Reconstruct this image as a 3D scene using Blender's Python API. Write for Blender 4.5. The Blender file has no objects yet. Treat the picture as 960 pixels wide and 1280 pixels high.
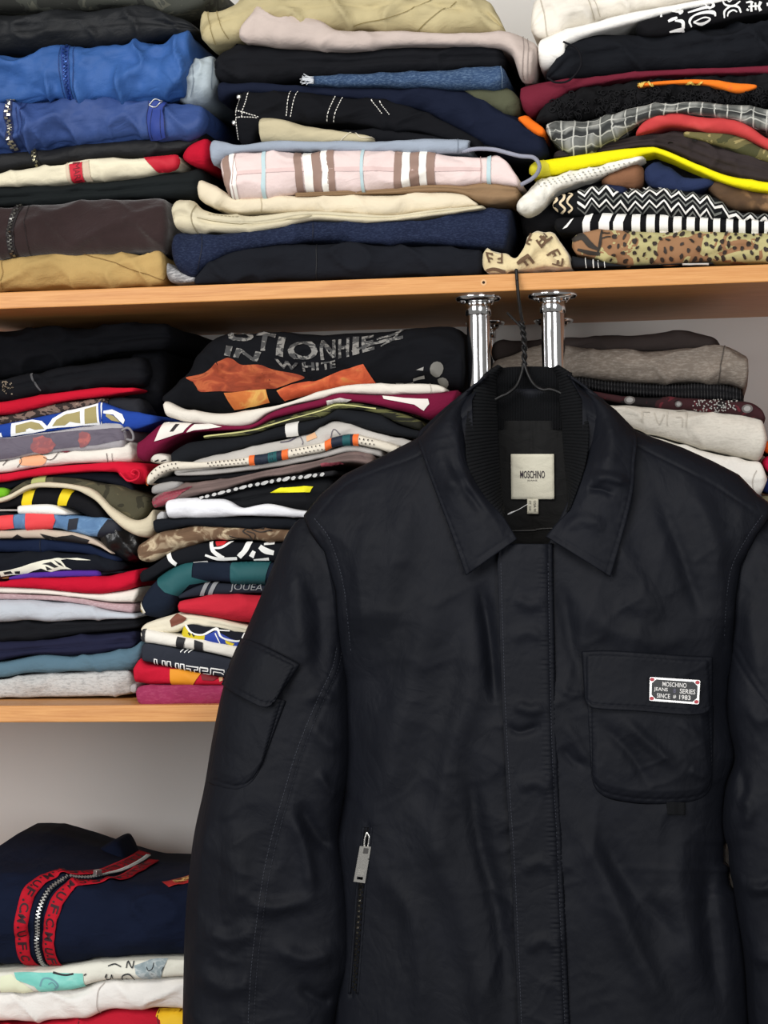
import bpy, bmesh, math, random
import numpy as np
from mathutils import Vector, Matrix

scene = bpy.context.scene
C = scene.collection
rng = np.random.RandomState(7)

# ---------------------------------------------------------------- camera
F = 2700.0                                   # focal length in pixels of the 960 x 1280 frame
YAW, ROLL, DIST = math.radians(9.27), 0.0190, 2.40
fwd = np.array([-math.sin(YAW), math.cos(YAW), 0.0])
rgt0 = np.array([math.cos(YAW), math.sin(YAW), 0.0]); up0 = np.array([0, 0, 1.0])
rgt = rgt0 * math.cos(ROLL) - up0 * math.sin(ROLL)
upv = up0 * math.cos(ROLL) + rgt0 * math.sin(ROLL)
CAM = np.array([0, 0, 1.5]) - DIST * fwd
cam_data = bpy.data.cameras.new('camera'); cam = bpy.data.objects.new('camera', cam_data); C.objects.link(cam)
cam_data.sensor_fit = 'VERTICAL'; cam_data.sensor_height = 36.0; cam_data.lens = F / 1280 * 36.0
m = Matrix.Identity(4)
for i in range(3):
    m[i][0] = rgt[i]; m[i][1] = upv[i]; m[i][2] = -fwd[i]; m[i][3] = CAM[i]
cam.matrix_world = m
scene.camera = cam

# ---------------------------------------------------------------- light and exposure
scene.view_settings.view_transform = 'Standard'
scene.view_settings.look = 'None'
scene.view_settings.gamma = 1.0
scene.view_settings.use_curve_mapping = False
scene.view_settings.exposure = 0.04
world = bpy.data.worlds.new('room_light'); scene.world = world; world.use_nodes = True
world.node_tree.nodes['Background'].inputs[0].default_value = (1.0, 0.97, 0.94, 1)
world.node_tree.nodes['Background'].inputs[1].default_value = 0.20

def area_light(name, loc, target, size, size_y, power, col):
    l = bpy.data.lights.new(name, 'AREA'); l.shape = 'RECTANGLE'; l.size = size; l.size_y = size_y
    l.energy = power; l.color = col
    o = bpy.data.objects.new(name, l); C.objects.link(o); o.location = loc
    o.rotation_euler = (Vector(target) - Vector(loc)).to_track_quat('-Z', 'Y').to_euler()
    return o
area_light('ceiling_lamp', (-0.3, -2.2, 2.95), (0.0, 0.1, 1.4), 1.7, 0.9, 42, (1.0, 0.96, 0.91))
area_light('added_front_light', (-1.9, -3.2, 1.85), (0.0, 0.2, 1.3), 1.9, 1.4, 60, (0.97, 0.98, 1.0))  # frontal area light added to brighten the wall below the middle shelf
area_light('added_front_light', (1.7, -3.3, 1.55), (0.3, 0.2, 1.45), 1.3, 1.4, 42, (0.97, 0.98, 1.0))  # camera-side fill added for the right middle pile and wall, no real source

# ---------------------------------------------------------------- helpers
def W(px, py, Y):
    """world point on the plane y = Y that shows at pixel (px, py)"""
    px, py, Y = np.broadcast_arrays(np.asarray(px, float), np.asarray(py, float), np.asarray(Y, float))
    d = fwd + ((px - 480) / F)[..., None] * rgt + ((640 - py) / F)[..., None] * upv
    t = (Y - CAM[1]) / d[..., 1]
    return CAM + d * t[..., None]

_tab = np.random.RandomState(11).rand(256, 256)
def vnoise(x, y, seed=0):
    x = np.asarray(x, float) + seed * 17.31; y = np.asarray(y, float) + seed * 9.77
    xi = np.floor(x).astype(int); yi = np.floor(y).astype(int)
    fx = x - xi; fy = y - yi
    fx = fx * fx * fx * (fx * (fx * 6 - 15) + 10); fy = fy * fy * fy * (fy * (fy * 6 - 15) + 10)
    a = _tab[xi % 256, yi % 256]; b = _tab[(xi + 1) % 256, yi % 256]
    c = _tab[xi % 256, (yi + 1) % 256]; d = _tab[(xi + 1) % 256, (yi + 1) % 256]
    return (a * (1 - fx) + b * fx) * (1 - fy) + (c * (1 - fx) + d * fx) * fy
def fbm(x, y, seed=0, o=3):
    s = 0; a = 0.5
    for i in range(o):
        s = s + a * (vnoise(x * 2 ** i, y * 2 ** i, seed + i * 3) - 0.5); a *= 0.5
    return s * 2
def ridge(x, y, seed=0):
    return 1 - np.abs(2 * vnoise(x, y, seed) - 1)
def seg_dist(px, py, line):
    """distance to a polyline, arc position of the foot and signed side"""
    best = np.full(np.shape(px), 1e9); arc = np.zeros(np.shape(px)); side = np.zeros(np.shape(px)); acc = 0
    for (x0, y0), (x1, y1) in zip(line[:-1], line[1:]):
        dx, dy = x1 - x0, y1 - y0; L = math.hypot(dx, dy) + 1e-9
        t = np.clip(((px - x0) * dx + (py - y0) * dy) / L / L, 0, 1)
        d = np.hypot(px - x0 - t * dx, py - y0 - t * dy)
        k = d < best
        best = np.where(k, d, best); arc = np.where(k, acc + t * L, arc)
        side = np.where(k, np.sign((px - x0) * dy - (py - y0) * dx), side)
        acc += L
    return best, arc, side

def lin(c):
    return tuple((v / 255 / 12.92 if v / 255 <= 0.04045 else ((v / 255 + 0.055) / 1.055) ** 2.4) for v in c)

ORI = {}
def mk(name, verts, faces, mat, parent=None, smooth=True, uv=None):
    verts = np.asarray(verts, float).reshape(-1, 3)
    if parent is None:
        o3 = np.array([verts[:, 0].mean(), verts[:, 1].mean(), verts[:, 2].min()])
    else:
        o3 = ORI[parent.name]
    me = bpy.data.meshes.new(name)
    me.from_pydata((verts - o3).tolist(), [], [list(map(int, f)) for f in faces])
    if smooth:
        me.polygons.foreach_set('use_smooth', [True] * len(me.polygons))
    if uv is not None:
        ul = me.uv_layers.new(name='UVMap')
        idx = np.empty(len(me.loops), int); me.loops.foreach_get('vertex_index', idx)
        ul.data.foreach_set('uv', np.asarray(uv, float)[idx].ravel())
    me.materials.append(mat)
    me.update()
    o = bpy.data.objects.new(name, me); C.objects.link(o)
    if parent is None:
        o.location = o3
    else:
        o.parent = parent
    ORI[o.name] = o3
    return o
def empty(name, loc):
    o = bpy.data.objects.new(name, None); C.objects.link(o); o.location = loc; o.empty_display_size = 0.05
    ORI[o.name] = np.array(loc, float)
    return o
def tag(o, label, cat, group=None):
    o['label'] = label; o['category'] = cat
    if group: o['group'] = group
    return o

def grid_faces(nu, nv, close_v=False):
    f = []
    for i in range(nu - 1):
        for j in range(nv if close_v else nv - 1):
            k = (j + 1) % nv
            f.append((i * nv + j, i * nv + k, (i + 1) * nv + k, (i + 1) * nv + j))
    return f
def box_vf(lo, hi):
    x0, y0, z0 = lo; x1, y1, z1 = hi
    v = [(x0, y0, z0), (x1, y0, z0), (x1, y1, z0), (x0, y1, z0), (x0, y0, z1), (x1, y0, z1), (x1, y1, z1), (x0, y1, z1)]
    f = [(3, 2, 1, 0), (4, 5, 6, 7), (0, 1, 5, 4), (1, 2, 6, 5), (2, 3, 7, 6), (3, 0, 4, 7)]
    return v, f
def bevel(o, w, seg=2):
    b = o.modifiers.new('bevel', 'BEVEL'); b.width = w; b.segments = seg; b.limit_method = 'ANGLE'
    return o
def solidify(o, t, offset=-1):
    s = o.modifiers.new('thickness', 'SOLIDIFY'); s.thickness = t; s.offset = offset
    return o
def lathe(prof, cx, cy, n=40, cap=True):
    """prof: list of (radius, z)"""
    v, f = [], []
    for r, z in prof:
        for k in range(n):
            a = 2 * math.pi * k / n
            v.append((cx + r * math.cos(a), cy + r * math.sin(a), z))
    for i in range(len(prof) - 1):
        for k in range(n):
            k2 = (k + 1) % n
            f.append((i * n + k, i * n + k2, (i + 1) * n + k2, (i + 1) * n + k))
    if cap:                                    # own vertices, so that the smooth side keeps its normals
        b0 = len(v); v += v[:n] + v[(len(prof) - 1) * n:len(prof) * n]
        f.append(tuple(b0 + k for k in range(n))[::-1]); f.append(tuple(b0 + n + k for k in range(n)))
    return v, f
def tube_vf(pts, r, n=8):
    pts = np.asarray(pts, float); v = []
    t = np.gradient(pts, axis=0); t /= np.linalg.norm(t, axis=1)[:, None] + 1e-12
    ref = np.array([0, 1.0, 0.13]); nrm = None
    rr = np.broadcast_to(np.asarray(r, float), (len(pts),))
    for i, p in enumerate(pts):
        if nrm is None:
            nrm = np.cross(t[i], ref); 
        nrm = nrm - t[i] * np.dot(nrm, t[i]); nrm /= np.linalg.norm(nrm) + 1e-12
        b = np.cross(t[i], nrm)
        for k in range(n):
            a = 2 * math.pi * k / n
            v.append(p + rr[i] * (math.cos(a) * nrm + math.sin(a) * b))
    f = grid_faces(len(pts), n, True)
    f.append(tuple(range(n))[::-1]); f.append(tuple((len(pts) - 1) * n + k for k in range(n)))
    return v, f
def merge(parts):
    V, Fc, off = [], [], 0
    for v, f in parts:
        V.extend([tuple(p) for p in v]); Fc.extend([tuple(i + off for i in q) for q in f]); off += len(v)
    return V, Fc
def smooth_path(pts, n):
    """Catmull-Rom through the points"""
    P = np.asarray(pts, float); P = np.vstack([2 * P[0] - P[1], P, 2 * P[-1] - P[-2]])
    m_ = len(P) - 3; out = []
    for q in np.linspace(0, m_ - 1e-9, n):
        i = int(q); t = q - i
        p0, p1, p2, p3 = P[i], P[i + 1], P[i + 2], P[i + 3]
        out.append(0.5 * ((2 * p1) + (-p0 + p2) * t + (2 * p0 - 5 * p1 + 4 * p2 - p3) * t * t + (-p0 + 3 * p1 - 3 * p2 + p3) * t ** 3))
    return np.array(out)
def resample(pts, n, wy=0.45):
    P = smooth_path(pts, max(60, len(pts) * 16)) if len(pts) > 2 else np.linspace(np.array(pts[0], float), np.array(pts[1], float), 60)
    d = np.hypot(np.diff(P[:, 0]), wy * np.diff(P[:, 1])); s = np.concatenate([[0], np.cumsum(d)]); s /= s[-1]
    u = np.linspace(0, 1, n)
    return np.stack([np.interp(u, s, P[:, 0]), np.interp(u, s, P[:, 1])], 1)

# ---------------------------------------------------------------- materials
_mats = {}
class NT:
    def __init__(s, name):
        s.m = bpy.data.materials.new(name); s.m.use_nodes = True; s.t = s.m.node_tree
        s.b = s.t.nodes['Principled BSDF']
    def n(s, typ, **kw):
        q = s.t.nodes.new(typ)
        for k, v in kw.items():
            if k in q.inputs: q.inputs[k].default_value = v
            else: setattr(q, k, v)
        return q
    def l(s, a, b): s.t.links.new(a, b)
    def mix(s, fac, a, b, blend='MIX'):
        q = s.t.nodes.new('ShaderNodeMix'); q.data_type = 'RGBA'; q.blend_type = blend
        for i, v in ((0, fac), (6, a), (7, b)):
            if hasattr(v, 'is_output'): s.l(v, q.inputs[i])
            else: q.inputs[i].default_value = v if i == 0 else (*v, 1)[:4]
        return q.outputs[2]
    def ramp(s, fac, stops, interp='LINEAR'):
        q = s.t.nodes.new('ShaderNodeValToRGB'); q.color_ramp.interpolation = interp
        e = q.color_ramp.elements
        while len(e) < len(stops): e.new(0.5)
        for k, (p, c) in enumerate(stops):
            e[k].position = p; e[k].color = (*c, 1)
        s.l(fac, q.inputs[0]); return q.outputs[0]
    def coord(s, kind='Object', scale=(1, 1, 1), rot=(0, 0, 0)):
        tc = s.t.nodes.new('ShaderNodeTexCoord'); mp = s.t.nodes.new('ShaderNodeMapping')
        mp.inputs['Scale'].default_value = scale; mp.inputs['Rotation'].default_value = rot
        s.l(tc.outputs[kind], mp.inputs[0]); return mp.outputs[0]
    def noise(s, scale, vec=None, detail=3, rough=0.55, dist=0.0):
        q = s.n('ShaderNodeTexNoise', Scale=scale, Detail=detail, Roughness=rough, Distortion=dist)
        s.l(vec if vec is not None else s.coord(), q.inputs['Vector']); return q.outputs['Fac']
    def voro(s, scale, vec=None, feature='F1', rand=1.0):
        q = s.t.nodes.new('ShaderNodeTexVoronoi'); q.feature = feature; q.inputs['Scale'].default_value = scale
        q.inputs['Randomness'].default_value = rand
        s.l(vec if vec is not None else s.coord(), q.inputs['Vector']); return q.outputs['Distance']
    def bump(s, h, strength=0.2, dist=0.001):
        q = s.t.nodes.new('ShaderNodeBump'); q.inputs['Strength'].default_value = strength; q.inputs['Distance'].default_value = dist
        s.l(h, q.inputs['Height']); s.l(q.outputs[0], s.b.inputs['Normal'])

def cloth(rgb, mott=0.10, rough=0.88, weave=900, bump=0.25, sheen=0.0, heather=0.0, hs=420, hcol=None, spec=0.12):
    key = ('cloth', tuple(rgb), mott, rough, weave, bump, sheen, heather, hs, hcol, spec)
    if key in _mats: return _mats[key]
    t = NT('fabric'); c = np.array(lin(rgb))
    n1 = t.noise(14, detail=4)
    col = t.ramp(n1, [(0.3, tuple(c * (1 - mott))), (0.7, tuple(np.minimum(c * (1 + mott), 0.95)))])
    if heather:
        h = t.noise(hs, t.coord(scale=(0.5, 1, 1.6)), detail=2, rough=0.7)
        hc = lin(hcol) if hcol else tuple(np.minimum(c * 2.2 + 0.03, 0.9))
        f = t.ramp(h, [(0.45, (0, 0, 0)), (0.68, (heather,) * 3)])
        col = t.mix(f, col, hc)
    t.l(col, t.b.inputs['Base Color'])
    t.b.inputs['Roughness'].default_value = rough
    t.b.inputs['Specular IOR Level'].default_value = spec
    if sheen:
        t.b.inputs['Sheen Weight'].default_value = sheen; t.b.inputs['Sheen Roughness'].default_value = 0.5
    wk = t.noise(38, t.coord(scale=(1, 1, 1.7), rot=(0, 0.4, 0)), detail=4, rough=0.5, dist=0.6)
    mx = t.n('ShaderNodeMath', operation='MULTIPLY_ADD'); t.l(t.noise(weave, detail=2), mx.inputs[0]); mx.inputs[1].default_value = bump * 0.28; t.l(wk, mx.inputs[2])
    t.bump(mx.outputs[0], 0.65, 0.0036)
    _mats[key] = t.m
    return t.m
def camo(cols, scale=14, stretch=(1, 1, 1.5), name='camouflage_fabric', dist=1.2, interp='CONSTANT', rough=0.88, hi=0.64):
    key = ('camo', tuple(cols), scale, stretch, dist, interp, hi)
    if key in _mats: return _mats[key]
    t = NT(name); n1 = t.noise(scale, t.coord(scale=stretch), detail=3, dist=dist)
    k = len(cols); lo = 1 - hi
    st = [(0.0, lin(cols[0]))] + [(lo + (hi - lo) * i / max(1, k - 2), lin(cols[i])) for i in range(1, k)]
    t.l(t.ramp(n1, st, interp), t.b.inputs['Base Color'])
    t.b.inputs['Roughness'].default_value = rough; t.b.inputs['Specular IOR Level'].default_value = 0.25
    t.bump(t.noise(700), 0.25, 0.0008)
    _mats[key] = t.m
    return t.m
def flat(rgb, rough=0.7, metal=0.0, spec=0.4, name='print_ink'):
    key = ('flat', tuple(rgb), rough, metal, spec)
    if key in _mats: return _mats[key]
    t = NT(name); t.b.inputs['Base Color'].default_value = (*lin(rgb), 1)
    t.b.inputs['Roughness'].default_value = rough; t.b.inputs['Metallic'].default_value = metal
    t.b.inputs['Specular IOR Level'].default_value = spec
    t.bump(t.noise(600), 0.1, 0.0004)
    _mats[key] = t.m
    return t.m

# ---------------------------------------------------------------- flat prints laid on a surface
_txt = {}
def text_vf(s, bold=0.0):
    """2-D letter shapes of the built-in font, scaled to the unit square"""
    if (s, bold) in _txt: return _txt[(s, bold)]
    cu = bpy.data.curves.new('lettering', 'FONT'); cu.body = s; cu.resolution_u = 3; cu.offset = bold
    o = bpy.data.objects.new('lettering', cu); C.objects.link(o)
    dg = bpy.context.evaluated_depsgraph_get(); me = o.evaluated_get(dg).to_mesh()
    v = np.array([q.co[:2] for q in me.vertices]); f = [tuple(p.vertices) for p in me.polygons]
    o.evaluated_get(dg).to_mesh_clear(); bpy.data.objects.remove(o); bpy.data.curves.remove(cu)
    lo, hi = v.min(0), v.max(0); v = (v - lo) / (hi - lo)
    _txt[(s, bold)] = (v, f); return _txt[(s, bold)]
def tess(polys, L=5.0):
    """triangulate pixel polygons and split long edges"""
    bm = bmesh.new()
    for P in polys:
        if isinstance(P, tuple) and len(P) == 2 and isinstance(P[1], list) and isinstance(P[0], np.ndarray):
            vs = [bm.verts.new((a, b, 0)) for a, b in P[0]]
            for f in P[1]:
                try: bm.faces.new([vs[i] for i in f])
                except ValueError: pass
        else:
            vs = [bm.verts.new((a, b, 0)) for a, b in P]
            bm.faces.new(vs)
    bmesh.ops.triangulate(bm, faces=bm.faces[:])
    for _ in range(5):
        e = [q for q in bm.edges if q.calc_length() > L]
        if not e: break
        bmesh.ops.subdivide_edges(bm, edges=e, cuts=1, use_grid_fill=False)
        bmesh.ops.triangulate(bm, faces=[f for f in bm.faces if len(f.verts) > 3])
    bm.verts.ensure_lookup_table(); bm.verts.index_update()
    v = np.array([q.co[:2] for q in bm.verts]); f = [tuple(w.index for w in q.verts) for q in bm.faces]
    bm.free(); return v, f
def decal(surf, polys, mat, name, parent, off=0.0005, L=5.0):
    v, f = tess(polys, L)
    P = surf(v[:, 0], v[:, 1], off)
    # make every triangle face the viewer
    out = []
    for a, b, c in f:
        n = np.cross(P[b] - P[a], P[c] - P[a])
        out.append((a, b, c) if np.dot(n, CAM - P[a]) > 0 else (a, c, b))
    return mk(name, P, out, mat, parent)
def quad_text(s, TL, TR, BR, BL, bold=0.0):
    v, f = text_vf(s, bold); u = v[:, 0:1]; w = v[:, 1:2]
    TL, TR, BR, BL = map(np.array, (TL, TR, BR, BL))
    p = (1 - w) * ((1 - u) * BL + u * BR) + w * ((1 - u) * TL + u * TR)
    return (p, f)
def stroke(pts, w, n=None, closed=False):
    """ribbon polygon along a pixel path; w may be a list of widths"""
    P = smooth_path(pts, n or max(6, len(pts) * 4)) if len(pts) > 2 else np.array(pts, float)
    ws = np.interp(np.linspace(0, 1, len(P)), np.linspace(0, 1, len(np.atleast_1d(w))), np.atleast_1d(w))
    t = np.gradient(P, axis=0); t /= np.linalg.norm(t, axis=1)[:, None] + 1e-9
    nn = np.stack([-t[:, 1], t[:, 0]], 1)
    A = P + nn * ws[:, None] / 2; B = P - nn * ws[:, None] / 2
    v = np.vstack([A, B]); k = len(P)
    return (v, [(i, i + 1, k + i + 1, k + i) for i in range(k - 1)])
def ellipse(cx, cy, rx, ry, rot=0, n=10, jit=0.0, rs=None):
    a = np.linspace(0, 2 * math.pi, n, endpoint=False)
    r = 1 + (jit * (rs.rand(n) - 0.5) if rs is not None else 0)
    x = rx * r * np.cos(a); y = ry * r * np.sin(a); c, s = math.cos(rot), math.sin(rot)
    return [(cx + c * p - s * q, cy + s * p + c * q) for p, q in zip(x, y)]
def soft(P, n=5):
    """closed smooth outline through the points"""
    P = [tuple(p) for p in P]; Q = smooth_path(P[-2:] + P + P[:2], (len(P) + 4) * n)
    a, b = n * 1, len(Q) - n * 3
    m0 = (len(P) + 3); idx = [i for i in range(len(Q)) if 2 <= i / (len(Q) - 1) * m0 < len(P) + 2 - 1e-6]
    return [tuple(Q[i]) for i in idx]
def rect(x0, y0, x1, y1): return [(x0, y0), (x1, y0), (x1, y1), (x0, y1)]

# ---------------------------------------------------------------- folded garment
class Garment:
    """a folded bundle: rounded front fold between a top and a bottom outline (pixels at the front), real depth behind"""
    def __init__(s, name, label, cat, top, bot, mat, Y=0.03, depth=0.30, p=2.35, k=1.1, layers=(), groove=0.006,
                 wr=0.0025, fx=26, fz=40, cap=(1, 1), group=None, seed=None, puck=0.0, parent=None, rise=0.0):
        s.seed = seed if seed is not None else int(abs(top[0][0] * 3 + top[0][1] * 7 + bot[-1][1]) % 97)
        x0 = min(q[0] for q in top + bot); x1 = max(q[0] for q in top + bot)
        nu = int(np.clip((x1 - x0) / 2.6, 24, 130)); s.nu = nu
        T = resample(top, nu); B = resample(bot, nu)
        th = np.maximum(np.hypot(T[:, 0] - B[:, 0], T[:, 1] - B[:, 1]), 1.5)
        nf = int(np.clip(np.max(th) / 2.2, 11, 27)); s.nf = nf
        u = np.linspace(0, 1, nu)
        Lp = np.concatenate([[0], np.cumsum(np.hypot(*np.diff((T + B) / 2, axis=0).T))])
        capf = np.ones(nu); setb = np.zeros(nu)
        for side, kcap in ((0, cap[0]), (1, cap[1])):
            if kcap <= 0: continue
            e = Lp if side == 0 else Lp[-1] - Lp
            R = min(0.6 * float(np.median(th)), 14, 0.3 * Lp[-1]) * kcap
            q = np.clip(1 - e / R, 0, 1); c = np.sqrt(np.clip(1 - q * q, 0, 1))
            capf = np.minimum(capf, 0.12 + 0.88 * c); setb = np.maximum(setb, 0.018 * kcap * (1 - c))
        M2 = (T + B) / 2; H2 = (T - B) / 2 * capf[:, None]
        s.T2 = M2 + H2; s.B2 = M2 - H2
        PT = W(s.T2[:, 0], s.T2[:, 1], Y); PB = W(s.B2[:, 0], s.B2[:, 1], Y)
        mid = (PT + PB) / 2; half = (PT - PB) / 2
        hh = np.linalg.norm(half, axis=1)
        # smooth the nose depth along the length
        nd = np.minimum(hh, 0.032) * k
        th_a = np.linspace(math.pi / 2, -math.pi / 2, nf); sn, cs = np.sin(th_a), np.cos(th_a)
        w = np.sign(sn) * np.abs(sn) ** (2 / p); yo = 1 - np.abs(cs) ** (2 / p)
        s.p = p
        rows = []
        for d in (depth, depth * 0.7, depth * 0.45, depth * 0.25, depth * 0.12, depth * 0.045):
            r = mid + half; r = r + np.array([0, 1, 0]) * (nd + setb + d)[:, None]
            r[:, 2] += rise * d
            rows.append((r, 1.0, 0.35))
        for j in range(nf):
            r = mid + half * w[j]; r = r + np.array([0, 1, 0]) * (nd * yo[j] + setb)[:, None]
            rows.append((r, sn[j], 1.0))
        for d in (depth * 0.045, depth * 0.12, depth * 0.25, depth * 0.45, depth * 0.7, depth):
            r = mid - half; r = r + np.array([0, 1, 0]) * (nd + setb + d)[:, None]
            rows.append((r, -1.0, 0.35))
        s.r0 = 6
        G = np.stack([r[0] for r in rows], 1)                   # nu, nrows, 3
        sj = np.array([r[1] for r in rows])[None, :]; wt = np.array([r[2] for r in rows])[None, :]
        cj = np.sqrt(np.clip(1 - sj * sj, 0, 1))
        # wrinkles
        ax = G[..., 0]; az = G[..., 2] + 0.5 * G[..., 1]
        amp = np.minimum(wr, 0.22 * hh)[:, None]
        n1 = fbm(ax * fx, az * fz, s.seed) * 1.3 + 1.5 * (ridge(ax * fx * 0.8 + az * fz * 0.5, az * fz * 0.7 - ax * fx * 0.35, s.seed + 5) ** 3 - 0.3)
        D = n1 * amp * 1.35 * wt
        if puck:                                  # nylon puckers that fan up from the lower edge
            vv = np.zeros(len(rows)); vv[s.r0:s.r0 + nf] = (1 - w) / 2
            rr_ = ridge(ax * 22 + 0.25 * fbm(ax * 30, az * 20, s.seed), az * 5 + ax * 6, s.seed + 11) ** 2.5 - 0.3
            D += puck * rr_ * np.clip(vv * 1.6 - 0.45, 0, 1)[None, :] * (vv < 0.995)[None, :]
        for lv in layers:
            vv = np.clip((1 - w) / 2, 0, 1)[None, :]
            c0 = lv + 0.10 * fbm(u * 5, u * 0 + lv * 9, s.seed + 3)[:, None]
            sg = np.clip(0.0022 / (2 * hh[:, None] + 1e-6), 0.03, 0.09)
            g = np.exp(-((vv - c0) / sg) ** 2) * np.minimum(groove, 0.8 * hh)[:, None]
            D[:, s.r0:s.r0 + nf] -= g
        G[..., 1] -= D * np.maximum(cj, 0.15)
        G[..., 2] += D * sj * 0.6
        s.G = G
        nr = G.shape[1]
        V = G.reshape(-1, 3); Fc = grid_faces(nu, nr, True)
        Fc = [f[::-1] for f in Fc]
        Fc.append(tuple(range(nr))); Fc.append(tuple((nu - 1) * nr + j for j in range(nr))[::-1])
        uvx = np.repeat(s.T2[:, 0][:, None], nr, 1) / 100
        seg = np.linalg.norm(np.diff(G, axis=1), axis=2); arc = np.concatenate([np.zeros((nu, 1)), np.cumsum(seg, 1)], 1)
        s.o = mk(name, V, Fc, mat, parent, uv=np.stack([uvx, arc * 10], 2).reshape(-1, 2))
        if parent is None: tag(s.o, label, cat, group)
        # outward normals of the front grid
        du = np.gradient(G, axis=0); dv = np.gradient(G, axis=1)
        N = np.cross(dv, du); N /= np.linalg.norm(N, axis=2)[..., None] + 1e-12
        fl = np.sign(np.sum(N * (CAM - G), axis=2)[:, s.r0 + nf // 2]); N *= np.where(fl == 0, 1, fl)[:, None, None]
        s.N = N
    def _at(s, ui, rj, off):
        ui = np.clip(ui, 0, s.nu - 1.001); rj = np.clip(rj, 0, s.G.shape[1] - 1.001)
        i = ui.astype(int); j = rj.astype(int); a = (ui - i)[:, None]; b = (rj - j)[:, None]
        def bl(A): return (A[i, j] * (1 - a) + A[i + 1, j] * a) * (1 - b) + (A[i, j + 1] * (1 - a) + A[i + 1, j + 1] * a) * b
        return bl(s.G) + bl(s.N) * off
    def uv_of(s, x, y):
        x = np.asarray(x, float)[:, None]; y = np.asarray(y, float)[:, None]
        den = s.B2[:, 1] - s.T2[:, 1]; den = np.where(np.abs(den) < 0.6, 0.6, den)
        v = np.clip((y - s.T2[:, 1]) / den, 0, 1)
        f = s.T2[:, 0] + (s.B2[:, 0] - s.T2[:, 0]) * v - x
        i = np.argmin(np.abs(f), axis=1); r = np.arange(len(i))
        ip = np.clip(i + 1, 0, s.nu - 1); im = np.clip(i - 1, 0, s.nu - 1)
        sl = (f[r, ip] - f[r, im]) / np.maximum(ip - im, 1); sl = np.where(np.abs(sl) < 0.2, 1.0, sl)
        ui = np.clip(i - np.clip(f[r, i] / sl, -1, 1), 0, s.nu - 1)
        vq = np.array([np.interp(q, np.arange(s.nu), v[k]) for k, q in enumerate(ui)])
        return ui, vq
    def surf(s, x, y, off=0.0005):
        ui, v = s.uv_of(x, y)
        w = 1 - 2 * np.clip(v, 0.0, 1.0); sn = np.sign(w) * np.abs(w) ** (s.p / 2); th = np.arcsin(np.clip(sn, -1, 1))
        rj = s.r0 + (math.pi / 2 - th) / math.pi * (s.nf - 1)
        return s._at(ui, rj, off)
    def print(s, polys, rgb, name='print', off=0.0006, mat=None, L=4.0, label=None):
        off = off + 0.0006
        m_ = mat or flat(rgb)
        if 1 < len(polys) <= 6 and all(not isinstance(P, tuple) for P in polys):
            return [decal(s.surf, [P], m_, name, s.o, off, L) for P in polys]
        o = decal(s.surf, polys, m_, name, s.o, off, L)
        if len(polys) > 1: o['kind'] = 'stuff'
        if label: o['label'] = label
        return o
    def zipper(s, path, rgb=(150, 150, 150), tape=(20, 22, 28), w=7, tw=3.6, pitch=2.0, n=60):
        P = smooth_path(path, n) if len(path) > 2 else np.linspace(np.array(path[0], float), np.array(path[1], float), n)
        s.print([stroke(P.tolist(), w, n)], tape, 'zipper_tape', 0.0009)
        teeth_on(s.surf, P, rgb, s.o, tw, pitch, 0.0034, 0.0018)
def teeth_on(surf, P, rgb, parent, tw=3.6, pitch=2.0, off=0.0014, th=0.0012, name='zipper_teeth'):
    d = np.concatenate([[0], np.cumsum(np.hypot(*np.diff(P, axis=0).T))]); k = int(d[-1] / pitch)
    parts = []
    for i in range(k):
        q = (i + 0.5) * pitch; x = np.interp(q, d, P[:, 0]); y = np.interp(q, d, P[:, 1])
        x2 = np.interp(q + 0.5, d, P[:, 0]); y2 = np.interp(q + 0.5, d, P[:, 1])
        t = np.array([x2 - x, y2 - y]); t /= np.linalg.norm(t) + 1e-9; nn = np.array([-t[1], t[0]])
        sd = 1 if i % 2 else -1
        c = np.array([x, y]) + nn * sd * tw * 0.22
        h = pitch * 0.36
        qd = [c - t * h - nn * tw * 0.3, c + t * h - nn * tw * 0.3, c + t * h + nn * tw * 0.3, c - t * h + nn * tw * 0.3]
        qd = np.array(qd)
        lo = surf(qd[:, 0], qd[:, 1], off - th); hi = surf(qd[:, 0], qd[:, 1], off)
        parts.append((np.vstack([lo, hi]), [(4, 5, 6, 7), (0, 1, 5, 4), (1, 2, 6, 5), (2, 3, 7, 6), (3, 0, 4, 7)]))
    v, f = merge(parts)
    o = mk(name, v, f, flat(rgb, 0.3, 0.9, name='zipper_metal'), parent, smooth=False)
    o['kind'] = 'stuff'
    return o

# ================================================================ the setting
WALL_Y = 0.44
UP_B, UP_T = 1.7405, 1.7595           # upper shelf underside and top
MID_B, MID_T = 1.2675, 1.2865         # middle shelf
LOW_B, LOW_T = 0.861, 0.880           # lowest shelf

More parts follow.
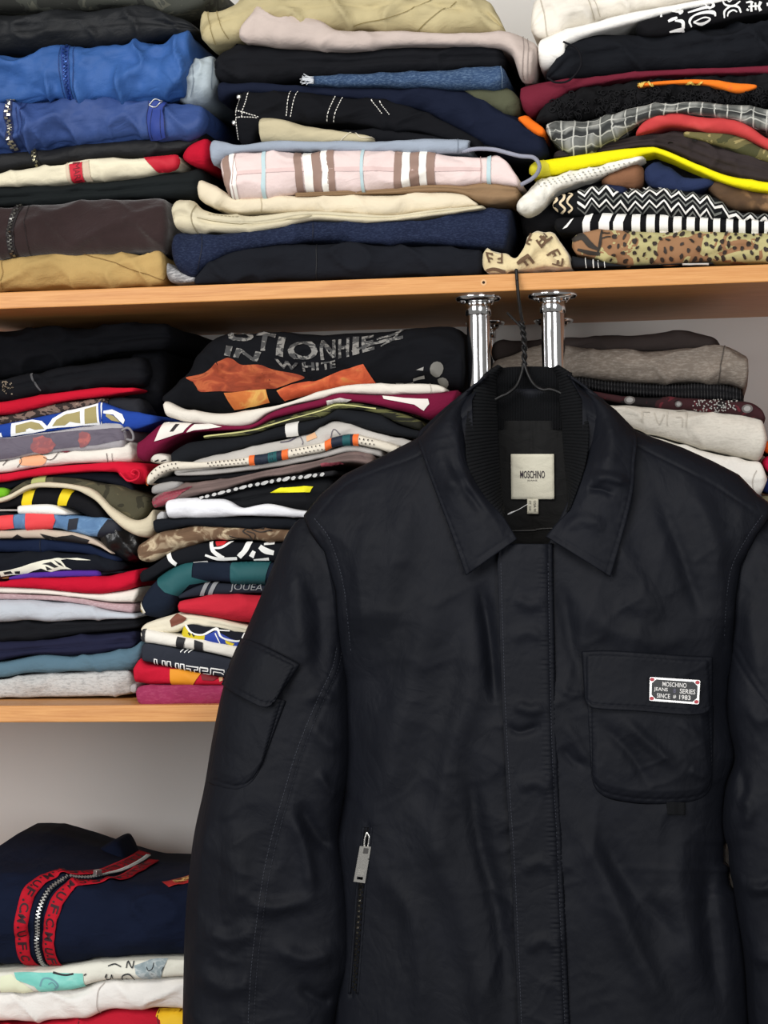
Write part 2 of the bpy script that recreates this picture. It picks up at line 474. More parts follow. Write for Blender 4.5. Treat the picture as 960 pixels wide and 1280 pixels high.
def plaster():
    t = NT('painted_plaster')
    n = t.noise(3.0, detail=4)
    t.l(t.ramp(n, [(0.3, lin((205, 202, 197))), (0.7, lin((212, 209, 204)))]), t.b.inputs['Base Color'])
    t.b.inputs['Roughness'].default_value = 0.7
    t.bump(t.noise(240, detail=4), 0.08, 0.001)
    return t.m
def wood_laminate():
    t = NT('bamboo_laminate')
    v = t.coord(scale=(1.3, 16, 26))
    n = t.noise(3.2, v, detail=6, rough=0.6, dist=0.9)
    w = t.noise(2.2, t.coord(scale=(9, 40, 320)), detail=5, rough=0.7)
    a = t.ramp(n, [(0.30, lin((190, 126, 66))), (0.48, lin((210, 148, 82))), (0.60, lin((200, 137, 72))), (0.75, lin((218, 160, 96)))])
    col = t.mix(0.25, a, t.ramp(w, [(0.35, lin((170, 112, 62))), (0.65, lin((232, 184, 130)))]))
    t.l(col, t.b.inputs['Base Color'])
    t.b.inputs['Roughness'].default_value = 0.42; t.b.inputs['Specular IOR Level'].default_value = 0.35
    t.bump(w, 0.05, 0.0006)
    return t.m
M_wall, M_wood = plaster(), wood_laminate()
v, f = box_vf((-1.9, WALL_Y, 0.0), (2.2, WALL_Y + 0.10, 3.05))
o = mk('wall_back', v, f, M_wall, smooth=False); o['kind'] = 'structure'
def floor_mat():
    t = NT('floor_tile'); n = t.noise(5.0, detail=4)
    t.l(t.ramp(n, [(0.3, lin((96, 90, 84))), (0.7, lin((108, 102, 95)))]), t.b.inputs['Base Color'])
    t.b.inputs['Roughness'].default_value = 0.45
    return t.m
v, f = box_vf((-1.9, -2.6, -0.06), (2.2, WALL_Y, 0.0))
o = mk('floor', v, f, floor_mat(), smooth=False); o['kind'] = 'structure'

SX0, SX1 = -1.55, 1.75
def shelf(label, z0, z1):
    v, f = box_vf((SX0, 0.0, z0), (SX1, WALL_Y - 0.001, z1))
    o = mk('shelf_board', v, f, M_wood, smooth=False); tag(o, label, 'shelf', 'wooden shelf boards')
    bevel(o, 0.0012, 2)
    return o
up_shelf = shelf('upper honey-coloured wooden shelf board with the wire hanger hooked over its edge', UP_B, UP_T)
mid_shelf = shelf('middle wooden shelf board carrying the piles of t-shirts', MID_B, MID_T)
low_shelf = shelf('lowest wooden shelf board under the navy zip sweatshirt', LOW_B, LOW_T)
# the small screw hole in the front edge of the upper board
hc = W(604.5, 353.0, -0.0004)
v, f = [], []
for k in range(14):
    a = 2 * math.pi * k / 14; v.append((hc[0] + 0.0016 * math.cos(a), hc[1], hc[2] + 0.0016 * math.sin(a)))
mk('screw_hole', v, [tuple(range(14))[::-1]], flat((45, 28, 18), 0.9), up_shelf)
v2 = []
for k in range(20):
    a = 2 * math.pi * k / 20; v2.append((hc[0] + 0.0034 * math.cos(a), hc[1] + 0.0002, hc[2] + 0.0034 * math.sin(a)))
mk('screw_cap', v2, [tuple(range(20))[::-1]], flat((216, 170, 120), 0.5), up_shelf)
# ---------------------------------------------------------------- chrome posts between the shelves
def chrome():
    t = NT('polished_chrome'); t.b.inputs['Metallic'].default_value = 1.0
    t.b.inputs['Base Color'].default_value = (0.80, 0.80, 0.80, 1); t.b.inputs['Roughness'].default_value = 0.13
    n = t.noise(60, t.coord(scale=(1, 1, 0.08)), detail=3)
    t.bump(n, 0.05, 0.0006)
    return t.m
M_chrome = chrome()
def post(px, py, Y, r, fr, label):
    c = W(px, py, Y); cx, cy = float(c[0]), Y
    o = empty('chrome_post', (cx, cy, MID_T)); tag(o, label, 'post', 'chrome posts holding the upper shelf')
    v, f = lathe([(r, MID_T + 0.004), (r, UP_B - 0.004)], cx, cy, 48); mk('tube', v, f, M_chrome, o)
    for z, sg, nm in ((UP_B, -1, 'top_flange'), (MID_T, 1, 'bottom_flange')):
        prof = [(fr, z), (fr, z + sg * 0.0025), (fr * 0.93, z + sg * 0.005), (fr * 0.62, z + sg * 0.0062)]
        if sg < 0: prof = prof[::-1]
        v, f = lathe(prof, cx, cy, 48); fl = mk(nm, v, f, M_chrome, o)
        cz0, cz1 = z + sg * 0.005, z + sg * 0.0215
        v, f = lathe([(r * 1.03, min(cz0, cz1)), (r * 1.09, min(cz0, cz1) + 0.001), (r * 1.09, max(cz0, cz1) - 0.001), (r * 1.03, max(cz0, cz1))], cx, cy, 48)
        mk('socket', v, f, M_chrome, fl)
        parts = []
        for a in (-2.5, -0.6, 0.9, 2.3):
            sx, sy = cx + fr * 0.78 * math.cos(a), cy + fr * 0.78 * math.sin(a)
            zz = z + sg * 0.0085
            pr = [(0.0034, z + sg * 0.004), (0.0032, z + sg * 0.0072), (0.0015, zz)]
            if sg < 0: pr = pr[::-1]
            parts.append(lathe(pr, sx, sy, 12))
        v, f = merge(parts); mk('screws', v, f, M_chrome, fl)
    return o
post(598.5, 425, 0.050, 0.0132, 0.0255, 'front chrome post left of the hanger hook')
post(691.5, 425, 0.050, 0.0132, 0.0275, 'front chrome post right of the hanger hook')
post(606.5, 400, 0.375, 0.0125, 0.0250, 'rear chrome post peeking out behind the left front post')
post(692.0, 400, 0.375, 0.0125, 0.0250, 'rear chrome post hidden behind the right front post')

# ================================================================ upper shelf, left pile
BLK = (17, 18, 21); NAVY = (20, 25, 42)
def nylon(rgb): return cloth(rgb, 0.14, 0.6, 500, 0.12, spec=0.22)
GU = 'folded clothes on the upper shelf'
def G(name, label, cat, top, bot, mat, grp=GU, **kw):
    if not hasattr(mat, 'node_tree'): mat = cloth(tuple(mat))
    return Garment(name, label, cat, top, bot, mat, group=grp, **kw)

YL = 0.045
G('folded_camouflage_jacket', 'grey-green camouflage garment at the very top of the left upper pile', 'jacket',
  [(-60, -35), (60, -38), (180, -36), (262, -34)], [(-60, 9), (50, 9), (160, 5), (215, 16), (262, 2)],
  camo([(48, 49, 46), (68, 70, 64), (92, 92, 82), (40, 38, 34)], 26), Y=YL + 0.01)
G('folded_black_jacket', 'black padded jacket lying directly on the bright blue jacket', 'jacket',
  [(-60, 13), (80, 9), (165, 5), (215, 17), (243, 28)], [(-60, 68), (60, 60), (150, 52), (243, 40)], nylon((24, 26, 29)), Y=YL, layers=(0.45,), wr=0.004)
g = G('folded_blue_jacket', 'bright royal blue nylon jacket with a blue front zip, thickest in the left pile', 'jacket',
      [(-60, 70), (0, 65), (60, 60), (150, 52), (238, 38)], [(-60, 131), (0, 129), (60, 123), (175, 121), (231, 116)], nylon((50, 88, 148)), puck=0.020, Y=YL - 0.012, wr=0.0065, fx=30, fz=34, cap=(0, .5), k=0.7)
g.zipper([(78, 59), (80, 72), (84, 95), (87, 121)], (70, 105, 175), (26, 56, 120), 9, 4.6, 2.3)
g.print([stroke([(72, 60), (74, 80), (79, 122)], 0.8), stroke([(88, 58), (91, 80), (96, 121)], 0.8)], (24, 50, 105), 'seam')
g = G('folded_pale_denim', 'pale grey-blue denim cuff sticking out beside the bright blue jacket', 'jeans',
      [(231, 74), (245, 66), (266, 64)], [(206, 122), (238, 129), (270, 110)], cloth((170, 182, 188), 0.12), Y=YL - 0.004, wr=0.004, fx=45, fz=50)
g.print([stroke([(240, 80), (243, 100), (236, 120)], 0.9), stroke([(262, 68), (264, 88), (262, 108)], 0.9)], (128, 140, 150), 'seam')
g = G('folded_blue_jacket', 'deeper blue nylon jacket with silver zip and buckled tab, second blue one down', 'jacket',
      [(-60, 136), (15, 127), (110, 122), (190, 122), (240, 127), (257, 134)], [(-60, 196), (0, 189), (95, 180), (170, 172), (220, 170), (258, 160)],
      nylon((52, 74, 126)), puck=0.022, Y=YL - 0.012, wr=0.0065, fx=30, fz=34, cap=(0, .8))
g.zipper([(11, 128), (10, 150), (13, 187)], (200, 196, 180), (24, 34, 74), 9.5, 6.4, 2.5)
g.print([stroke([(22, 127), (21, 150), (24, 186)], 0.8), stroke([(28, 127), (27, 150), (30, 185)], 0.8)], (22, 40, 98), 'seam')
tb = g.print([[(184, 128), (206, 128), (207, 166), (185, 170)]], (36, 58, 132), 'strap_tab', 0.0022)
g.print([stroke([(184.5, 128), (185, 169)], 0.9), stroke([(205.5, 128), (206.5, 166)], 0.9), stroke([(190, 136), (190, 168)], 0.7), stroke([(201, 136), (201, 166)], 0.7)], (16, 28, 72), 'seam', 0.0026)
rg = smooth_path([(185, 130), (193, 127.5), (201, 130), (193, 133), (185, 130)], 24)
v, f = tube_vf(g.surf(rg[:, 0], rg[:, 1], 0.0035), 0.0008, 6); mk('metal_ring', v, f, flat((190, 190, 185), 0.3, 0.9, name='metal'), g.o)
g = G('folded_black_jacket', 'thin black jacket with a short steel zip, squeezed under the deeper blue jacket', 'jacket',
      [(-60, 197), (0, 190), (95, 181), (170, 173), (220, 171), (256, 160)], [(-60, 223), (0, 214), (50, 205), (125, 197), (175, 195), (228, 188), (256, 173)],
      nylon((20, 21, 24)), Y=YL, wr=0.004, cap=(0, 1))
g.zipper([(41, 187), (43, 196), (47, 206)], (150, 145, 120), (12, 12, 14), 7, 5, 2.3, 20)
CREAM = (222, 214, 188)
g = G('folded_cream_jacket', 'cream and red track jacket with a red lettered ribbon', 'jacket',
      [(-60, 226), (0, 215), (45, 207), (75, 203), (125, 198), (175, 196), (222, 191)], [(-60, 236), (0, 232), (30, 230), (60, 231), (95, 227), (140, 222), (175, 220), (195, 214), (222, 210)],
      cloth(CREAM), Y=YL - 0.006, wr=0.003, cap=(0, .4))
g.print([[(176, 195), (222, 190), (223, 211), (196, 215), (188, 206)]], (186, 22, 44), 'red_panel')
g.print([[(85, 202), (102, 200), (103, 226), (88, 229)]], (190, 28, 48), 'ribbon', 0.0008)
g.print([[(103, 200), (111, 199), (113, 225), (104, 226)], [(80, 202), (84, 202), (87, 229), (83, 229)]], (206, 188, 164), 'trim')
g.print([quad_text('MARI', (99.5, 203), (100, 225), (92, 227), (90, 204))], (110, 12, 28), 'ribbon_lettering', 0.0011)
G('folded_red_garment', 'small rounded red fold between the cream track jacket and the middle pile', 'garment',
  [(224, 192), (240, 177), (256, 170), (263, 176)], [(226, 199), (240, 205), (255, 206), (263, 200)], cloth((178, 20, 44)), Y=YL - 0.008, depth=0.2)
G('folded_black_trousers', 'black trousers just above the dark brown fleece', 'trousers',
  [(-60, 238), (0, 233), (90, 228), (155, 222), (220, 212), (252, 203)], [(-60, 262), (0, 258), (60, 256), (110, 251), (190, 246), (225, 246), (252, 250)],
  cloth((23, 27, 28)), Y=YL, layers=(0.55,), cap=(0, 1))
g = G('folded_brown_fleece', 'thick dark brown fleece with a steel zip near the left edge of the photo', 'fleece',
      [(-60, 262), (0, 258), (30, 257), (110, 250), (180, 246), (203, 249), (208, 254)], [(-60, 326), (0, 322), (90, 316), (180, 314), (203, 313), (208, 308)],
      cloth((46, 34, 34), 0.2, 0.95, 700, 0.6, 0.3), Y=YL - 0.014, wr=0.003, cap=(0, .55), k=0.7)
g.zipper([(22, 258), (15, 275), (12, 300), (14, 320)], (130, 128, 122), (28, 22, 24), 10, 5.5, 2.3)
g.print([stroke([(34, 257), (32, 285), (34, 319)], 0.8)], (26, 18, 19), 'seam')
g = G('folded_tan_trousers', 'tan corduroy trousers at the bottom of the left pile on the upper shelf', 'trousers',
      [(-60, 327), (0, 323), (30, 319), (72, 314), (125, 317), (205, 316)], [(-60, 364), (0, 361), (100, 358), (207, 354)],
      cloth((172, 144, 92), 0.14, 0.9, 500, 0.4), Y=YL - 0.006, wr=0.005, cap=(0, .6), k=0.8)
g.print([stroke([(90, 316), (130, 325), (175, 340), (205, 350)], 0.8), stroke([(0, 326), (3, 342), (1, 360)], 0.8)], (128, 98, 50), 'seam')

# ================================================================ upper shelf, middle pile
YM = 0.030
KH = (178, 166, 128)
g = G('folded_khaki_trousers', 'khaki cargo trousers with a gathered cuff, on top of the middle pile', 'trousers',
      [(243, 30), (255, 12), (275, 2), (320, -12), (420, -16), (560, -16), (606, -6), (618, 12), (631, 34)], [(252, 57), (275, 54), (310, 47), (400, 37), (440, 34), (520, 39), (556, 42), (631, 39)],
      cloth(KH, 0.12), Y=YM, wr=0.007, fx=26, fz=34, layers=(0.4,))
g.print([stroke([(258, 14), (262, 34), (266, 54)], 0.9), stroke([(268, 8), (274, 30), (283, 48)], 0.9), stroke([(520, 36), (545, 18), (570, 0)], 0.9),
         stroke([(440, 30), (490, 20), (540, -2)], 0.9)], (136, 122, 78), 'seam')
g = G('folded_greige_trousers', 'pale greige trousers with a hanging cuff, under the khaki cargo trousers', 'trousers',
      [(296, 38), (308, 20), (319, 9), (348, 17), (393, 21), (425, 37), (480, 35), (560, 41), (630, 39), (660, 45), (672, 47)], [(297, 48), (348, 54), (393, 58), (437, 60), (480, 57), (510, 55), (600, 55), (636, 62), (650, 92), (668, 94)],
      cloth((190, 176, 168), 0.08), Y=YM - 0.008, wr=0.005, cap=(.6, .5))
g.print([stroke([(652, 44), (655, 66), (653, 92)], 0.9), stroke([(657, 45), (661, 66), (659, 93)], 0.9)], (146, 134, 128), 'seam')
G('folded_navy_sweatpants', 'navy sweatpants bulging out right of the black jeans with white stitching', 'trousers',
  [(268, 100), (290, 104), (330, 103), (380, 106), (480, 108), (560, 109), (590, 112), (612, 120), (648, 142), (672, 160), (685, 180)], [(268, 128), (294, 116), (330, 115), (366, 116), (423, 121), (480, 128), (520, 137), (560, 157), (606, 182), (640, 195), (683, 196)],
  cloth((20, 26, 44)), Y=YM + 0.004, wr=0.004)
g = G('folded_black_trousers', 'plain black trousers pressed under the pale greige trousers', 'trousers',
      [(264, 70), (280, 57), (300, 51), (348, 55), (437, 61), (500, 57), (600, 56), (630, 59)], [(264, 98), (285, 103), (310, 102), (360, 99), (400, 97), (480, 90), (555, 87), (631, 83)],
      cloth((20, 21, 25)), Y=YM + 0.006, layers=(0.5,), wr=0.004)
DEN = cloth((48, 68, 98), 0.2, 0.9, 900, 0.4, heather=0.55, hs=500, hcol=(104, 128, 156))
g = G('folded_blue_jeans', 'mid-blue denim jeans with a frayed white hem, a thin strip in the middle pile', 'jeans',
      [(378, 97), (392, 94), (480, 90), (555, 86), (620, 82), (634, 87)], [(380, 104), (392, 106), (480, 107), (555, 108), (622, 109), (632, 107)], DEN, Y=YM - 0.006, wr=0.0025)
g.print([stroke([(625, 84), (627, 96), (626, 107)], 0.7)], (120, 140, 164), 'seam')
parts = []
rs = np.random.RandomState(3)
for k in range(16):
    y0 = 96 + 9 * rs.rand(); L_ = 6 + 12 * rs.rand()
    P = smooth_path([(392, y0), (392 - L_ * 0.5, y0 + rs.randn()), (392 - L_, y0 + 2.5 * rs.randn())], 6)
    parts.append(tube_vf(W(P[:, 0], P[:, 1], YM - 0.008), 0.0005, 4))
v, f = merge(parts); o = mk('fray', v, f, flat((196, 200, 205), 0.9, name='cotton_thread'), g.o); o['kind'] = 'stuff'; o['label'] = 'frayed white threads'
G('folded_olive_trousers', 'olive green rolled leg end beside the burgundy garment', 'trousers',
  [(572, 110), (600, 107), (632, 108), (650, 118)], [(585, 118), (605, 130), (640, 143), (651, 138)], cloth((78, 80, 62)), Y=YM + 0.004, depth=0.22)
g = G('folded_black_jeans', 'black jeans with white contrast stitching and metal rivets', 'jeans',
      [(294, 109), (320, 112), (366, 114), (423, 119), (480, 125), (520, 134), (560, 154), (606, 178)], [(288, 176), (310, 180), (330, 160), (410, 150), (480, 160), (530, 166), (606, 187)],
      cloth((16, 17, 21)), Y=YM - 0.002, wr=0.003, k=0.6)
st = []
def dashes(a, b, n, w=1.0, gap=0.35):
    a, b = np.array(a, float), np.array(b, float)
    return [stroke([tuple(a + (b - a) * (i / n)), tuple(a + (b - a) * ((i + 1 - gap) / n))], w) for i in range(n)]
for q in (((299, 111), (296, 146), 10), ((309, 112), (303, 148), 10), ((296, 139), (324, 146), 9), ((296, 147), (322, 147), 8), ((362, 114), (357, 146), 9), ((371, 115), (362, 147), 9),
          ((418, 120), (408, 149), 9), ((427, 121), (416, 150), 9), ((464, 126), (478, 144), 7), ((474, 127), (487, 145), 7), ((296, 148), (297, 174), 8)):
    st += dashes(*q)
g.print(st, (225, 222, 214), 'white_stitching', 0.0009)
for (x, y) in ((293.5, 118.5), (288.5, 150)):
    c = g.surf(np.array([x + 4.0]), np.array([y]), 0.002)[0]
    v, f = [], []
    for r, d in ((0.0030, 0), (0.0028, -0.0012), (0.0012, -0.0018)):
        for kk in range(14):
            a = 2 * math.pi * kk / 14; v.append((c[0] + r * math.cos(a), c[1] + d, c[2] + r * math.sin(a)))
    f = grid_faces(3, 14, True) + [tuple(28 + kk for kk in range(14))]
    mk('rivet', v, f, flat((205, 205, 200), 0.3, 0.9, name='metal'), g.o)
g = G('folded_khaki_shorts', 'narrow khaki beige leg poking out under the white-stitched black jeans', 'shorts',
      [(322, 150), (328, 144), (370, 153), (408, 161), (466, 170)], [(322, 177), (360, 178), (410, 177), (466, 176)], cloth((186, 176, 146)), Y=YM - 0.008, wr=0.002, cap=(.4, 1), depth=0.25)
g.print([stroke([(424, 176), (440, 166), (452, 172), (470, 170)], 0.9)], (214, 206, 186), 'loose_thread')
G('folded_black_trousers', 'black trousers wedged between the white-stitched jeans and the pale blue sweatpants', 'trousers',
  [(410, 162), (480, 160), (530, 167), (606, 181), (640, 190)], [(410, 178), (480, 177), (560, 178), (610, 186), (640, 193)], cloth((19, 20, 24)), Y=YM + 0.006)
g = G('folded_blue_sweatpants', 'pale grey-blue sweatpants with a grey drawstring, above the pink check shirt', 'trousers',
      [(257, 181), (264, 175), (280, 176), (300, 180), (350, 176), (440, 176), (575, 174), (584, 179)], [(262, 207), (272, 202), (285, 193), (320, 188), (410, 187), (480, 189), (575, 189), (584, 187)],
      cloth((150, 160, 174), 0.06), Y=YM - 0.012, wr=0.0015, cap=(1, .4))
g.print([stroke([(572, 175), (573, 182), (572, 189)], 0.8)], (110, 120, 134), 'seam')
dp = smooth_path([(578, 189), (597, 186), (618, 187), (634, 191), (650, 195), (667, 197), (674, 206), (672, 216), (664, 224), (651, 231)], 70)
v, f = tube_vf(W(dp[:, 0], dp[:, 1], np.interp(np.linspace(0, 1, 70), [0, .3, .7, 1], [0.022, 0.012, 0.008, 0.014])), 0.0024, 8)
mk('drawstring', v, f, cloth((150, 152, 166), 0.2, weave=2400, bump=0.8), g.o)
# pink check shirt
g = G('folded_pink_check_shirt', 'pink check shirt with brown and white stripes, rolled at its left end', 'shirt',
      [(268, 198), (290, 191), (330, 188), (365, 187), (480, 190), (545, 190), (600, 192), (626, 196), (650, 224)], [(285, 246), (310, 247), (366, 241), (480, 235), (545, 231), (600, 229), (630, 230), (650, 232)],
      cloth((226, 206, 202), 0.05), Y=YM - 0.016, wr=0.0035, k=0.8, cap=(.6, .6))
def vband(x0, x1, y0=180, y1=250, sl=0.0):
    return [(x0, y0), (x1, y0), (x1 + sl, (y0 + y1) / 2), (x1 + sl, y1), (x0 + sl, y1), (x0 + sl, (y0 + y1) / 2)]
for x0, w_, sl in ((364, 9, 5), (386, 11, 5), (406, 9, 4), (493, 9, -1), (513, 11, -1), (534, 10, -1), (272, 8, 8)):
    g.print([vband(x0, x0 + w_, sl=sl)], (146, 120, 108), 'stripe')
for x0, w_, sl in ((375, 11, 5), (398, 8, 5), (502.5, 10, -1), (524.5, 9, -1), (281, 7, 8)):
    g.print([vband(x0, x0 + w_, sl=sl)], (242, 238, 230), 'stripe')
g.print([vband(325, 330, sl=2), vband(451, 455), vband(608, 613)], (182, 206, 210), 'stripe')
g.print([stroke([(292, 217), (360, 212), (480, 212), (600, 211)], 5)], (216, 190, 186), 'stripe', 0.0005)
g.print([stroke([(599, 191), (601, 210), (600, 228)], 0.9), stroke([(292, 192), (291, 220), (292, 246)], 0.9)], (178, 150, 146), 'seam', 0.0009)
g = G('folded_brown_trousers', 'brown twill trousers curling round the right end of the pink check shirt', 'trousers',
      [(366, 241), (480, 235), (545, 230), (580, 231), (606, 220), (630, 224), (647, 231)], [(366, 246), (480, 242), (565, 240), (598, 252), (616, 256), (636, 252), (648, 246)],
      cloth((138, 112, 84), 0.1), Y=YM - 0.010, wr=0.0035, layers=(0.55,), cap=(1, .7))
g = G('folded_cream_trousers', 'cream chinos lying under the pink check shirt', 'trousers',
      [(243, 232), (250, 224), (290, 245), (325, 246), (366, 244), (480, 242), (568, 240), (590, 248)], [(245, 250), (268, 258), (292, 267), (325, 265), (378, 265), (480, 268), (525, 265), (600, 257)],
      cloth((220, 208, 182), 0.06), Y=YM - 0.010, wr=0.003, cap=(.8, .5))
g.print([stroke([(325, 246), (327, 256), (325, 265)], 0.8)], (176, 162, 132), 'seam')
g = G('folded_stone_trousers', 'stone beige trousers with a turned-up cuff at the left, under the cream chinos', 'trousers',
      [(211, 262), (220, 247), (236, 252), (253, 262), (300, 269), (378, 264), (480, 268), (540, 262), (606, 256)], [(215, 285), (232, 290), (253, 288), (310, 290), (350, 284), (390, 274), (470, 277), (545, 269), (606, 260)],
      cloth((204, 195, 168), 0.08), Y=YM - 0.014, wr=0.003, layers=(0.5,), cap=(.7, 1))
g.print([stroke([(243, 258), (240, 272), (245, 288)], 1.2)], (150, 140, 112), 'seam')
g.print([stroke([(246, 272), (300, 279), (350, 276), (390, 270)], 0.8)] + dashes((260, 268), (300, 273), 8, 0.7), (158, 148, 120), 'seam')
NDEN = cloth((26, 33, 54), 0.2, 0.9, 800, 0.5, heather=0.30, hs=520, hcol=(66, 78, 106))
g = G('folded_navy_jeans', 'dark navy denim jeans with a rounded left end, above the black suit trousers', 'jeans',
      [(208, 300), (218, 291), (240, 290), (290, 291), (342, 285), (390, 274), (480, 278), (545, 270), (640, 256)], [(214, 332), (238, 345), (256, 330), (285, 315), (320, 308), (390, 301), (480, 304), (545, 304), (590, 310), (634, 310)],
      NDEN, Y=YM - 0.012, wr=0.003, k=0.8, cap=(.8, .4))
g.print([stroke([(390, 274), (391, 288), (390, 301)], 0.9), stroke([(250, 292), (253, 310), (246, 335)], 0.9)], (14, 20, 40), 'seam')
G('folded_grey_melange_garment', 'grey flecked edge showing under the rounded end of the navy jeans', 'garment',
  [(205, 322), (212, 331), (236, 344), (248, 345)], [(205, 346), (215, 353), (236, 353), (248, 352)], cloth((120, 120, 122), 0.2, heather=0.8, hs=380, hcol=(190, 190, 190)), Y=YM - 0.002, depth=0.2)
g = G('folded_black_trousers', 'black suit trousers lying straight on the upper shelf, bottom of the middle pile', 'trousers',
      [(240, 352), (256, 332), (285, 316), (320, 309), (390, 302), (480, 305), (545, 304), (575, 311), (604, 312)], [(242, 355), (300, 352), (390, 349), (480, 346), (560, 343), (604, 341)],
      cloth((23, 25, 31), 0.1), Y=YM - 0.012, wr=0.003, k=0.7, cap=(.4, .5))
g.print([stroke([(394, 303), (395, 325), (394, 349)], 0.9)], (12, 13, 17), 'seam')
g.print([[(412, 300), (430, 300), (431, 303), (413, 303)]], (70, 78, 96), 'button_tab', 0.001)
# monogram knit scarf
KN = cloth((216, 200, 158), 0.14, 0.95, 420, 0.9, 0.4)
g = G('knit_scarf', 'cream and brown monogram knitted scarf bunched at the shelf edge by the hanger hook', 'scarf',
      [(600, 316), (606, 311), (625, 314), (642, 322), (652, 312), (662, 292), (668, 287), (684, 290), (700, 302), (710, 318), (713, 332)], [(602, 339), (612, 341), (628, 340), (641, 338), (650, 337), (662, 337), (672, 336), (684, 335), (696, 335), (706, 334), (713, 334)],
      KN, Y=0.012, depth=0.10, wr=0.003, fx=60, fz=60, cap=(.7, .5), k=0.6)
br = []
def monogram(o_, ex, ey, s):
    """one F as three bars from a corner, an axis pair and a size"""
    o_, ex, ey = np.array(o_, float), np.array(ex, float), np.array(ey, float)
    P = lambda a, b: tuple(o_ + ex * a * s + ey * b * s)
    return [[P(0, 0), P(.26, 0), P(.26, 1.5), P(0, 1.5)], [P(.26, 1.24), P(1, 1.24), P(1, 1.5), P(.26, 1.5)], [P(.26, .62), P(.8, .62), P(.8, .88), P(.26, .88)]]
for o_, ex, ey, s in (((610, 328), (0.95, 0.2), (-0.2, -.95), 9.5), ((628, 318), (-.97, -.1), (0.1, 1.0), 7.5), ((646, 328), (0.55, 0.83), (0.8, -0.55), 12.5), ((674, 305), (-.5, -.62), (.75, -.55), 9),
                      ((691, 299), (-.6, -.7), (-.8, .6), 12), ((683, 318), (.45, .8), (.85, -.5), 11), ((690, 331), (.2, -.95), (.98, .1), 9), ((664, 294), (.5, .25), (-.45, .8), 9)):
    br += monogram(o_, ex, ey, s)
br.append(stroke([(608, 338), (618, 336.5), (632, 338)], 3.2))
g.print(br, (104, 82, 62), 'monogram', 0.0009, mat=cloth((104, 82, 62), 0.2, 0.95, 420, 0.9, 0.3), L=3)

# ================================================================ upper shelf, right pile
YR = 0.034
g = G('folded_white_hoodie', 'off-white hoodie heaped at the top of the right upper pile', 'hoodie',
      [(660, 20), (668, 2), (690, -20), (760, -26), (860, -26), (960, -24), (1040, -24)], [(664, 46), (682, 42), (704, 38), (780, 16), (880, -3), (960, -10), (1040, -12)], cloth((228, 222, 210), 0.06), Y=YR + 0.008, wr=0.007, fx=30, fz=34, layers=(0.55,))
g.print([stroke([(676, 0), (681, 20), (684, 42)], 1.0), stroke([(732, -10), (738, 8), (742, 22)], 1.4), stroke([(738, -12), (745, 6), (749, 20)], 1.0)], (186, 178, 162), 'seam')
G('folded_white_tshirt', 'clean white t-shirt slanting over the black shirt with gothic letters', 't-shirt',
  [(670, 56), (684, 44), (780, 16), (893, -3), (960, -12), (1040, -16)], [(672, 86), (690, 82), (706, 70), (716, 50), (820, 20), (900, 3), (960, -5), (1040, -8)], cloth((240, 238, 232), 0.04), Y=YR - 0.002, wr=0.002)
g = G('folded_black_tshirt', 'black t-shirt with white gothic lettering near the top right corner', 't-shirt',
      [(790, 30), (822, 19), (900, 2), (960, -6), (1040, -14)], [(800, 44), (835, 42), (880, 30), (935, 20), (960, 17), (1040, 10)], cloth((20, 20, 23)), Y=YR - 0.006, wr=0.001, k=0.6)
q = lambda *P: [(800 + a / 6, b / 6) for a, b in P]
S = lambda P, w: stroke(q(*P), [x / 6 for x in np.atleast_1d(w)])
g.print([S(((120, 105), (155, 100), (160, 130)), (10, 16)), S(((225, 85), (275, 90), (312, 88), (295, 110)), (8, 20, 34, 14)), S(((212, 163), (245, 148), (280, 135)), (18, 22, 14)),
         S(((262, 158), (318, 165), (325, 205)), (16, 26, 22)), S(((220, 235), (265, 224), (330, 210)), (8, 18, 26)),
         S(((360, 98), (430, 78), (500, 60), (530, 70)), (10, 18, 24, 16)), S(((478, 30), (535, 22), (552, 50), (520, 72)), (10, 18, 22, 10)), S(((485, 34), (500, 48), (485, 66)), (8, 14, 8)),
         S(((385, 192), (372, 160), (410, 118), (480, 98), (550, 98), (565, 122)), (10, 18, 14, 20, 30, 10)), S(((400, 165), (460, 172), (528, 140), (480, 132), (400, 165)), (10, 16, 10, 8, 8)),
         S(((618, 10), (640, 40), (700, 45), (752, 10)), (10, 14, 14, 10)), S(((650, 0), (668, 18), (690, 5)), (6, 10, 6)), S(((632, 130), (635, 85), (680, 48), (735, 52), (757, 95)), (10, 16, 12, 18, 12)), S(((655, 120), (665, 95), (700, 78), (728, 90)), (8, 12, 12, 8)),
         S(((795, 20), (830, 14), (850, 18)), (12, 18, 10)), S(((838, 14), (834, 50), (836, 86)), 17), S(((800, 70), (815, 78)), (16, 14)), S(((812, 50), (860, 46), (900, 44)), (12, 18, 12)), S(((905, 12), (892, 50), (905, 80)), (22, 18, 24)),
         S(((865, 20), (868, 75)), 14), S(((955, 20), (962, 45)), (14, 20))],
        (236, 236, 234), 'gothic_lettering', 0.0008, L=3)
G('folded_black_sweater', 'thick black sweater between the gothic-lettered t-shirt and the burgundy garment', 'sweater',
  [(676, 96), (690, 80), (710, 50), (760, 40), (800, 42), (835, 41), (880, 31), (935, 22), (965, 18), (1040, 10)], [(690, 98), (735, 95), (800, 88), (880, 84), (965, 80), (1040, 76)], cloth((21, 23, 28)), Y=YR + 0.002, wr=0.006, layers=(0.5,))
dp = smooth_path([(704, 52), (722, 62), (726, 82), (712, 100), (695, 103), (684, 97)], 40)
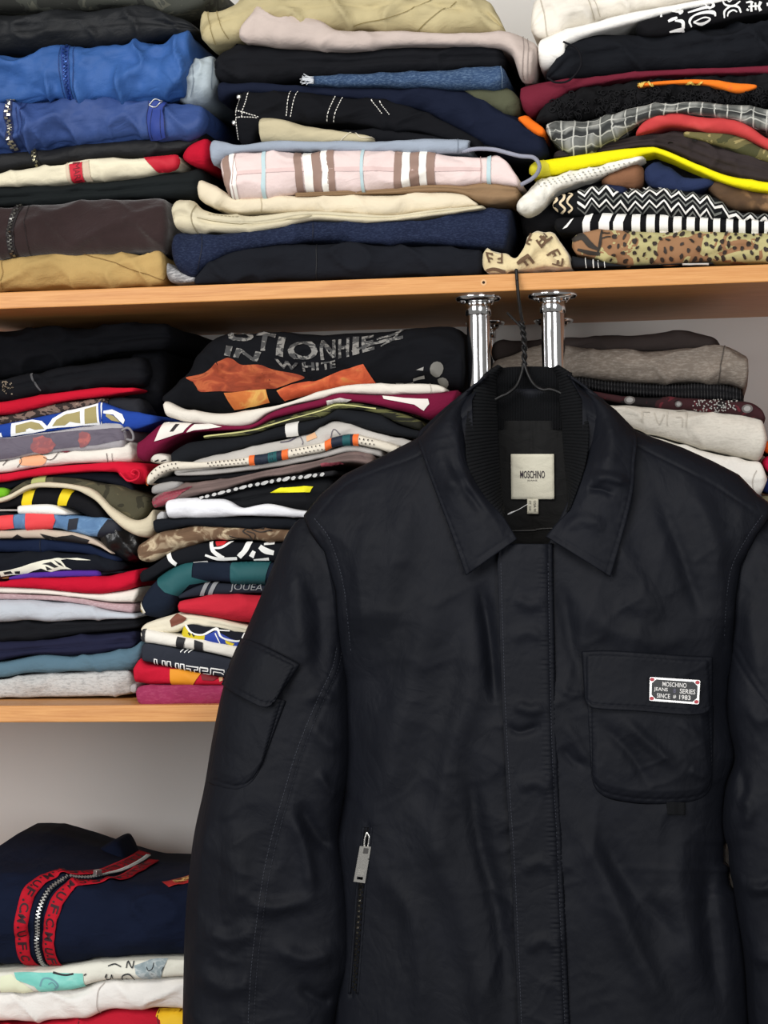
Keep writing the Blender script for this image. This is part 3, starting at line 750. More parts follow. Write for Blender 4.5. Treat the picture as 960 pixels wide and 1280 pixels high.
G('folded_burgundy_sweatshirt', 'burgundy sweatshirt under the thick black sweater on the right', 'sweatshirt',
  [(647, 108), (670, 101), (733, 96), (806, 88), (880, 85), (965, 81), (1040, 78)], [(650, 132), (664, 141), (690, 128), (712, 113), (760, 102), (806, 96), (880, 92), (965, 91), (1040, 90)], cloth((104, 32, 48), 0.08), Y=YR - 0.002, wr=0.002, cap=(.7, 0))
v, f = tube_vf(W(dp[:, 0], dp[:, 1], 0.022), 0.0012, 6)
o = mk('drawstring', v, f, cloth((22, 22, 26)), bpy.data.objects[[k.name for k in C.objects if k.name.startswith('folded_black_sweater')][-1]])
# crinkled black blouse with an orange printed edge
g = G('folded_black_blouse', 'crinkled black ruffle blouse above the grey plaid shirt', 'blouse',
      [(668, 146), (685, 128), (723, 110), (800, 99), (880, 93), (965, 90), (1040, 90)], [(668, 154), (707, 147), (793, 138), (840, 129), (965, 128), (1040, 130)], cloth((20, 20, 22), 0.3), Y=YR - 0.004, wr=0.006, fx=90, fz=110, cap=(.7, 0))
rs = np.random.RandomState(5); parts = []
for k in range(190):
    x = 690 + 275 * rs.rand(); t_ = np.interp(x, [690, 723, 800, 960], [128, 118, 112, 112]); b_ = np.interp(x, [690, 793, 840, 960], [148, 137, 128, 127])
    y = t_ + (b_ - t_) * rs.rand(); r = 2.0 + 1.8 * rs.rand(); a0 = 6.28 * rs.rand()
    a = a0 + np.linspace(0, 5.0, 10); X = x + r * np.cos(a); Y_ = y + r * 0.85 * np.sin(a)
    parts.append(tube_vf(g.surf(X, Y_, 0.0018), 0.0008, 4))
v, f = merge(parts); o = mk('ruffle', v, f, cloth((27, 27, 29)), g.o); o['kind'] = 'stuff'
G('folded_orange_garment', 'slim bright orange strip with a gold flecked edge in the right pile', 'garment',
  [(795, 105), (830, 101), (873, 98), (905, 101), (948, 106)], [(797, 108), (830, 105), (873, 105), (905, 111), (925, 115), (948, 109)], camo([(238, 120, 30), (240, 124, 32), (236, 112, 44), (226, 104, 52)], 20), Y=YR - 0.012, depth=0.15).print(
  [ellipse(797 + 40 * t_ + (40 if t_ > .5 else 0), 104.5 + 1.6 * math.sin(17 * t_), 1.8, 1.0, t_ * 9, 7) for t_ in np.linspace(0, 1, 22)], (224, 190, 92), 'gold_flecks', 0.0008)
G('folded_orange_garment', 'small orange corner beside the navy sweatpants and the grey plaid shirt', 'garment',
  [(645, 147), (658, 144), (670, 152), (681, 160)], [(650, 151), (660, 160), (672, 168), (681, 168)], cloth((236, 112, 30)), Y=0.022, depth=0.12, cap=(.5, .5))
# grey plaid shirt
def plaid_mat():
    t = NT('plaid_flannel'); uvn = t.t.nodes.new('ShaderNodeTexCoord'); sp = t.t.nodes.new('ShaderNodeSeparateXYZ')
    wv = t.noise(9, detail=3)
    t.l(uvn.outputs['UV'], sp.inputs[0]); col = None
    def lines(out, freq, width, soft, ph=0.0):
        m1 = t.n('ShaderNodeMath', operation='MULTIPLY_ADD'); t.l(out, m1.inputs[0]); m1.inputs[1].default_value = freq; m1.inputs[2].default_value = ph
        m0 = t.n('ShaderNodeMath', operation='MULTIPLY_ADD'); t.l(wv, m0.inputs[0]); m0.inputs[1].default_value = 1.9; t.l(m1.outputs[0], m0.inputs[2])
        m2 = t.n('ShaderNodeMath', operation='FRACT'); t.l(m0.outputs[0], m2.inputs[0])
        m3 = t.n('ShaderNodeMath', operation='PINGPONG'); t.l(m2.outputs[0], m3.inputs[0]); m3.inputs[1].default_value = 0.5
        return t.ramp(m3.outputs[0], [(max(0, width - soft), (1, 1, 1)), (width + soft, (0, 0, 0))])
    base = t.ramp(t.noise(60), [(0.3, lin((74, 76, 74))), (0.7, lin((112, 114, 110)))])
    a = lines(sp.outputs[0], 3.0, 0.17, 0.06); b = lines(sp.outputs[1], 3.4, 0.18, 0.06)
    col = t.mix(a, base, lin((142, 143, 138))); 
    c2 = t.mix(b, col, lin((46, 48, 48)))
    d = lines(sp.outputs[0], 6.0, 0.05, 0.03, 0.3); e = lines(sp.outputs[1], 6.8, 0.05, 0.03, 0.4)
    c3 = t.mix(d, c2, lin((196, 196, 188))); c4 = t.mix(e, c3, lin((188, 188, 180)))
    t.l(c4, t.b.inputs['Base Color']); t.b.inputs['Roughness'].default_value = 0.92
    t.bump(t.noise(800), 0.3, 0.0008)
    return t.m
M_plaid = plaid_mat()
G('folded_grey_plaid_shirt', 'grey plaid flannel shirt fanned out over the neon yellow garment', 'shirt',
  [(679, 155), (690, 150), (735, 145), (787, 136), (833, 127), (907, 128), (965, 134), (1040, 140)], [(683, 168), (702, 184), (720, 196), (765, 173), (805, 149), (850, 140), (907, 146), (965, 163), (1040, 176)],
  M_plaid, Y=YR - 0.010, wr=0.004, fx=40, fz=40, layers=(0.45,), cap=(.5, 0))
G('folded_red_garment', 'washed red garment draped under the grey plaid shirt', 'garment',
  [(792, 166), (806, 150), (833, 136), (873, 143), (927, 153), (965, 174), (1040, 196)], [(796, 168), (815, 163), (840, 157), (893, 164), (927, 169), (965, 188), (1040, 210)],
  camo([(150, 36, 44), (196, 66, 66), (210, 84, 82), (206, 60, 62)], 10, interp='LINEAR'), Y=YR - 0.006, wr=0.003)
G('folded_camouflage_trousers', 'olive and tan camouflage end under the washed red garment at the right edge', 'trousers',
  [(852, 163), (880, 164), (912, 164), (940, 176), (965, 190), (1040, 214)], [(852, 170), (880, 176), (912, 186), (940, 197), (965, 203), (1040, 222)],
  camo([(72, 72, 46), (104, 98, 62), (150, 138, 92), (128, 116, 74)], 22), Y=YR, wr=0.003)
g = G('folded_charcoal_trousers', 'brownish charcoal trousers with a button fly above the neon yellow garment', 'trousers',
      [(690, 188), (740, 178), (770, 172), (800, 166), (850, 164), (900, 178), (965, 202), (1040, 222)], [(690, 197), (740, 192), (800, 184), (827, 185), (873, 205), (913, 220), (965, 228), (1040, 236)],
      cloth((52, 45, 45), 0.15), Y=YR + 0.006, wr=0.006, fx=40, fz=50, layers=(0.35, 0.65))
for (x, y) in ((838, 178), (868, 176)):
    g.print([stroke([(x - 3, y), (x, y - 1), (x + 3, y)], (1, 2, 1))], (22, 19, 20), 'buttonhole', 0.0008)
g = G('folded_yellow_garment', 'neon yellow garment snaking through the right upper pile', 'garment',
      [(659, 209), (677, 200), (723, 192), (800, 184), (827, 185), (873, 205), (913, 220), (965, 227), (1040, 230)], [(662, 217), (687, 217), (740, 207), (807, 193), (827, 194), (873, 214), (913, 230), (965, 240), (1040, 246)],
      cloth((238, 228, 22), 0.05), Y=YR - 0.014, wr=0.001)
g.print([[(655, 200), (674, 197), (686, 205), (688, 218), (660, 220)]], (206, 196, 40), 'mesh_patch')
LACE = cloth((236, 233, 222), 0.10, 0.95, 260, 0.9)
g = G('folded_white_lace_top', 'off-white lace top trailing down under the neon yellow garment', 'top',
      [(642, 256), (655, 240), (670, 228), (687, 219), (740, 208), (806, 193)], [(646, 264), (660, 268), (678, 256), (700, 235), (750, 219), (806, 198)], LACE, Y=YR - 0.016, wr=0.004, fx=90, fz=90, depth=0.22)
g.print([ellipse(672 + 125 * t_, 228 - 27 * t_ + 3 * (i % 3), 1.1, 0.8, 0, 6) for i, t_ in enumerate(np.linspace(0, 1, 60))], (160, 158, 148), 'eyelets')
G('folded_black_sweater', 'black knit filling the gap right of the lace top, above the zigzag knit', 'sweater',
  [(648, 240), (690, 236), (760, 205), (807, 194), (830, 194), (870, 212), (900, 226)], [(650, 300), (690, 292), (760, 262), (800, 250), (840, 244), (880, 240), (900, 238)], cloth((17, 17, 20)), Y=YR + 0.022, wr=0.003, depth=0.24)
G('folded_brown_shirt', 'brown collar piece beside the blue denim shirt in the right pile', 'shirt',
  [(748, 224), (765, 216), (785, 206), (806, 202)], [(754, 228), (770, 234), (790, 234), (806, 231)], cloth((128, 90, 66), 0.1), Y=YR - 0.006, depth=0.2, wr=0.003)
G('folded_denim_shirt', 'crumpled dark blue denim shirt right of the brown collar piece', 'shirt',
  [(803, 206), (820, 201), (836, 206), (854, 219), (880, 222), (896, 226)], [(804, 230), (824, 236), (850, 240), (870, 238), (884, 234), (896, 229)], cloth((36, 46, 76), 0.25), Y=YR - 0.008, depth=0.2, wr=0.005, fx=50, fz=50)
G('folded_navy_shirt', 'small navy triangular collar above the zigzag knit', 'shirt',
  [(750, 228), (766, 230), (786, 234)], [(764, 240), (774, 242), (784, 240)], cloth((30, 36, 60)), Y=YR - 0.012, depth=0.12)
G('folded_brown_jeans', 'acid-washed brown jeans at the right edge under the neon yellow garment', 'jeans',
  [(880, 230), (900, 226), (918, 231), (965, 240), (1040, 246)], [(886, 236), (905, 254), (918, 260), (965, 264), (1040, 268)], camo([(40, 34, 32), (92, 70, 50), (156, 120, 84), (116, 86, 58)], 16, interp='LINEAR'), Y=YR - 0.004, wr=0.004)
# zigzag knit
zg = G('folded_zigzag_sweater', 'black and white zigzag knit sweater in the right pile', 'sweater',
       [(690, 250), (712, 238), (740, 230), (787, 235), (822, 232), (887, 244), (917, 263), (965, 268), (1040, 272)], [(693, 262), (720, 270), (760, 265), (830, 268), (873, 271), (917, 273), (965, 275), (1040, 278)],
       cloth((24, 25, 27), 0.2, 0.95, 400, 0.7), Y=YR - 0.010, wr=0.003, cap=(.6, 0))
topx, topy = [690, 712, 740, 787, 822, 887, 917, 965], [250, 238, 230, 235, 232, 244, 263, 268]
def zz(off, w_, x0=722, x1=966, per=18.0, amp=4.2):
    P = []; k = 0; x = x0
    while x <= x1:
        P.append((x, np.interp(x, topx, topy) + off + (amp if k % 2 else -amp) * (1.0 if x < 900 else 0.7))); x += per / 2; k += 1
    P = np.array(P); up = P.copy(); up[:, 1] -= w_ / 2; dn = P.copy(); dn[:, 1] += w_ / 2
    n_ = len(P); return (np.vstack([up, dn]), [(i, i + 1, n_ + i + 1, n_ + i) for i in range(n_ - 1)])
def clipx(z, x1):
    v, f = z; return (v, [q_ for q_ in f if v[q_[1]][0] < x1])
zg.print([zz(8, 3.0), clipx(zz(22, 2.6), 905), clipx(zz(-2, 2.0, 780), 835)], (236, 234, 228), 'white_zigzag', 0.0010, L=4)
zg.print([clipx(zz(15, 2.4), 905), zz(3.5, 1.8), clipx(zz(28, 2.2), 890)], (112, 114, 110), 'grey_zigzag', 0.0008, L=4)
cz = [stroke([(692 + 9 * i, 246 - 3 * i + 0), (697 + 9 * i, 250 - 3 * i), (691 + 9 * i, 256 - 2 * i), (697 + 9 * i, 262 - i), (692 + 9 * i, 267 - i)], 2.6) for i in range(3)]
zg.print(cz, (222, 204, 172), 'cream_zigzag', 0.001, L=3)
# striped top
sg = G('folded_striped_top', 'black and white vertically striped top above the leopard camouflage garment', 'top',
       [(690, 276), (700, 271), (722, 270), (760, 266), (830, 269), (873, 271), (917, 273), (965, 276), (1040, 279)], [(694, 290), (720, 292), (745, 289), (850, 288), (965, 290), (1040, 291)], cloth((18, 18, 20)), Y=YR - 0.008, wr=0.001, cap=(.6, 0))
sp_ = []
for i, (a, b) in enumerate(((275, 302), (335, 375), (390, 427), (450, 482), (505, 537), (555, 587), (606, 637), (656, 687), (706, 736), (756, 782), (805, 831), (852, 877), (900, 926), (948, 975))):
    a, b = 640 + a / 3, 640 + b / 3; d = 3.5 if i < 3 else 0.6
    sp_.append([(a + d, 262), (b + d, 262), (b - d, 278), (b - d, 294), (a - d, 294), (a - d, 278)])
sp_.append([(713, 275), (717, 273), (709, 284), (703, 286)])
sg.print(sp_, (238, 236, 230), 'white_stripes')
# leopard camouflage garment
lg = G('folded_leopard_garment', 'leopard-spotted camouflage garment at the bottom of the right upper pile', 'garment',
       [(712, 296), (735, 290), (752, 288), (813, 287), (965, 289), (1040, 290)], [(716, 318), (740, 323), (763, 328), (787, 331), (853, 328), (965, 326), (1040, 324)],
       camo([(150, 112, 80), (182, 174, 124), (174, 168, 120), (150, 112, 80)], 30, (1, 1, 1.2), hi=0.61), Y=YR - 0.016, wr=0.003, cap=(.7, 0), k=0.7)
rs = np.random.RandomState(12); sp_ = []; pts = []
for k in range(900):
    x, y = 762 + 200 * rs.rand(), 290 + 35 * rs.rand()
    if any((x - a) ** 2 + ((y - b) * 1.1) ** 2 < 62 for a, b in pts): continue
    pts.append((x, y)); sp_.append(ellipse(x, y, 2.2 + 1.8 * rs.rand(), 1.5 + 1.6 * rs.rand(), 3.1 * rs.rand(), 9, 0.5, rs))
lg.print(sp_, (46, 36, 30), 'leopard_spots', 0.0007, L=3)
lg.print([stroke([(716, 300), (728, 296), (738, 306), (748, 312)], (4, 7, 8, 3)), stroke([(722, 312), (735, 316), (750, 318)], (3, 6, 4)), stroke([(752, 290), (750, 304), (746, 320)], (2, 4, 2)), stroke([(752, 293), (762, 291)], 1.4), stroke([(752, 298), (763, 296)], 1.4)], (44, 38, 32), 'tail_marks', 0.0007, L=3)
g = G('folded_tartan_garment', 'dark tartan edge with white lines lying on the shelf under the leopard garment', 'garment',
      [(712, 319), (740, 325), (763, 329), (790, 332), (853, 329), (893, 328)], [(713, 334), (760, 333), (800, 332), (860, 330), (893, 330)], cloth((30, 32, 36)), Y=YR - 0.012, wr=0.001, depth=0.2)
g.print([stroke([(731, 322), (733, 333)], 1.0), stroke([(741, 324), (742, 333)], 1.6), stroke([(747, 326), (748, 333)], 0.9), stroke([(755, 327), (756, 333)], 1.0), stroke([(853, 330), (886, 329.5)], 1.0)], (206, 206, 202), 'white_lines')

# ================================================================ middle shelf, left pile
GM = 'folded clothes on the middle shelf'
def H(*a, **kw): return G(*a, grp=GM, **kw)
YA = 0.092
X0 = -60
def ext(P, dx=0): return [(X0, P[0][1] + (P[0][1] - P[1][1]) * 0.3)] + P
H('folded_black_hoodie', 'black hoodie on top of the left middle pile, almost lost in shadow', 'hoodie',
  [(X0, 410), (100, 407), (200, 405), (214, 416)], [(X0, 482), (40, 468), (100, 450), (214, 432)], cloth((15, 16, 20)), Y=YA + 0.01, wr=0.005, layers=(0.5,))
g = H('folded_black_jeans', 'black studded jeans under the shadowed hoodie, above the red t-shirt', 'jeans',
      ext([(0, 475), (45, 464), (100, 452), (160, 444), (182, 446)]), ext([(0, 502), (57, 492), (115, 486), (182, 484)]), cloth((18, 19, 23)), Y=YA - 0.004, wr=0.004, layers=(0.45,), cap=(0, 1))
rs = np.random.RandomState(2)
g.print([ellipse(0 + 16 * rs.rand(), 478 + 14 * rs.rand(), 1.0, 0.8, 0, 6) for k in range(34)], (120, 108, 92), 'studs')
g.print([stroke([(62, 457), (75, 448), (98, 446), (125, 432), (150, 423)], 0.9), stroke([(38, 468), (42, 478), (50, 488)], (3, 2))], (74, 74, 76), 'seam')
H('folded_black_tshirt', 'black garment end hanging right of the studded jeans and blue lettered t-shirt', 't-shirt',
  [(150, 440), (180, 436), (208, 440)], [(150, 520), (180, 522), (206, 508)], cloth((16, 17, 21)), Y=YA + 0.03, depth=0.2, wr=0.004)
H('folded_red_tshirt', 'red t-shirt highest in the left middle pile, under the studded black jeans', 't-shirt',
  ext([(0, 502), (57, 492), (115, 486), (172, 484)]), ext([(0, 518), (34, 512), (80, 501), (115, 496), (172, 489)]), cloth((186, 20, 44)), Y=YA - 0.012, wr=0.001, cap=(0, 1))
g = H('folded_beige_print_tshirt', 'beige speckled print strip between the red t-shirt and the blue lettered one', 't-shirt',
      ext([(0, 520), (80, 503), (134, 497)]), ext([(0, 532), (46, 523), (92, 512), (134, 504)]), camo([(50, 42, 40), (120, 100, 90), (150, 132, 118), (96, 80, 74)], 60), Y=YA - 0.006, wr=0.001)
H('folded_charcoal_tshirt', 'charcoal fold right of the beige speckled strip, above the blue lettered t-shirt', 't-shirt',
  [(128, 500), (150, 496), (172, 498), (182, 508)], [(130, 506), (150, 514), (168, 522), (180, 522)], cloth((38, 39, 44)), Y=YA, depth=0.22)
BLU = (34, 66, 150)
g = H('folded_blue_tshirt', 'royal blue t-shirt with large gold letters outlined in white', 't-shirt',
      ext([(0, 531), (57, 519), (100, 510), (124, 503), (135, 506), (160, 514), (198, 520)]), ext([(0, 547), (69, 539), (128, 530), (150, 536), (165, 537), (198, 528)]), cloth(BLU), Y=YA - 0.012, wr=0.001, k=0.6)
q = lambda P: [(a / 4.571, 490 + b / 4.571) for a, b in P]
WH = (238, 240, 240); GOLD = (160, 148, 98)
g.print([q([(66, 185), (185, 160), (240, 165), (278, 205), (250, 222), (60, 250)]), q([(262, 205), (300, 150), (380, 110), (460, 92), (520, 78), (580, 64), (584, 100), (580, 178), (262, 212)]),
         q([(592, 108), (640, 102), (700, 130), (716, 160), (706, 182), (680, 160), (650, 130), (592, 122)]), q([(0, 235), (8, 232), (12, 252), (0, 252)])], WH, 'letter_outline', 0.0006)
g.print([q([(92, 192), (180, 170), (225, 178), (252, 210), (200, 216), (170, 206), (150, 214), (148, 224), (90, 234)]), q([(296, 196), (322, 158), (380, 128), (456, 110), (458, 178), (430, 176), (400, 170), (370, 190)]),
         q([(482, 98), (550, 82), (556, 170), (484, 180)]), q([(608, 124), (650, 136), (690, 172), (640, 160), (608, 140)])], GOLD, 'gold_letters', 0.0010)
g.print([q([(560, 66), (572, 62), (582, 160), (570, 178)])], BLU, 'blue_letter_gap', 0.0010)
g = H('folded_grey_print_tshirt', 'light grey t-shirt with a faded purple-grey photo print and pink blotches', 't-shirt',
      ext([(0, 547), (69, 538), (128, 529), (147, 526), (156, 534)]), ext([(0, 575), (46, 568), (115, 563), (156, 559)]), cloth((168, 166, 170), 0.06), Y=YA - 0.016, wr=0.0015, k=0.6, cap=(0, .5))
g.print([[(X0, 560), (0, 549), (69, 541), (128, 536), (152, 535), (154, 549), (120, 556), (46, 564), (0, 573), (X0, 578)]], None, 'photo_print', mat=camo([(84, 78, 90), (104, 98, 110), (92, 86, 98), (112, 106, 116)], 40, interp='LINEAR'))
g.print([ellipse(53, 556, 15, 11, 0, 16, 0.3, rs), ellipse(105, 549, 8, 10, 0.3, 14, 0.4, rs)], None, 'pink_blotches', 0.0009, mat=camo([(112, 92, 100), (150, 92, 94), (176, 104, 100), (136, 88, 94)], 60, interp='LINEAR'))
pth = smooth_path([(152, 538), (160, 535), (166, 542), (166, 550), (158, 549)], 24)
v, f = tube_vf(W(pth[:, 0], pth[:, 1], YA - 0.018), 0.0016, 6); mk('neck_tape', v, f, cloth((130, 128, 130)), g.o)
g = H('folded_white_print_tshirt', 'white t-shirt with a peach cartoon patch, resting on a red t-shirt', 't-shirt',
      ext([(0, 577), (23, 572), (80, 565), (147, 557), (160, 552), (167, 558)]), ext([(0, 590), (57, 582), (128, 577), (162, 577), (167, 574)]), cloth((226, 220, 210), 0.05), Y=YA - 0.012, wr=0.0015, cap=(0, .6))
g.print([soft(q([(120, 385), (170, 362), (240, 366), (270, 382), (240, 412), (130, 418), (112, 400)]))], (232, 168, 126), 'peach_patch')
g.print([stroke(q([(20, 420), (60, 385), (110, 380), (124, 400), (100, 428)]), 0.8), stroke(q([(250, 375), (290, 388), (320, 372), (335, 352)]), 0.8), stroke(q([(612, 350), (616, 372), (614, 396)]), 0.8), stroke(q([(645, 350), (643, 396)]), 0.6)], (66, 46, 44), 'outline', 0.0009, L=3)
g.print([q([(340, 350), (400, 344), (380, 352)])], (130, 26, 44), 'maroon_fleck')
H('folded_red_tshirt', 'red t-shirt with a curled sleeve end, under the white cartoon t-shirt', 't-shirt',
  ext([(0, 592), (57, 583), (128, 578), (174, 579), (187, 590)]), ext([(0, 602), (57, 594), (137, 589), (150, 597), (168, 605), (187, 599)]), cloth((196, 22, 48)), Y=YA - 0.018, wr=0.001, cap=(0, .8))
cp = smooth_path([(150, 591), (160, 601), (172, 598), (174, 590), (168, 587), (164, 591), (169, 594)], 30)
v, f = tube_vf(W(cp[:, 0], cp[:, 1], YA - 0.024), 0.0013, 6); mk('rolled_hem', v, f, cloth((206, 34, 58)), C.objects[[k.name for k in C.objects if k.name.startswith('folded_red_tshirt')][-1]])
H('folded_navy_tshirt', 'thin dark navy strip between the curled red t-shirt and the olive camouflage one', 't-shirt',
  ext([(0, 603), (57, 595), (137, 590), (168, 606)]), ext([(0, 614), (30, 604), (70, 597), (137, 604), (172, 622)]), cloth((22, 24, 32)), Y=YA, wr=0.001)
H('folded_camouflage_tshirt', 'dark olive camouflage t-shirt arching over the cream neckline', 't-shirt',
  [(8, 617), (25, 604), (41, 598), (57, 595), (92, 597), (128, 604), (160, 611), (187, 622)], [(8, 620), (30, 610), (55, 606), (87, 608), (119, 619), (145, 640), (165, 650), (184, 644)], camo([(52, 50, 38), (74, 71, 54), (92, 86, 64), (60, 56, 44)], 24), Y=YA - 0.012, wr=0.003).print(
  [[(40, 597), (57, 594), (56, 606), (38, 610)]], (164, 170, 104), 'green_band')
H('folded_green_garment', 'lime green corner at the left edge of the photo', 'garment',
  [(X0, 614), (0, 610), (12, 615)], [(X0, 626), (0, 622), (12, 617)], cloth((112, 178, 40)), Y=YA - 0.010, depth=0.2)
H('folded_cream_tshirt', 'cream t-shirt whose neckline curves down to a loop at the right', 't-shirt',
  ext([(0, 622), (34, 606), (57, 603), (92, 606), (119, 615), (142, 636), (165, 650), (180, 648), (188, 638), (193, 640)]), ext([(0, 628), (34, 612), (57, 609), (92, 612), (115, 624), (138, 648), (158, 664), (175, 671), (187, 671), (194, 662)]), cloth((208, 198, 172), 0.06), Y=YA - 0.020, wr=0.001, cap=(0, .5))
g = H('folded_black_tshirt', 'black t-shirt with two yellow stripes under the cream neckline', 't-shirt',
      ext([(0, 628), (30, 615), (60, 611), (87, 612), (110, 622), (130, 644)]), ext([(0, 636), (23, 633), (60, 632), (85, 636), (110, 648), (130, 652)]), cloth((20, 20, 23)), Y=YA - 0.010, wr=0.0015)
g.print([[(31, 611), (45, 609), (38, 631), (26, 632)], [(77, 610), (91, 610), (82, 632), (70, 632)]], (234, 206, 20), 'yellow_stripe')
H('folded_white_tshirt', 'short white strip under the black t-shirt with yellow stripes', 't-shirt',
  [(18, 633), (40, 631), (64, 631), (86, 641)], [(18, 642), (50, 643), (86, 644)], cloth((236, 234, 228), 0.04), Y=YA - 0.016, wr=0.0008, depth=0.24)
H('folded_black_tshirt', 'black t-shirt ending in a pink fleck, just above the coral and denim print', 't-shirt',
  ext([(0, 640), (18, 642), (86, 644), (110, 648), (132, 652)]), ext([(0, 648), (32, 643), (66, 643), (100, 646), (132, 656)]), cloth((22, 22, 25)), Y=YA - 0.006, wr=0.001).print(
  [[(122, 650), (130, 646), (134, 644), (130, 652)]], (190, 84, 96), 'pink_fleck')
g = H('folded_coral_print_tshirt', 'coral, denim blue and black printed t-shirt in the left middle pile', 't-shirt',
      ext([(0, 645), (32, 641), (66, 642), (100, 645), (140, 650), (152, 655)]), ext([(0, 662), (64, 661), (92, 665), (120, 669), (152, 667)]), camo([(70, 100, 138), (92, 126, 164), (116, 150, 186), (60, 84, 116)], 40, interp='LINEAR'), Y=YA - 0.014, wr=0.0015, k=0.7)
g.print([[(X0, 655), (0, 645), (16, 644), (17, 660), (0, 662), (X0, 664)], [(32, 641), (66, 642), (70, 650), (64, 661), (32, 662)]], (226, 66, 70), 'coral_panel')
g.print([[(86, 649), (98, 648), (96, 661), (84, 662)], [(134, 650), (152, 652), (152, 668), (120, 669)]], (24, 28, 40), 'dark_panel')
g = H('folded_beige_tshirt', 'beige t-shirt with black brush shapes under the coral and denim print', 't-shirt',
      ext([(0, 663), (57, 662), (100, 668), (120, 676), (142, 692)]), ext([(0, 673), (57, 673), (100, 678), (120, 682), (142, 694)]), cloth((190, 174, 158), 0.06), Y=YA - 0.012, wr=0.001)
g.print([[(10, 674), (22, 668), (34, 674)], [(50, 667), (70, 671), (90, 669), (112, 675), (108, 680), (80, 676), (60, 675)]], (26, 24, 26), 'brush_shapes')
H('folded_leather_jacket', 'glossy black leather sleeve folded beside the beige brush t-shirt', 'jacket',
  [(118, 660), (140, 652), (160, 660), (176, 676)], [(120, 676), (135, 690), (150, 704), (168, 704)], cloth((18, 18, 20), 0.1, 0.32, 300, 0.1, spec=0.5), Y=YA - 0.010, depth=0.2, wr=0.004, fx=60, fz=60)
H('folded_navy_tshirt', 'dark navy t-shirt with a faint seam above the white skull print', 't-shirt',
  ext([(0, 675), (55, 673), (103, 679), (150, 698)]), ext([(0, 690), (69, 691), (110, 694), (150, 703)]), cloth((20, 30, 54)), Y=YA - 0.008, wr=0.0025, cap=(0, 1)).print([stroke([(50, 673), (51, 690)], 0.8)], (10, 16, 32), 'seam')
g = H('folded_black_print_tshirt', 'black t-shirt with a white skull-like print', 't-shirt',
      ext([(0, 691), (69, 691), (110, 694), (152, 702)]), ext([(0, 722), (34, 718), (69, 716), (121, 714), (153, 715)]), cloth((20, 23, 30)), Y=YA - 0.012, wr=0.0025, k=0.7)
q = lambda P: [(a / 4.364, 640 + b / 4.364) for a, b in P]
g.print([q([(0, 322), (60, 312), (120, 298), (180, 278), (240, 262), (320, 252), (360, 256), (330, 262), (360, 300), (392, 312), (330, 310), (280, 318), (225, 306), (180, 318), (130, 336), (60, 338), (0, 348)]), q([(340, 252), (420, 250), (500, 264), (420, 262)])], (226, 224, 206), 'skull_print', 0.0006, L=3)
g.print([q([(230, 285), (280, 272), (320, 296), (300, 300), (262, 290)]), q([(250, 296), (290, 306), (262, 312)]), q([(20, 325), (60, 318), (70, 330), (24, 336)]), q([(80, 320), (110, 318), (106, 332), (82, 332)]), q([(300, 262), (330, 280), (350, 300), (320, 286)])], (18, 18, 22), 'skull_shadow_ink', 0.0009, L=3)
g.print([q([(0, 352), (40, 345), (60, 356), (20, 372), (0, 374)])], (150, 110, 60), 'gold_print')
H('folded_purple_tshirt', 'slim purple t-shirt edge above a red t-shirt', 't-shirt',
  [(8, 722), (34, 717), (87, 713), (124, 713)], [(8, 725), (57, 722), (119, 721), (126, 718)], cloth((78, 44, 140)), Y=YA - 0.014, wr=0.0005, depth=0.24)
H('folded_black_tshirt', 'short black end right of the purple edge', 't-shirt',
  [(118, 715), (140, 714), (156, 714)], [(118, 721), (140, 717), (156, 716)], cloth((22, 22, 28)), Y=YA - 0.006, wr=0.0005, depth=0.24)
H('folded_red_tshirt', 'red t-shirt between the purple edge and a white t-shirt', 't-shirt',
  ext([(0, 727), (14, 724), (55, 722), (119, 721), (147, 716), (172, 711)]), ext([(0, 734), (46, 736), (92, 740), (126, 741), (172, 733)]), cloth((186, 18, 46)), Y=YA - 0.018, wr=0.0025, cap=(0, .4))
H('folded_white_tshirt', 'thin white t-shirt below the red one, left middle pile', 't-shirt',
  ext([(0, 734), (50, 736), (92, 741), (126, 742), (174, 734)]), ext([(0, 741), (80, 745), (137, 753), (168, 754)]), cloth((228, 222, 212), 0.04), Y=YA - 0.012, wr=0.001, cap=(0, .4))
H('folded_pink_melange_tshirt', 'dusty pink melange t-shirt, a thin strip above the pale grey sweatshirt', 't-shirt',
  ext([(0, 742), (80, 746), (137, 754), (169, 755)]), ext([(0, 749), (80, 752), (137, 763), (167, 767)]), cloth((172, 144, 148), 0.12, heather=0.5, hcol=(206, 186, 188)), Y=YA - 0.014, wr=0.001, cap=(0, .4))
H('folded_pale_grey_sweatshirt', 'pale blue-grey sweatshirt in the lower half of the left middle pile', 'sweatshirt',
  ext([(0, 750), (80, 753), (137, 764), (170, 768)]), ext([(0, 776), (34, 774), (69, 777), (103, 775), (172, 773)]), cloth((184, 190, 198), 0.06), Y=YA - 0.020, wr=0.002, cap=(0, .4))
H('folded_black_sweatshirt', 'black sweatshirt under the pale blue-grey one', 'sweatshirt',
  ext([(0, 776), (34, 775), (103, 776), (174, 773)]), ext([(0, 802), (57, 801), (110, 792), (176, 785)]), cloth((21, 22, 26)), Y=YA - 0.014, wr=0.004, layers=(0.5,), cap=(0, .6))
H('folded_navy_sweatshirt', 'dark indigo sweatshirt folded in two layers above the slate blue one', 'sweatshirt',
  ext([(0, 803), (57, 801), (110, 792), (172, 787)]), ext([(0, 826), (53, 818), (92, 819), (168, 813)]), cloth((30, 32, 54)), Y=YA - 0.018, wr=0.003, layers=(0.6,), cap=(0, .6))
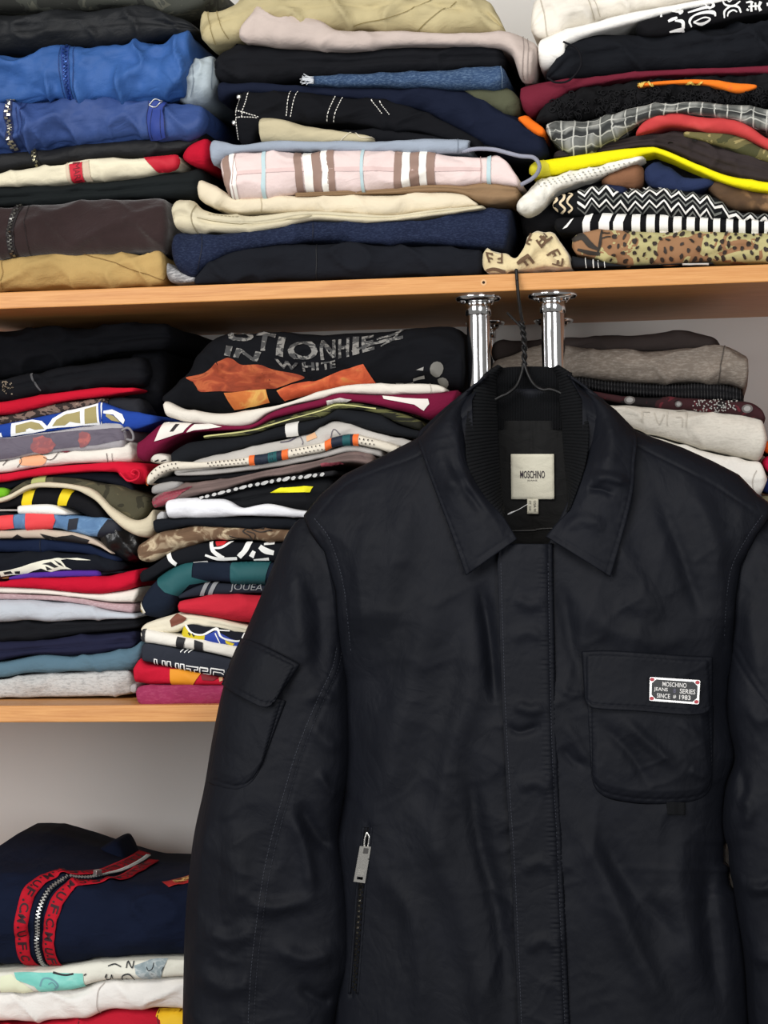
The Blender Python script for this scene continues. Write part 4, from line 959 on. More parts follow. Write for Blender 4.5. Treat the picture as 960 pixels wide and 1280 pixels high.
H('folded_slate_sweatshirt', 'slate blue sweatshirt second from the bottom of the left middle pile', 'sweatshirt',
  ext([(0, 827), (53, 818), (92, 820), (156, 812), (178, 799)]), ext([(0, 849), (34, 842), (80, 841), (156, 838), (178, 824)]), cloth((84, 112, 128), 0.06), Y=YA - 0.020, wr=0.002, cap=(0, .6))
H('folded_grey_melange_sweatshirt', 'light grey melange sweatshirt lying on the middle shelf at the left', 'sweatshirt',
  ext([(0, 850), (34, 843), (80, 841), (164, 838)]), ext([(0, 873), (137, 871), (166, 868)]), cloth((186, 186, 184), 0.06, 0.95, 500, 0.5, heather=0.7, hs=300, hcol=(140, 140, 140)), Y=YA - 0.014, wr=0.002, k=0.6, cap=(0, .35))

# ================================================================ middle shelf, centre pile
YC = 0.030
def K(*a, **kw):
    kw.setdefault('depth', 0.28); return G(*a, grp=GM, **kw)
g = K('folded_black_graphic_tshirt', 'black t-shirt with grey distressed words and an orange photo print, top of the centre pile', 't-shirt',
      [(200, 497), (222, 478), (240, 446), (258, 421), (282, 416), (340, 414), (400, 415), (468, 411), (522, 405), (560, 405), (575, 418), (580, 440)],
      [(202, 502), (222, 510), (262, 514), (290, 514), (330, 506), (400, 488), (450, 481), (500, 480), (540, 480), (560, 484), (574, 486), (580, 484)], cloth((15, 16, 20)), Y=YC + 0.004, wr=0.004, k=1.0, p=2.2, cap=(.4, .5))
GR = (128, 126, 122)
q = lambda P: [(220 + a / 5.333, 400 + b / 5.333) for a, b in P]
B6 = 0.035
tx = [quad_text('O', (281, 413), (316, 418), (315, 430), (282, 427), B6), quad_text('T', (318, 418), (343, 421), (340, 440), (318, 439), B6), quad_text('I', (347, 423), (356, 424), (354, 446), (345, 444), B6),
      quad_text('O', (361, 428), (398, 428), (397, 450), (360, 450), B6), quad_text('N', (400, 426), (417, 423), (421, 447), (401, 450), B6), quad_text('H', (421, 423), (435, 421), (437, 446), (424, 449), B6), quad_text('I', (439, 420), (447, 420), (449, 442), (441, 445), B6), quad_text('E', (450, 420), (465, 417), (468, 437), (453, 441), B6),
      quad_text('I', (281, 431), (290, 433), (287, 445), (279, 443), B6), quad_text('N', (295, 435), (327, 441), (322, 453), (291, 446), B6),
      quad_text('W', (343, 448), (374, 453), (370, 463), (347, 460), B6), quad_text('HI', (378, 453), (398, 453), (398, 463), (379, 464), B6), quad_text('TE', (401, 453), (421, 450), (420, 459), (402, 463), B6)]
tx += [stroke([(440, 440), (470, 428), (503, 421)], (2, 3, 4)), stroke([(470, 424), (490, 418), (502, 411)], (2, 3, 3)), stroke([(476, 433), (492, 422), (496, 416)], (2, 3, 2))]
g.print(tx, GR, 'distressed_lettering', 0.0008, L=6, mat=camo([(70, 70, 70), (128, 126, 122), (140, 138, 134), (96, 95, 92)], 90))
ORP = camo([(64, 26, 20), (150, 66, 42), (178, 92, 56), (112, 46, 30)], 34, (1, 1, 2.2), interp='LINEAR')
g.print([soft([*q([(70, 385), (180, 350), (260, 290), (330, 250), (380, 262), (440, 300), (560, 300), (640, 330), (850, 380), (760, 420), (660, 450), (500, 470), (300, 470), (170, 478), (140, 455), (160, 430), (90, 405)])])], None, 'orange_photo_print', 0.0006, mat=ORP)
g.print([q([(320, 478), (460, 468), (590, 462), (600, 545), (480, 565), (370, 580), (345, 530)])], None, 'orange_photo_print', 0.0007, mat=camo([(168, 72, 40), (206, 120, 62), (224, 176, 96), (190, 96, 54)], 26, interp='LINEAR'))
g.print([q([(665, 462), (760, 430), (960, 392)]) + [(430, 461), (455, 455), (468, 476), (440, 479), (400, 488), (360, 497)] + q([(700, 522)])], None, 'orange_photo_print', 0.0007, mat=camo([(110, 40, 26), (200, 92, 58), (216, 112, 70), (196, 160, 80)], 34, interp='LINEAR'))
g.print([[(475, 477), (484, 477), (484, 479.5), (475, 479.5)], [(492, 476), (502, 476), (502, 478.5), (492, 478.5)], [(506, 476), (514, 475), (514, 477), (506, 478)], [(515, 471), (529, 468), (529, 473), (514, 474)], [(520, 462), (530, 458), (529, 462)]], (150, 148, 144), 'grey_dashes', 0.0007)
g.print([ellipse(546, 460, 8, 9, 0.6, 12), ellipse(553, 474, 7, 5, 0.4, 10)], (112, 110, 104), 'grey_figure', 0.0007)
g = K('folded_white_tshirt', 'white t-shirt with a rounded left sleeve, under the black graphic t-shirt', 't-shirt',
      [(200, 507), (207, 501), (227, 511), (255, 515), (290, 515), (347, 506), (400, 489), (440, 481), (480, 479), (540, 480), (558, 486)], [(205, 519), (235, 528), (277, 532), (312, 530), (335, 516), (365, 506), (400, 498), (425, 491), (480, 493), (540, 492), (558, 490)], cloth((220, 214, 202), 0.05), Y=YC - 0.008, wr=0.0015, cap=(.6, .4))
g.print([stroke([(537, 480), (539, 486), (538, 492)], 0.7)], (160, 154, 144), 'seam')
g = K('folded_maroon_jersey', 'maroon football jersey with white letter patches in the centre pile', 'jersey',
      [(168, 556), (184, 540), (202, 528), (240, 529), (290, 532), (315, 530), (338, 516), (365, 507), (400, 499), (425, 492), (480, 494), (540, 491), (574, 488)], [(168, 571), (182, 575), (210, 553), (242, 540), (310, 536), (340, 523), (365, 516), (400, 508), (425, 501), (476, 506), (517, 517), (540, 523), (566, 512)], cloth((112, 22, 54), 0.06), Y=YC - 0.012, wr=0.0015, cap=(.6, .6))
q = lambda P: [(160 + a / 4, 390 + b / 4) for a, b in P]
g.print([q([(175, 540), (320, 552), (275, 600), (130, 648)]), q([(330, 562), (400, 562), (470, 575), (330, 590), (290, 600)]), [(478, 496), (505, 498), (535, 499), (537, 505), (530, 513), (518, 506), (480, 499)], [(408, 501), (425, 497), (440, 499), (425, 503), (408, 505)]], (228, 222, 214), 'white_letter_patch', 0.0006)
g.print([q([(235, 560), (255, 560), (225, 598), (206, 598)])], (30, 22, 26), 'black_letter', 0.0009)
g = K('folded_olive_print_tshirt', 'thin olive and yellow lined print below the maroon jersey', 't-shirt',
      [(250, 545), (310, 537), (340, 524), (365, 517), (400, 509), (425, 502), (470, 508), (500, 516), (530, 528)], [(252, 549), (312, 543), (345, 533), (400, 522), (425, 511), (468, 516), (500, 531), (530, 538)], camo([(34, 34, 26), (92, 92, 56), (150, 148, 92), (62, 62, 40)], 40, (0.3, 1, 3)), Y=YC - 0.006, wr=0.001)
g.print([stroke([(252, 546), (310, 539), (345, 529), (400, 514), (425, 506), (470, 511)], 1.2)], (196, 194, 130), 'pale_line')
g = K('folded_black_tshirt', 'black t-shirt with a square white tag in the centre pile', 't-shirt',
      [(210, 567), (225, 556), (243, 550), (310, 544), (345, 534), (400, 523), (425, 512), (468, 517), (500, 532), (532, 540)], [(214, 583), (243, 576), (310, 558), (340, 550), (385, 540), (400, 532), (417, 524), (440, 530), (470, 539), (532, 550)], cloth((24, 26, 30)), Y=YC - 0.012, wr=0.0015, cap=(.6, 1))
g.print([[(356, 531), (373, 528), (373, 542), (358, 544.5)]], (216, 214, 208), 'white_tag', 0.001)
g = K('folded_light_grey_tshirt', 'light grey t-shirt with small drawings, above the dotted sport band', 't-shirt',
      [(215, 587), (255, 573), (295, 562), (345, 550), (385, 541), (400, 533), (417, 525), (440, 531), (470, 540), (520, 552)], [(215, 593), (258, 586), (310, 577), (355, 567), (400, 558), (420, 550), (440, 546), (470, 552), (520, 566)], cloth((184, 180, 174), 0.1), Y=YC - 0.010, wr=0.002, cap=(.6, 1))
g.print([[(383, 546), (394, 541), (397, 547), (384, 552)]], (216, 170, 130), 'peach_drawing')
g.print([stroke([(375, 546), (379, 552), (378, 556)], 0.8), stroke([(414, 546), (418, 537), (426, 542)], 0.8), stroke([(350, 553), (362, 551), (370, 547)], 1.2)], (70, 62, 82), 'line_drawing')
# dotted sport band
bt = [(181, 602), (186, 591), (198, 581), (214, 577), (258, 577), (311, 571), (355, 563), (400, 554), (415, 548), (440, 544), (470, 549), (500, 558)]
bb = [(182, 608), (188, 603), (200, 594), (216, 588), (258, 585), (311, 581), (355, 573), (400, 565), (415, 558), (440, 555), (470, 560), (500, 570)]
g = K('folded_dotted_jersey', 'white dotted sport jersey edge with orange and navy blocks', 'jersey', bt, bb, cloth((222, 214, 198), 0.05), Y=YC - 0.018, wr=0.0008, cap=(.4, .5))
def band(x0, x1): return [(x0, np.interp(x0, *zip(*bt)) - 3), (x1, np.interp(x1, *zip(*bt)) - 3), (x1, np.interp(x1, *zip(*bb)) + 3), (x0, np.interp(x0, *zip(*bb)) + 3)]
g.print([band(181, 184), band(311, 318), band(352, 360), band(406, 414), band(441, 448)], (232, 108, 46), 'orange_block')
g.print([band(318, 352), band(414, 441)], (24, 34, 52), 'navy_block'); g.print([band(335, 346), band(428, 438)], (22, 82, 86), 'teal_block', 0.0009)
dots = []
for x in np.arange(190, 470, 5.0):
    if 309 < x < 361 or 404 < x < 450 or 222 < x < 258: continue
    for r in (0.3, 0.66): dots.append(ellipse(x + 2.5 * (r > .5), np.interp(x, *zip(*bt)) * (1 - r) + np.interp(x, *zip(*bb)) * r, 0.8, 0.8, 0, 6))
g.print(dots, (60, 50, 48), 'dots', 0.0009)
K('folded_white_sneaker_print_tshirt', 'off-white sleeve end with dark marks under the maroon jersey', 't-shirt',
  [(185, 573), (196, 566), (212, 570)], [(185, 578), (200, 580), (213, 579)], cloth((206, 200, 190)), Y=YC - 0.010, depth=0.18).print([stroke([(187, 577), (190, 575)], 1.6), stroke([(193, 577), (198, 575)], 1.8), stroke([(201, 577), (207, 575)], 1.6)], (40, 36, 36), 'dark_marks')
K('folded_grey_tshirt', 'light grey strip under the dotted sport jersey', 't-shirt',
  [(214, 591), (258, 587), (311, 582), (355, 574), (400, 566), (440, 557), (480, 564)], [(218, 595), (260, 594), (311, 588), (360, 581), (400, 573), (440, 564), (480, 572)], cloth((168, 164, 160)), Y=YC - 0.010, wr=0.0008)
K('folded_black_tshirt', 'thin black strip under the light grey one, centre pile', 't-shirt',
  [(187, 600), (215, 595), (260, 594), (311, 589), (360, 582), (420, 570)], [(187, 604), (215, 603), (260, 600), (311, 596), (360, 588), (420, 578)], cloth((20, 20, 23)), Y=YC - 0.004, wr=0.0005)
K('folded_grey_tshirt', 'pale grey rounded end left of the mauve-brown t-shirt', 't-shirt',
  [(186, 608), (200, 604), (226, 602)], [(186, 618), (204, 616), (228, 606)], cloth((152, 150, 148)), Y=YC - 0.012, depth=0.2, wr=0.001)
g = K('folded_mauve_tshirt', 'mauve-brown t-shirt with a faded red tint, above the white t-shirt', 't-shirt',
      [(187, 626), (200, 614), (227, 604), (285, 597), (350, 584), (400, 574), (440, 564), (470, 570)], [(190, 635), (227, 623), (275, 613), (325, 598), (360, 594), (420, 580), (470, 582)], camo([(86, 72, 70), (108, 92, 88), (120, 102, 98), (98, 80, 80)], 16, interp='LINEAR'), Y=YC - 0.014, wr=0.002, layers=(0.5,), cap=(.6, 1))
g.print([[(187, 628), (205, 615), (240, 607), (226, 618), (200, 632), (190, 635)], [(400, 580), (425, 577), (432, 582), (402, 588)]], (140, 62, 74), 'faded_red_tint', 0.0005)
g = K('folded_rope_trim_tshirt', 'black and white corded edge below the mauve-brown t-shirt', 't-shirt',
      [(245, 622), (275, 614), (310, 605), (350, 597), (420, 588)], [(248, 626), (278, 619), (310, 610), (350, 602), (420, 594)], cloth((34, 34, 36)), Y=YC - 0.014, wr=0.0005)
g.print([ellipse(x, np.interp(x, [245, 275, 310, 350, 420], [624, 616.5, 607.5, 599.5, 591]), 3.2 if i % 3 else 5.5, 1.5, -0.3, 8) for i, x in enumerate(np.arange(250, 410, 9))], (190, 190, 188), 'white_cord')
g = K('folded_black_tshirt', 'black t-shirt with a neon yellow flash, just above the clean white one', 't-shirt',
      [(250, 626), (278, 619), (310, 610), (350, 602), (420, 594)], [(256, 629), (280, 630), (302, 636), (332, 632), (375, 638), (420, 640)], cloth((22, 23, 26)), Y=YC - 0.008, wr=0.002, layers=(0.55,))
g.print([[(337, 615), (350, 609.5), (391, 608.5), (387, 615)]], (238, 230, 20), 'yellow_flash')
K('folded_white_tshirt', 'clean bright white t-shirt halfway down the centre pile', 't-shirt',
  [(205, 632), (211, 623), (243, 624), (280, 626), (302, 635), (332, 630), (370, 637), (400, 640)], [(207, 646), (260, 647), (300, 644), (365, 646), (400, 648)], cloth((232, 233, 238), 0.03), Y=YC - 0.018, wr=0.0015, cap=(.5, .5))
K('folded_grey_tshirt', 'small grey end tucked left of the clean bright white t-shirt', 't-shirt',
  [(193, 646), (200, 640), (208, 640)], [(193, 652), (200, 651), (208, 648)], cloth((170, 170, 170)), Y=YC - 0.006, depth=0.15)
K('folded_black_tshirt', 'black t-shirt lying between the clean white one and the brown fur print', 't-shirt',
  [(189, 656), (195, 650), (236, 648), (275, 646), (300, 645), (363, 648), (400, 650)], [(191, 667), (212, 663), (236, 657), (275, 659), (353, 661), (400, 664)], cloth((22, 25, 31)), Y=YC - 0.012, wr=0.0015, cap=(.5, 1))
g = K('folded_fur_print_tshirt', 'brown and cream animal fur print t-shirt in the centre pile', 't-shirt',
      [(168, 690), (174, 678), (205, 666), (241, 656), (272, 659), (353, 661), (390, 664)], [(171, 701), (189, 701), (210, 691), (240, 681), (280, 675), (348, 678), (390, 680)], camo([(62, 46, 36), (110, 86, 66), (196, 178, 148), (138, 112, 86)], 42, (1, 1, 1), interp='LINEAR'), Y=YC - 0.014, wr=0.0025, cap=(.7, .5))
g.print([stroke([(303, 664), (312, 659), (330, 662)], 1.2), stroke([(303, 664), (312, 670), (314, 676)], 1.2), stroke([(308, 664), (318, 667), (318, 674)], 1.0), stroke([(286, 670), (300, 674), (312, 674)], 1.0), stroke([(314, 662), (325, 665), (340, 664)], 1.0)], (30, 26, 24), 'black_lines', L=3)
g = K('folded_black_graphic_tshirt', 'black t-shirt with a white and red cartoon line print', 't-shirt',
      [(171, 718), (192, 704), (212, 692), (240, 682), (262, 678), (345, 679), (380, 681)], [(173, 730), (192, 722), (220, 707), (259, 702), (335, 702), (380, 704)], cloth((20, 22, 27)), Y=YC - 0.012, wr=0.0012, k=0.6, cap=(.6, .5))
q = lambda P: [(150 + a / 3.84, 630 + b / 3.84) for a, b in P]
Q = lambda P, w: stroke(q(P), [x / 3.84 for x in np.atleast_1d(w)])
g.print([Q([(435, 185), (448, 225), (480, 250), (500, 255)], (16, 20, 18, 8)), Q([(450, 212), (490, 208), (540, 180)], (8, 10, 8)), Q([(410, 245), (470, 262), (560, 262)], (8, 14, 14)), Q([(620, 180), (600, 222), (570, 255)], (30, 26, 24)), Q([(645, 225), (630, 255)], (18, 24)),
         Q([(670, 205), (700, 225), (740, 235)], (20, 30, 22)), Q([(690, 195), (740, 190)], (8, 14)), Q([(640, 268), (715, 262)], (6, 12)), Q([(232, 238), (245, 270), (268, 290)], (22, 22, 20)), Q([(350, 275), (420, 270)], (4, 6))], (234, 234, 230), 'white_line_print', 0.0008, L=3)
g.print([q([(452, 180), (515, 176), (500, 198), (465, 204)])], (196, 28, 34), 'red_patch')
g = K('folded_green_block_polo', 'navy polo shirt with dark green colour blocks and a gold collar mark', 'polo shirt',
      [(173, 756), (182, 738), (197, 719), (223, 706), (241, 704), (288, 703), (337, 703), (380, 704)], [(177, 771), (200, 773), (214, 760), (222, 744), (254, 729), (290, 729), (327, 730), (380, 732)], cloth((24, 32, 46)), Y=YC - 0.016, wr=0.0015, cap=(.5, .5))
g.print([q([(165, 350), (220, 310), (280, 285), (348, 284), (345, 350), (420, 372), (330, 385), (268, 440), (215, 425), (180, 390)]), q([(530, 276), (720, 272), (690, 384), (528, 378)])], (24, 82, 86), 'green_block')
g.print([q([(62, 530), (95, 455), (122, 520), (105, 530), (80, 545)])], (228, 224, 210), 'collar_mark', 0.0008); g.print([q([(84, 490), (98, 472), (112, 520), (92, 524)])], (150, 132, 74), 'gold_mark', 0.0011)
g = K('folded_navy_lettered_tshirt', 'dark navy t-shirt with grey letters and two slanted grey bars', 't-shirt',
      [(220, 746), (236, 736), (257, 729), (290, 730), (325, 731), (365, 733)], [(222, 749), (245, 746), (267, 744), (322, 742), (365, 744)], cloth((36, 40, 50)), Y=YC - 0.010, wr=0.0008, cap=(.5, .5))
g.print([q([(410, 378), (432, 376), (400, 436), (380, 438)]), q([(450, 376), (472, 376), (440, 434), (418, 436)]), quad_text('JOUEA', q([(530, 382)])[0], q([(690, 388)])[0], q([(680, 424)])[0], q([(528, 420)])[0])], (134, 136, 138), 'grey_lettering', 0.0007, L=3)
K('folded_red_sweatshirt', 'red sweatshirt above the cream t-shirt with the yellow and blue logo', 'sweatshirt',
  [(221, 751), (245, 747), (270, 744), (320, 744), (360, 746)], [(220, 764), (240, 767), (262, 771), (285, 776), (308, 780), (360, 786)], cloth((190, 40, 56), 0.06), Y=YC - 0.018, wr=0.0015, cap=(.35, .5))
g = K('folded_cream_tshirt', 'cream t-shirt puffed out left of the red sweatshirt, above the logo t-shirt', 't-shirt',
      [(173, 789), (184, 778), (212, 769), (228, 767), (262, 772), (306, 781), (350, 788)], [(178, 793), (200, 791), (220, 790), (240, 782), (262, 784), (306, 792), (350, 800)], cloth((220, 212, 190), 0.05), Y=YC - 0.014, wr=0.0025, layers=(0.6,), cap=(.6, .5))
g.print([q([(240, 560), (270, 530), (320, 545), (300, 570), (245, 592)])], (118, 66, 50), 'brown_lining')
z6 = lambda P: [(160 + a / 6, 760 + b / 6) for a, b in P]
g = K('folded_logo_tshirt', 'black t-shirt with a yellow and blue logo outlined in white', 't-shirt',
      [(226, 788), (236, 780), (262, 785), (306, 792), (345, 799)], [(227, 799), (245, 803), (268, 805), (300, 810), (345, 816)], cloth((28, 30, 38)), Y=YC - 0.016, wr=0.0008, cap=(.4, .5), k=0.6)
g.print([z6([(400, 150), (430, 125), (470, 190), (580, 205), (570, 262), (400, 222)])], (206, 186, 24), 'yellow_logo')
g.print([z6([(580, 205), (660, 175), (700, 230), (760, 255), (850, 262), (840, 300), (570, 265)])], (36, 62, 156), 'blue_logo')
zs = lambda P, w: stroke(z6(P), [x / 6 for x in np.atleast_1d(w)])
g.print([zs([(430, 130), (480, 185), (560, 200), (660, 165), (700, 215), (760, 240), (840, 245), (870, 195)], (14, 14, 14, 14, 14, 14, 12, 10)), zs([(655, 190), (690, 260)], 8), zs([(640, 170), (760, 180)], 6)], (240, 240, 238), 'white_outline', 0.0009, L=3)
g.print([z6([(730, 240), (800, 265), (780, 280), (735, 262)])], (226, 200, 40), 'yellow_mark', 0.0009); g.print([zs([(455, 185), (470, 205)], 12), zs([(485, 192), (500, 212)], 12)], (30, 28, 30), 'black_mark', 0.0009)
g = K('folded_white_striped_tshirt', 'white t-shirt crossed by three black bars, near the bottom of the centre pile', 't-shirt',
      [(173, 794), (179, 787), (200, 790), (226, 794), (254, 800), (298, 808), (340, 816)], [(176, 803), (218, 809), (252, 815), (288, 823), (340, 834)], cloth((228, 224, 214), 0.04), Y=YC - 0.020, wr=0.001, cap=(.5, .5))
g.print([z6([(85, 165), (132, 162), (125, 250), (90, 245)]), z6([(368, 218), (432, 232), (410, 310), (356, 298)]), z6([(498, 245), (562, 262), (560, 336), (494, 326)])], (32, 32, 36), 'black_bar')
g = K('folded_charcoal_lettered_tshirt', 'charcoal t-shirt with white outlined block letters, third from the shelf in the centre pile', 't-shirt',
      [(175, 810), (181, 804), (218, 810), (252, 816), (288, 824), (340, 836)], [(174, 826), (202, 831), (230, 837), (254, 842), (282, 848), (340, 858)], cloth((44, 47, 56), 0.06), Y=YC - 0.018, wr=0.001, cap=(.5, .5), k=0.5, p=3.2)
def outl(P, w=6): return zs(P, w)
wl = []
for x, y, ww in ((195, 380, 22), (255, 392, 24), (290, 398, 30), (355, 412, 26), (392, 418, 30)):
    wl += [zs([(x, y + 38), (x + 4, y)], 8), zs([(x + 2, y + 2), (x + ww, y + 6)], 7), zs([(x + ww, y + 4), (x + ww, y + 44)], 8)]
wl += [zs([(435, 432), (530, 446)], 8), zs([(435, 450), (470, 456)], 7), zs([(470, 452), (466, 480)], 8), zs([(498, 458), (494, 480)], 8), zs([(498, 460), (524, 464)], 7), zs([(526, 446), (522, 466)], 8),
       zs([(540, 446), (600, 456)], 8), zs([(540, 446), (536, 488)], 8), zs([(600, 456), (598, 474)], 7), zs([(556, 470), (600, 476)], 7), zs([(556, 488), (610, 496)], 7), zs([(622, 456), (618, 498)], 8), zs([(622, 456), (724, 472)], 8), zs([(642, 478), (700, 486)], 7), zs([(642, 478), (638, 502)], 7), zs([(700, 486), (718, 500)], 7), zs([(722, 470), (722, 484)], 7)]
g.print(wl, (238, 238, 236), 'outlined_lettering', 0.0008, L=3)
g.print([zs([(392, 332), (412, 312)], 7), zs([(422, 336), (446, 314)], 7), zs([(452, 336), (480, 318)], 7)], (230, 230, 228), 'slash_marks', 0.0008)
g = K('folded_red_orange_tshirt', 'red t-shirt with an orange block, second from the shelf in the centre pile', 't-shirt',
      [(164, 838), (172, 823), (182, 829), (202, 832), (230, 838), (254, 843), (282, 849), (330, 857)], [(165, 854), (182, 857), (202, 857), (275, 856), (330, 860)], cloth((188, 26, 50), 0.08), Y=YC - 0.014, wr=0.0015, cap=(.5, .5))
g.print([z6([(310, 460), (420, 475), (545, 500), (480, 575), (314, 578)])], (222, 144, 28), 'orange_block'); g.print([z6([(545, 505), (620, 510), (700, 520), (640, 545), (560, 540)])], (120, 20, 30), 'dark_red_print')
g.print([z6([(680, 530), (705, 522), (712, 545), (690, 552)])], (206, 160, 120), 'peach_fleck')
K('folded_raspberry_sweatshirt', 'raspberry pink melange sweatshirt lying on the shelf, bottom of the centre pile', 'sweatshirt',
  [(166, 866), (176, 858), (215, 857), (279, 856), (330, 858)], [(170, 879), (182, 883), (202, 883), (272, 881), (330, 881)], cloth((146, 50, 84), 0.12, 0.95, 300, 0.6, heather=0.35, hs=260, hcol=(178, 84, 112)), Y=YC - 0.016, wr=0.0015, k=0.6, cap=(.5, .5))
K('folded_grey_tshirt', 'tiny grey corner left of the raspberry sweatshirt', 't-shirt',
  [(160, 858), (166, 854), (172, 856)], [(160, 864), (166, 868), (172, 866)], cloth((160, 156, 156)), Y=YC + 0.004, depth=0.1)

# ================================================================ middle shelf, right pile (behind the chrome posts)
YB = 0.120
def R(*a, **kw):
    kw.setdefault('depth', 0.20); kw.setdefault('Y', YB); return G(*a, grp=GM, **kw)
R('folded_dark_brown_sweater', 'dark brown-black sweater on top of the right middle pile', 'sweater',
  [(612, 426), (660, 424), (710, 421), (785, 419), (830, 416), (860, 413), (899, 423)], [(612, 452), (660, 444), (710, 436), (755, 440), (827, 438), (900, 436)], cloth((52, 45, 43)), Y=YB + 0.012, wr=0.003)
g = R('folded_taupe_sweater', 'grey-taupe melange wool sweater behind the chrome posts', 'sweater',
      [(612, 450), (645, 440), (677, 432), (710, 430), (740, 435), (770, 438), (827, 436), (880, 432), (910, 433), (938, 445)], [(614, 474), (680, 470), (715, 470), (760, 476), (831, 479), (893, 477), (920, 482), (933, 489)],
      cloth((116, 107, 98), 0.1, 0.95, 320, 0.7, heather=0.5, hs=300, hcol=(160, 152, 142)), Y=YB - 0.010, wr=0.003, cap=(.6, .4))
g.print([stroke([(906, 433), (902, 450), (898, 477)], 1.2)], (74, 68, 62), 'cuff_seam')
gb = R('folded_black_knit', 'black rib-knit garment under the grey-taupe sweater', 'sweater',
       [(640, 474), (714, 471), (760, 477), (827, 480), (890, 479), (930, 489)], [(640, 482), (714, 481), (760, 490), (850, 498), (930, 501)], cloth((20, 20, 22)), wr=0.0015, layers=(0.5,))
gb.print([stroke([(x, 470), (x + 1, 503)], 0.8) for x in np.arange(720, 928, 4)], (34, 34, 36), 'ribs', 0.0008)
g = R('folded_dark_red_print_shirt', 'dark red and black patterned shirt with silver circles, above the oatmeal sweater', 'shirt',
      [(690, 484), (735, 488), (777, 494), (868, 498), (930, 502), (950, 510), (957, 520)], [(690, 490), (739, 495), (793, 507), (868, 513), (930, 520), (957, 526)], camo([(26, 20, 22), (54, 26, 30), (92, 34, 42), (34, 28, 30)], 26), Y=YB - 0.004, wr=0.002, cap=(1, .5))
for x, y, r in ((787, 500, 7), (848, 505, 4.5), (934, 511, 7)):
    g.print([ellipse(x, y, r, r * 0.7, 0, 16)], (96, 92, 90), 'circle_print', 0.0006); g.print([ellipse(x, y, r * 0.62, r * 0.45, 0, 14)], (150, 148, 146), 'circle_print', 0.0009)
rs = np.random.RandomState(9)
g.print([ellipse(866 + 56 * rs.rand(), 500 + 14 * rs.rand(), 1.0, 0.8, 0, 6) for k in range(90)], (160, 158, 154), 'white_dots', 0.0008)
g = R('folded_oatmeal_sweater', 'oatmeal white melange sweatshirt showing above the jacket shoulder', 'sweatshirt',
      [(690, 503), (757, 506), (800, 508), (852, 511), (910, 516), (947, 519), (959, 534)], [(690, 520), (757, 524), (810, 542), (877, 561), (930, 574), (948, 576), (959, 562)], cloth((214, 209, 198), 0.06, 0.95, 420, 0.5, heather=0.4, hs=300, hcol=(186, 180, 168)), Y=YB - 0.012, wr=0.0022, cap=(1, .6))
em = [stroke([(803, 515), (803, 528)], 1.4), stroke([(803, 515), (812, 515)], 1.4), stroke([(818, 516), (824, 530), (830, 518)], 1.2), stroke([(834, 514), (834, 532)], 1.2), stroke([(845, 514), (858, 515), (858, 534)], 1.4), stroke([(845, 522), (853, 523), (853, 534)], 1.2)]
g.print(em, (196, 190, 178), 'embossed_letters', 0.0008)
g = R('folded_white_sweatshirt', 'bright white sweatshirt directly above the right jacket shoulder', 'sweatshirt',
      [(690, 524), (757, 526), (810, 543), (877, 562), (930, 575), (950, 578), (959, 592)], [(690, 600), (800, 608), (900, 616), (945, 620), (959, 606)], cloth((236, 233, 226), 0.03), Y=YB - 0.014, wr=0.0022, cap=(1, .6), k=0.7)
g.print([stroke([(946, 588), (941, 600), (942, 616)], 1.0)], (190, 184, 176), 'seam')
# what the pile rests on, hidden behind the jacket
for t0, t1, col, lab, nm, ct in ((606, 668, (120, 124, 130), 'mid-grey hoodie under the bright white sweatshirt, hidden behind the jacket', 'folded_grey_hoodie', 'hoodie'), (668, 730, (40, 44, 60), 'ink blue sweatshirt below the grey hoodie, hidden behind the jacket', 'folded_ink_sweatshirt', 'sweatshirt'),
                                 (730, 795, (150, 140, 120), 'sand sweatshirt hidden behind the jacket above the shelf', 'folded_sand_sweatshirt', 'sweatshirt'), (795, 866, (60, 60, 62), 'dark grey sweatshirt at the base of the right middle pile, hidden behind the jacket', 'folded_dark_grey_sweatshirt', 'sweatshirt')):
    R(nm, lab, ct, [(700, t0), (800, t0 + 1), (900, t0 - 2), (954, t0 - 3)], [(700, t1), (800, t1), (900, t1 - 3), (954, t1 - 4)], cloth(col), wr=0.003)
# the next pile, only a sliver at the right edge
for P, Q_, col, lab in (([(952, 553), (975, 548), (1080, 546)], [(953, 565), (975, 568), (1080, 566)], (238, 106, 36), 'orange garment sliver at the right edge beside the oatmeal sweatshirt'),
                        ([(950, 570), (975, 569), (1080, 568)], [(956, 590), (975, 594), (1080, 594)], (206, 30, 74), 'crimson garment sliver at the right edge under the orange one'),
                        ([(950, 600), (975, 596), (1080, 595)], [(950, 616), (975, 617), (1080, 618)], (24, 38, 92), 'dark blue garment sliver at the right edge beside the bright white sweatshirt'),
                        ([(948, 619), (975, 619), (1080, 619)], [(948, 627), (975, 628), (1080, 628)], (128, 122, 96), 'khaki garment sliver at the right edge just above the jacket sleeve')):
    R('folded_garment', lab, 'garment', P, Q_, cloth(col), Y=YB + 0.012, wr=0.001)
R('folded_black_sweatshirt', 'black sweatshirt pile base at the right edge, hidden behind the jacket sleeve', 'sweatshirt', [(966, 629), (1080, 629)], [(966, 866), (1080, 864)], cloth((24, 24, 26)), Y=YB + 0.012, wr=0.003, layers=(0.2, 0.4, 0.6, 0.8))

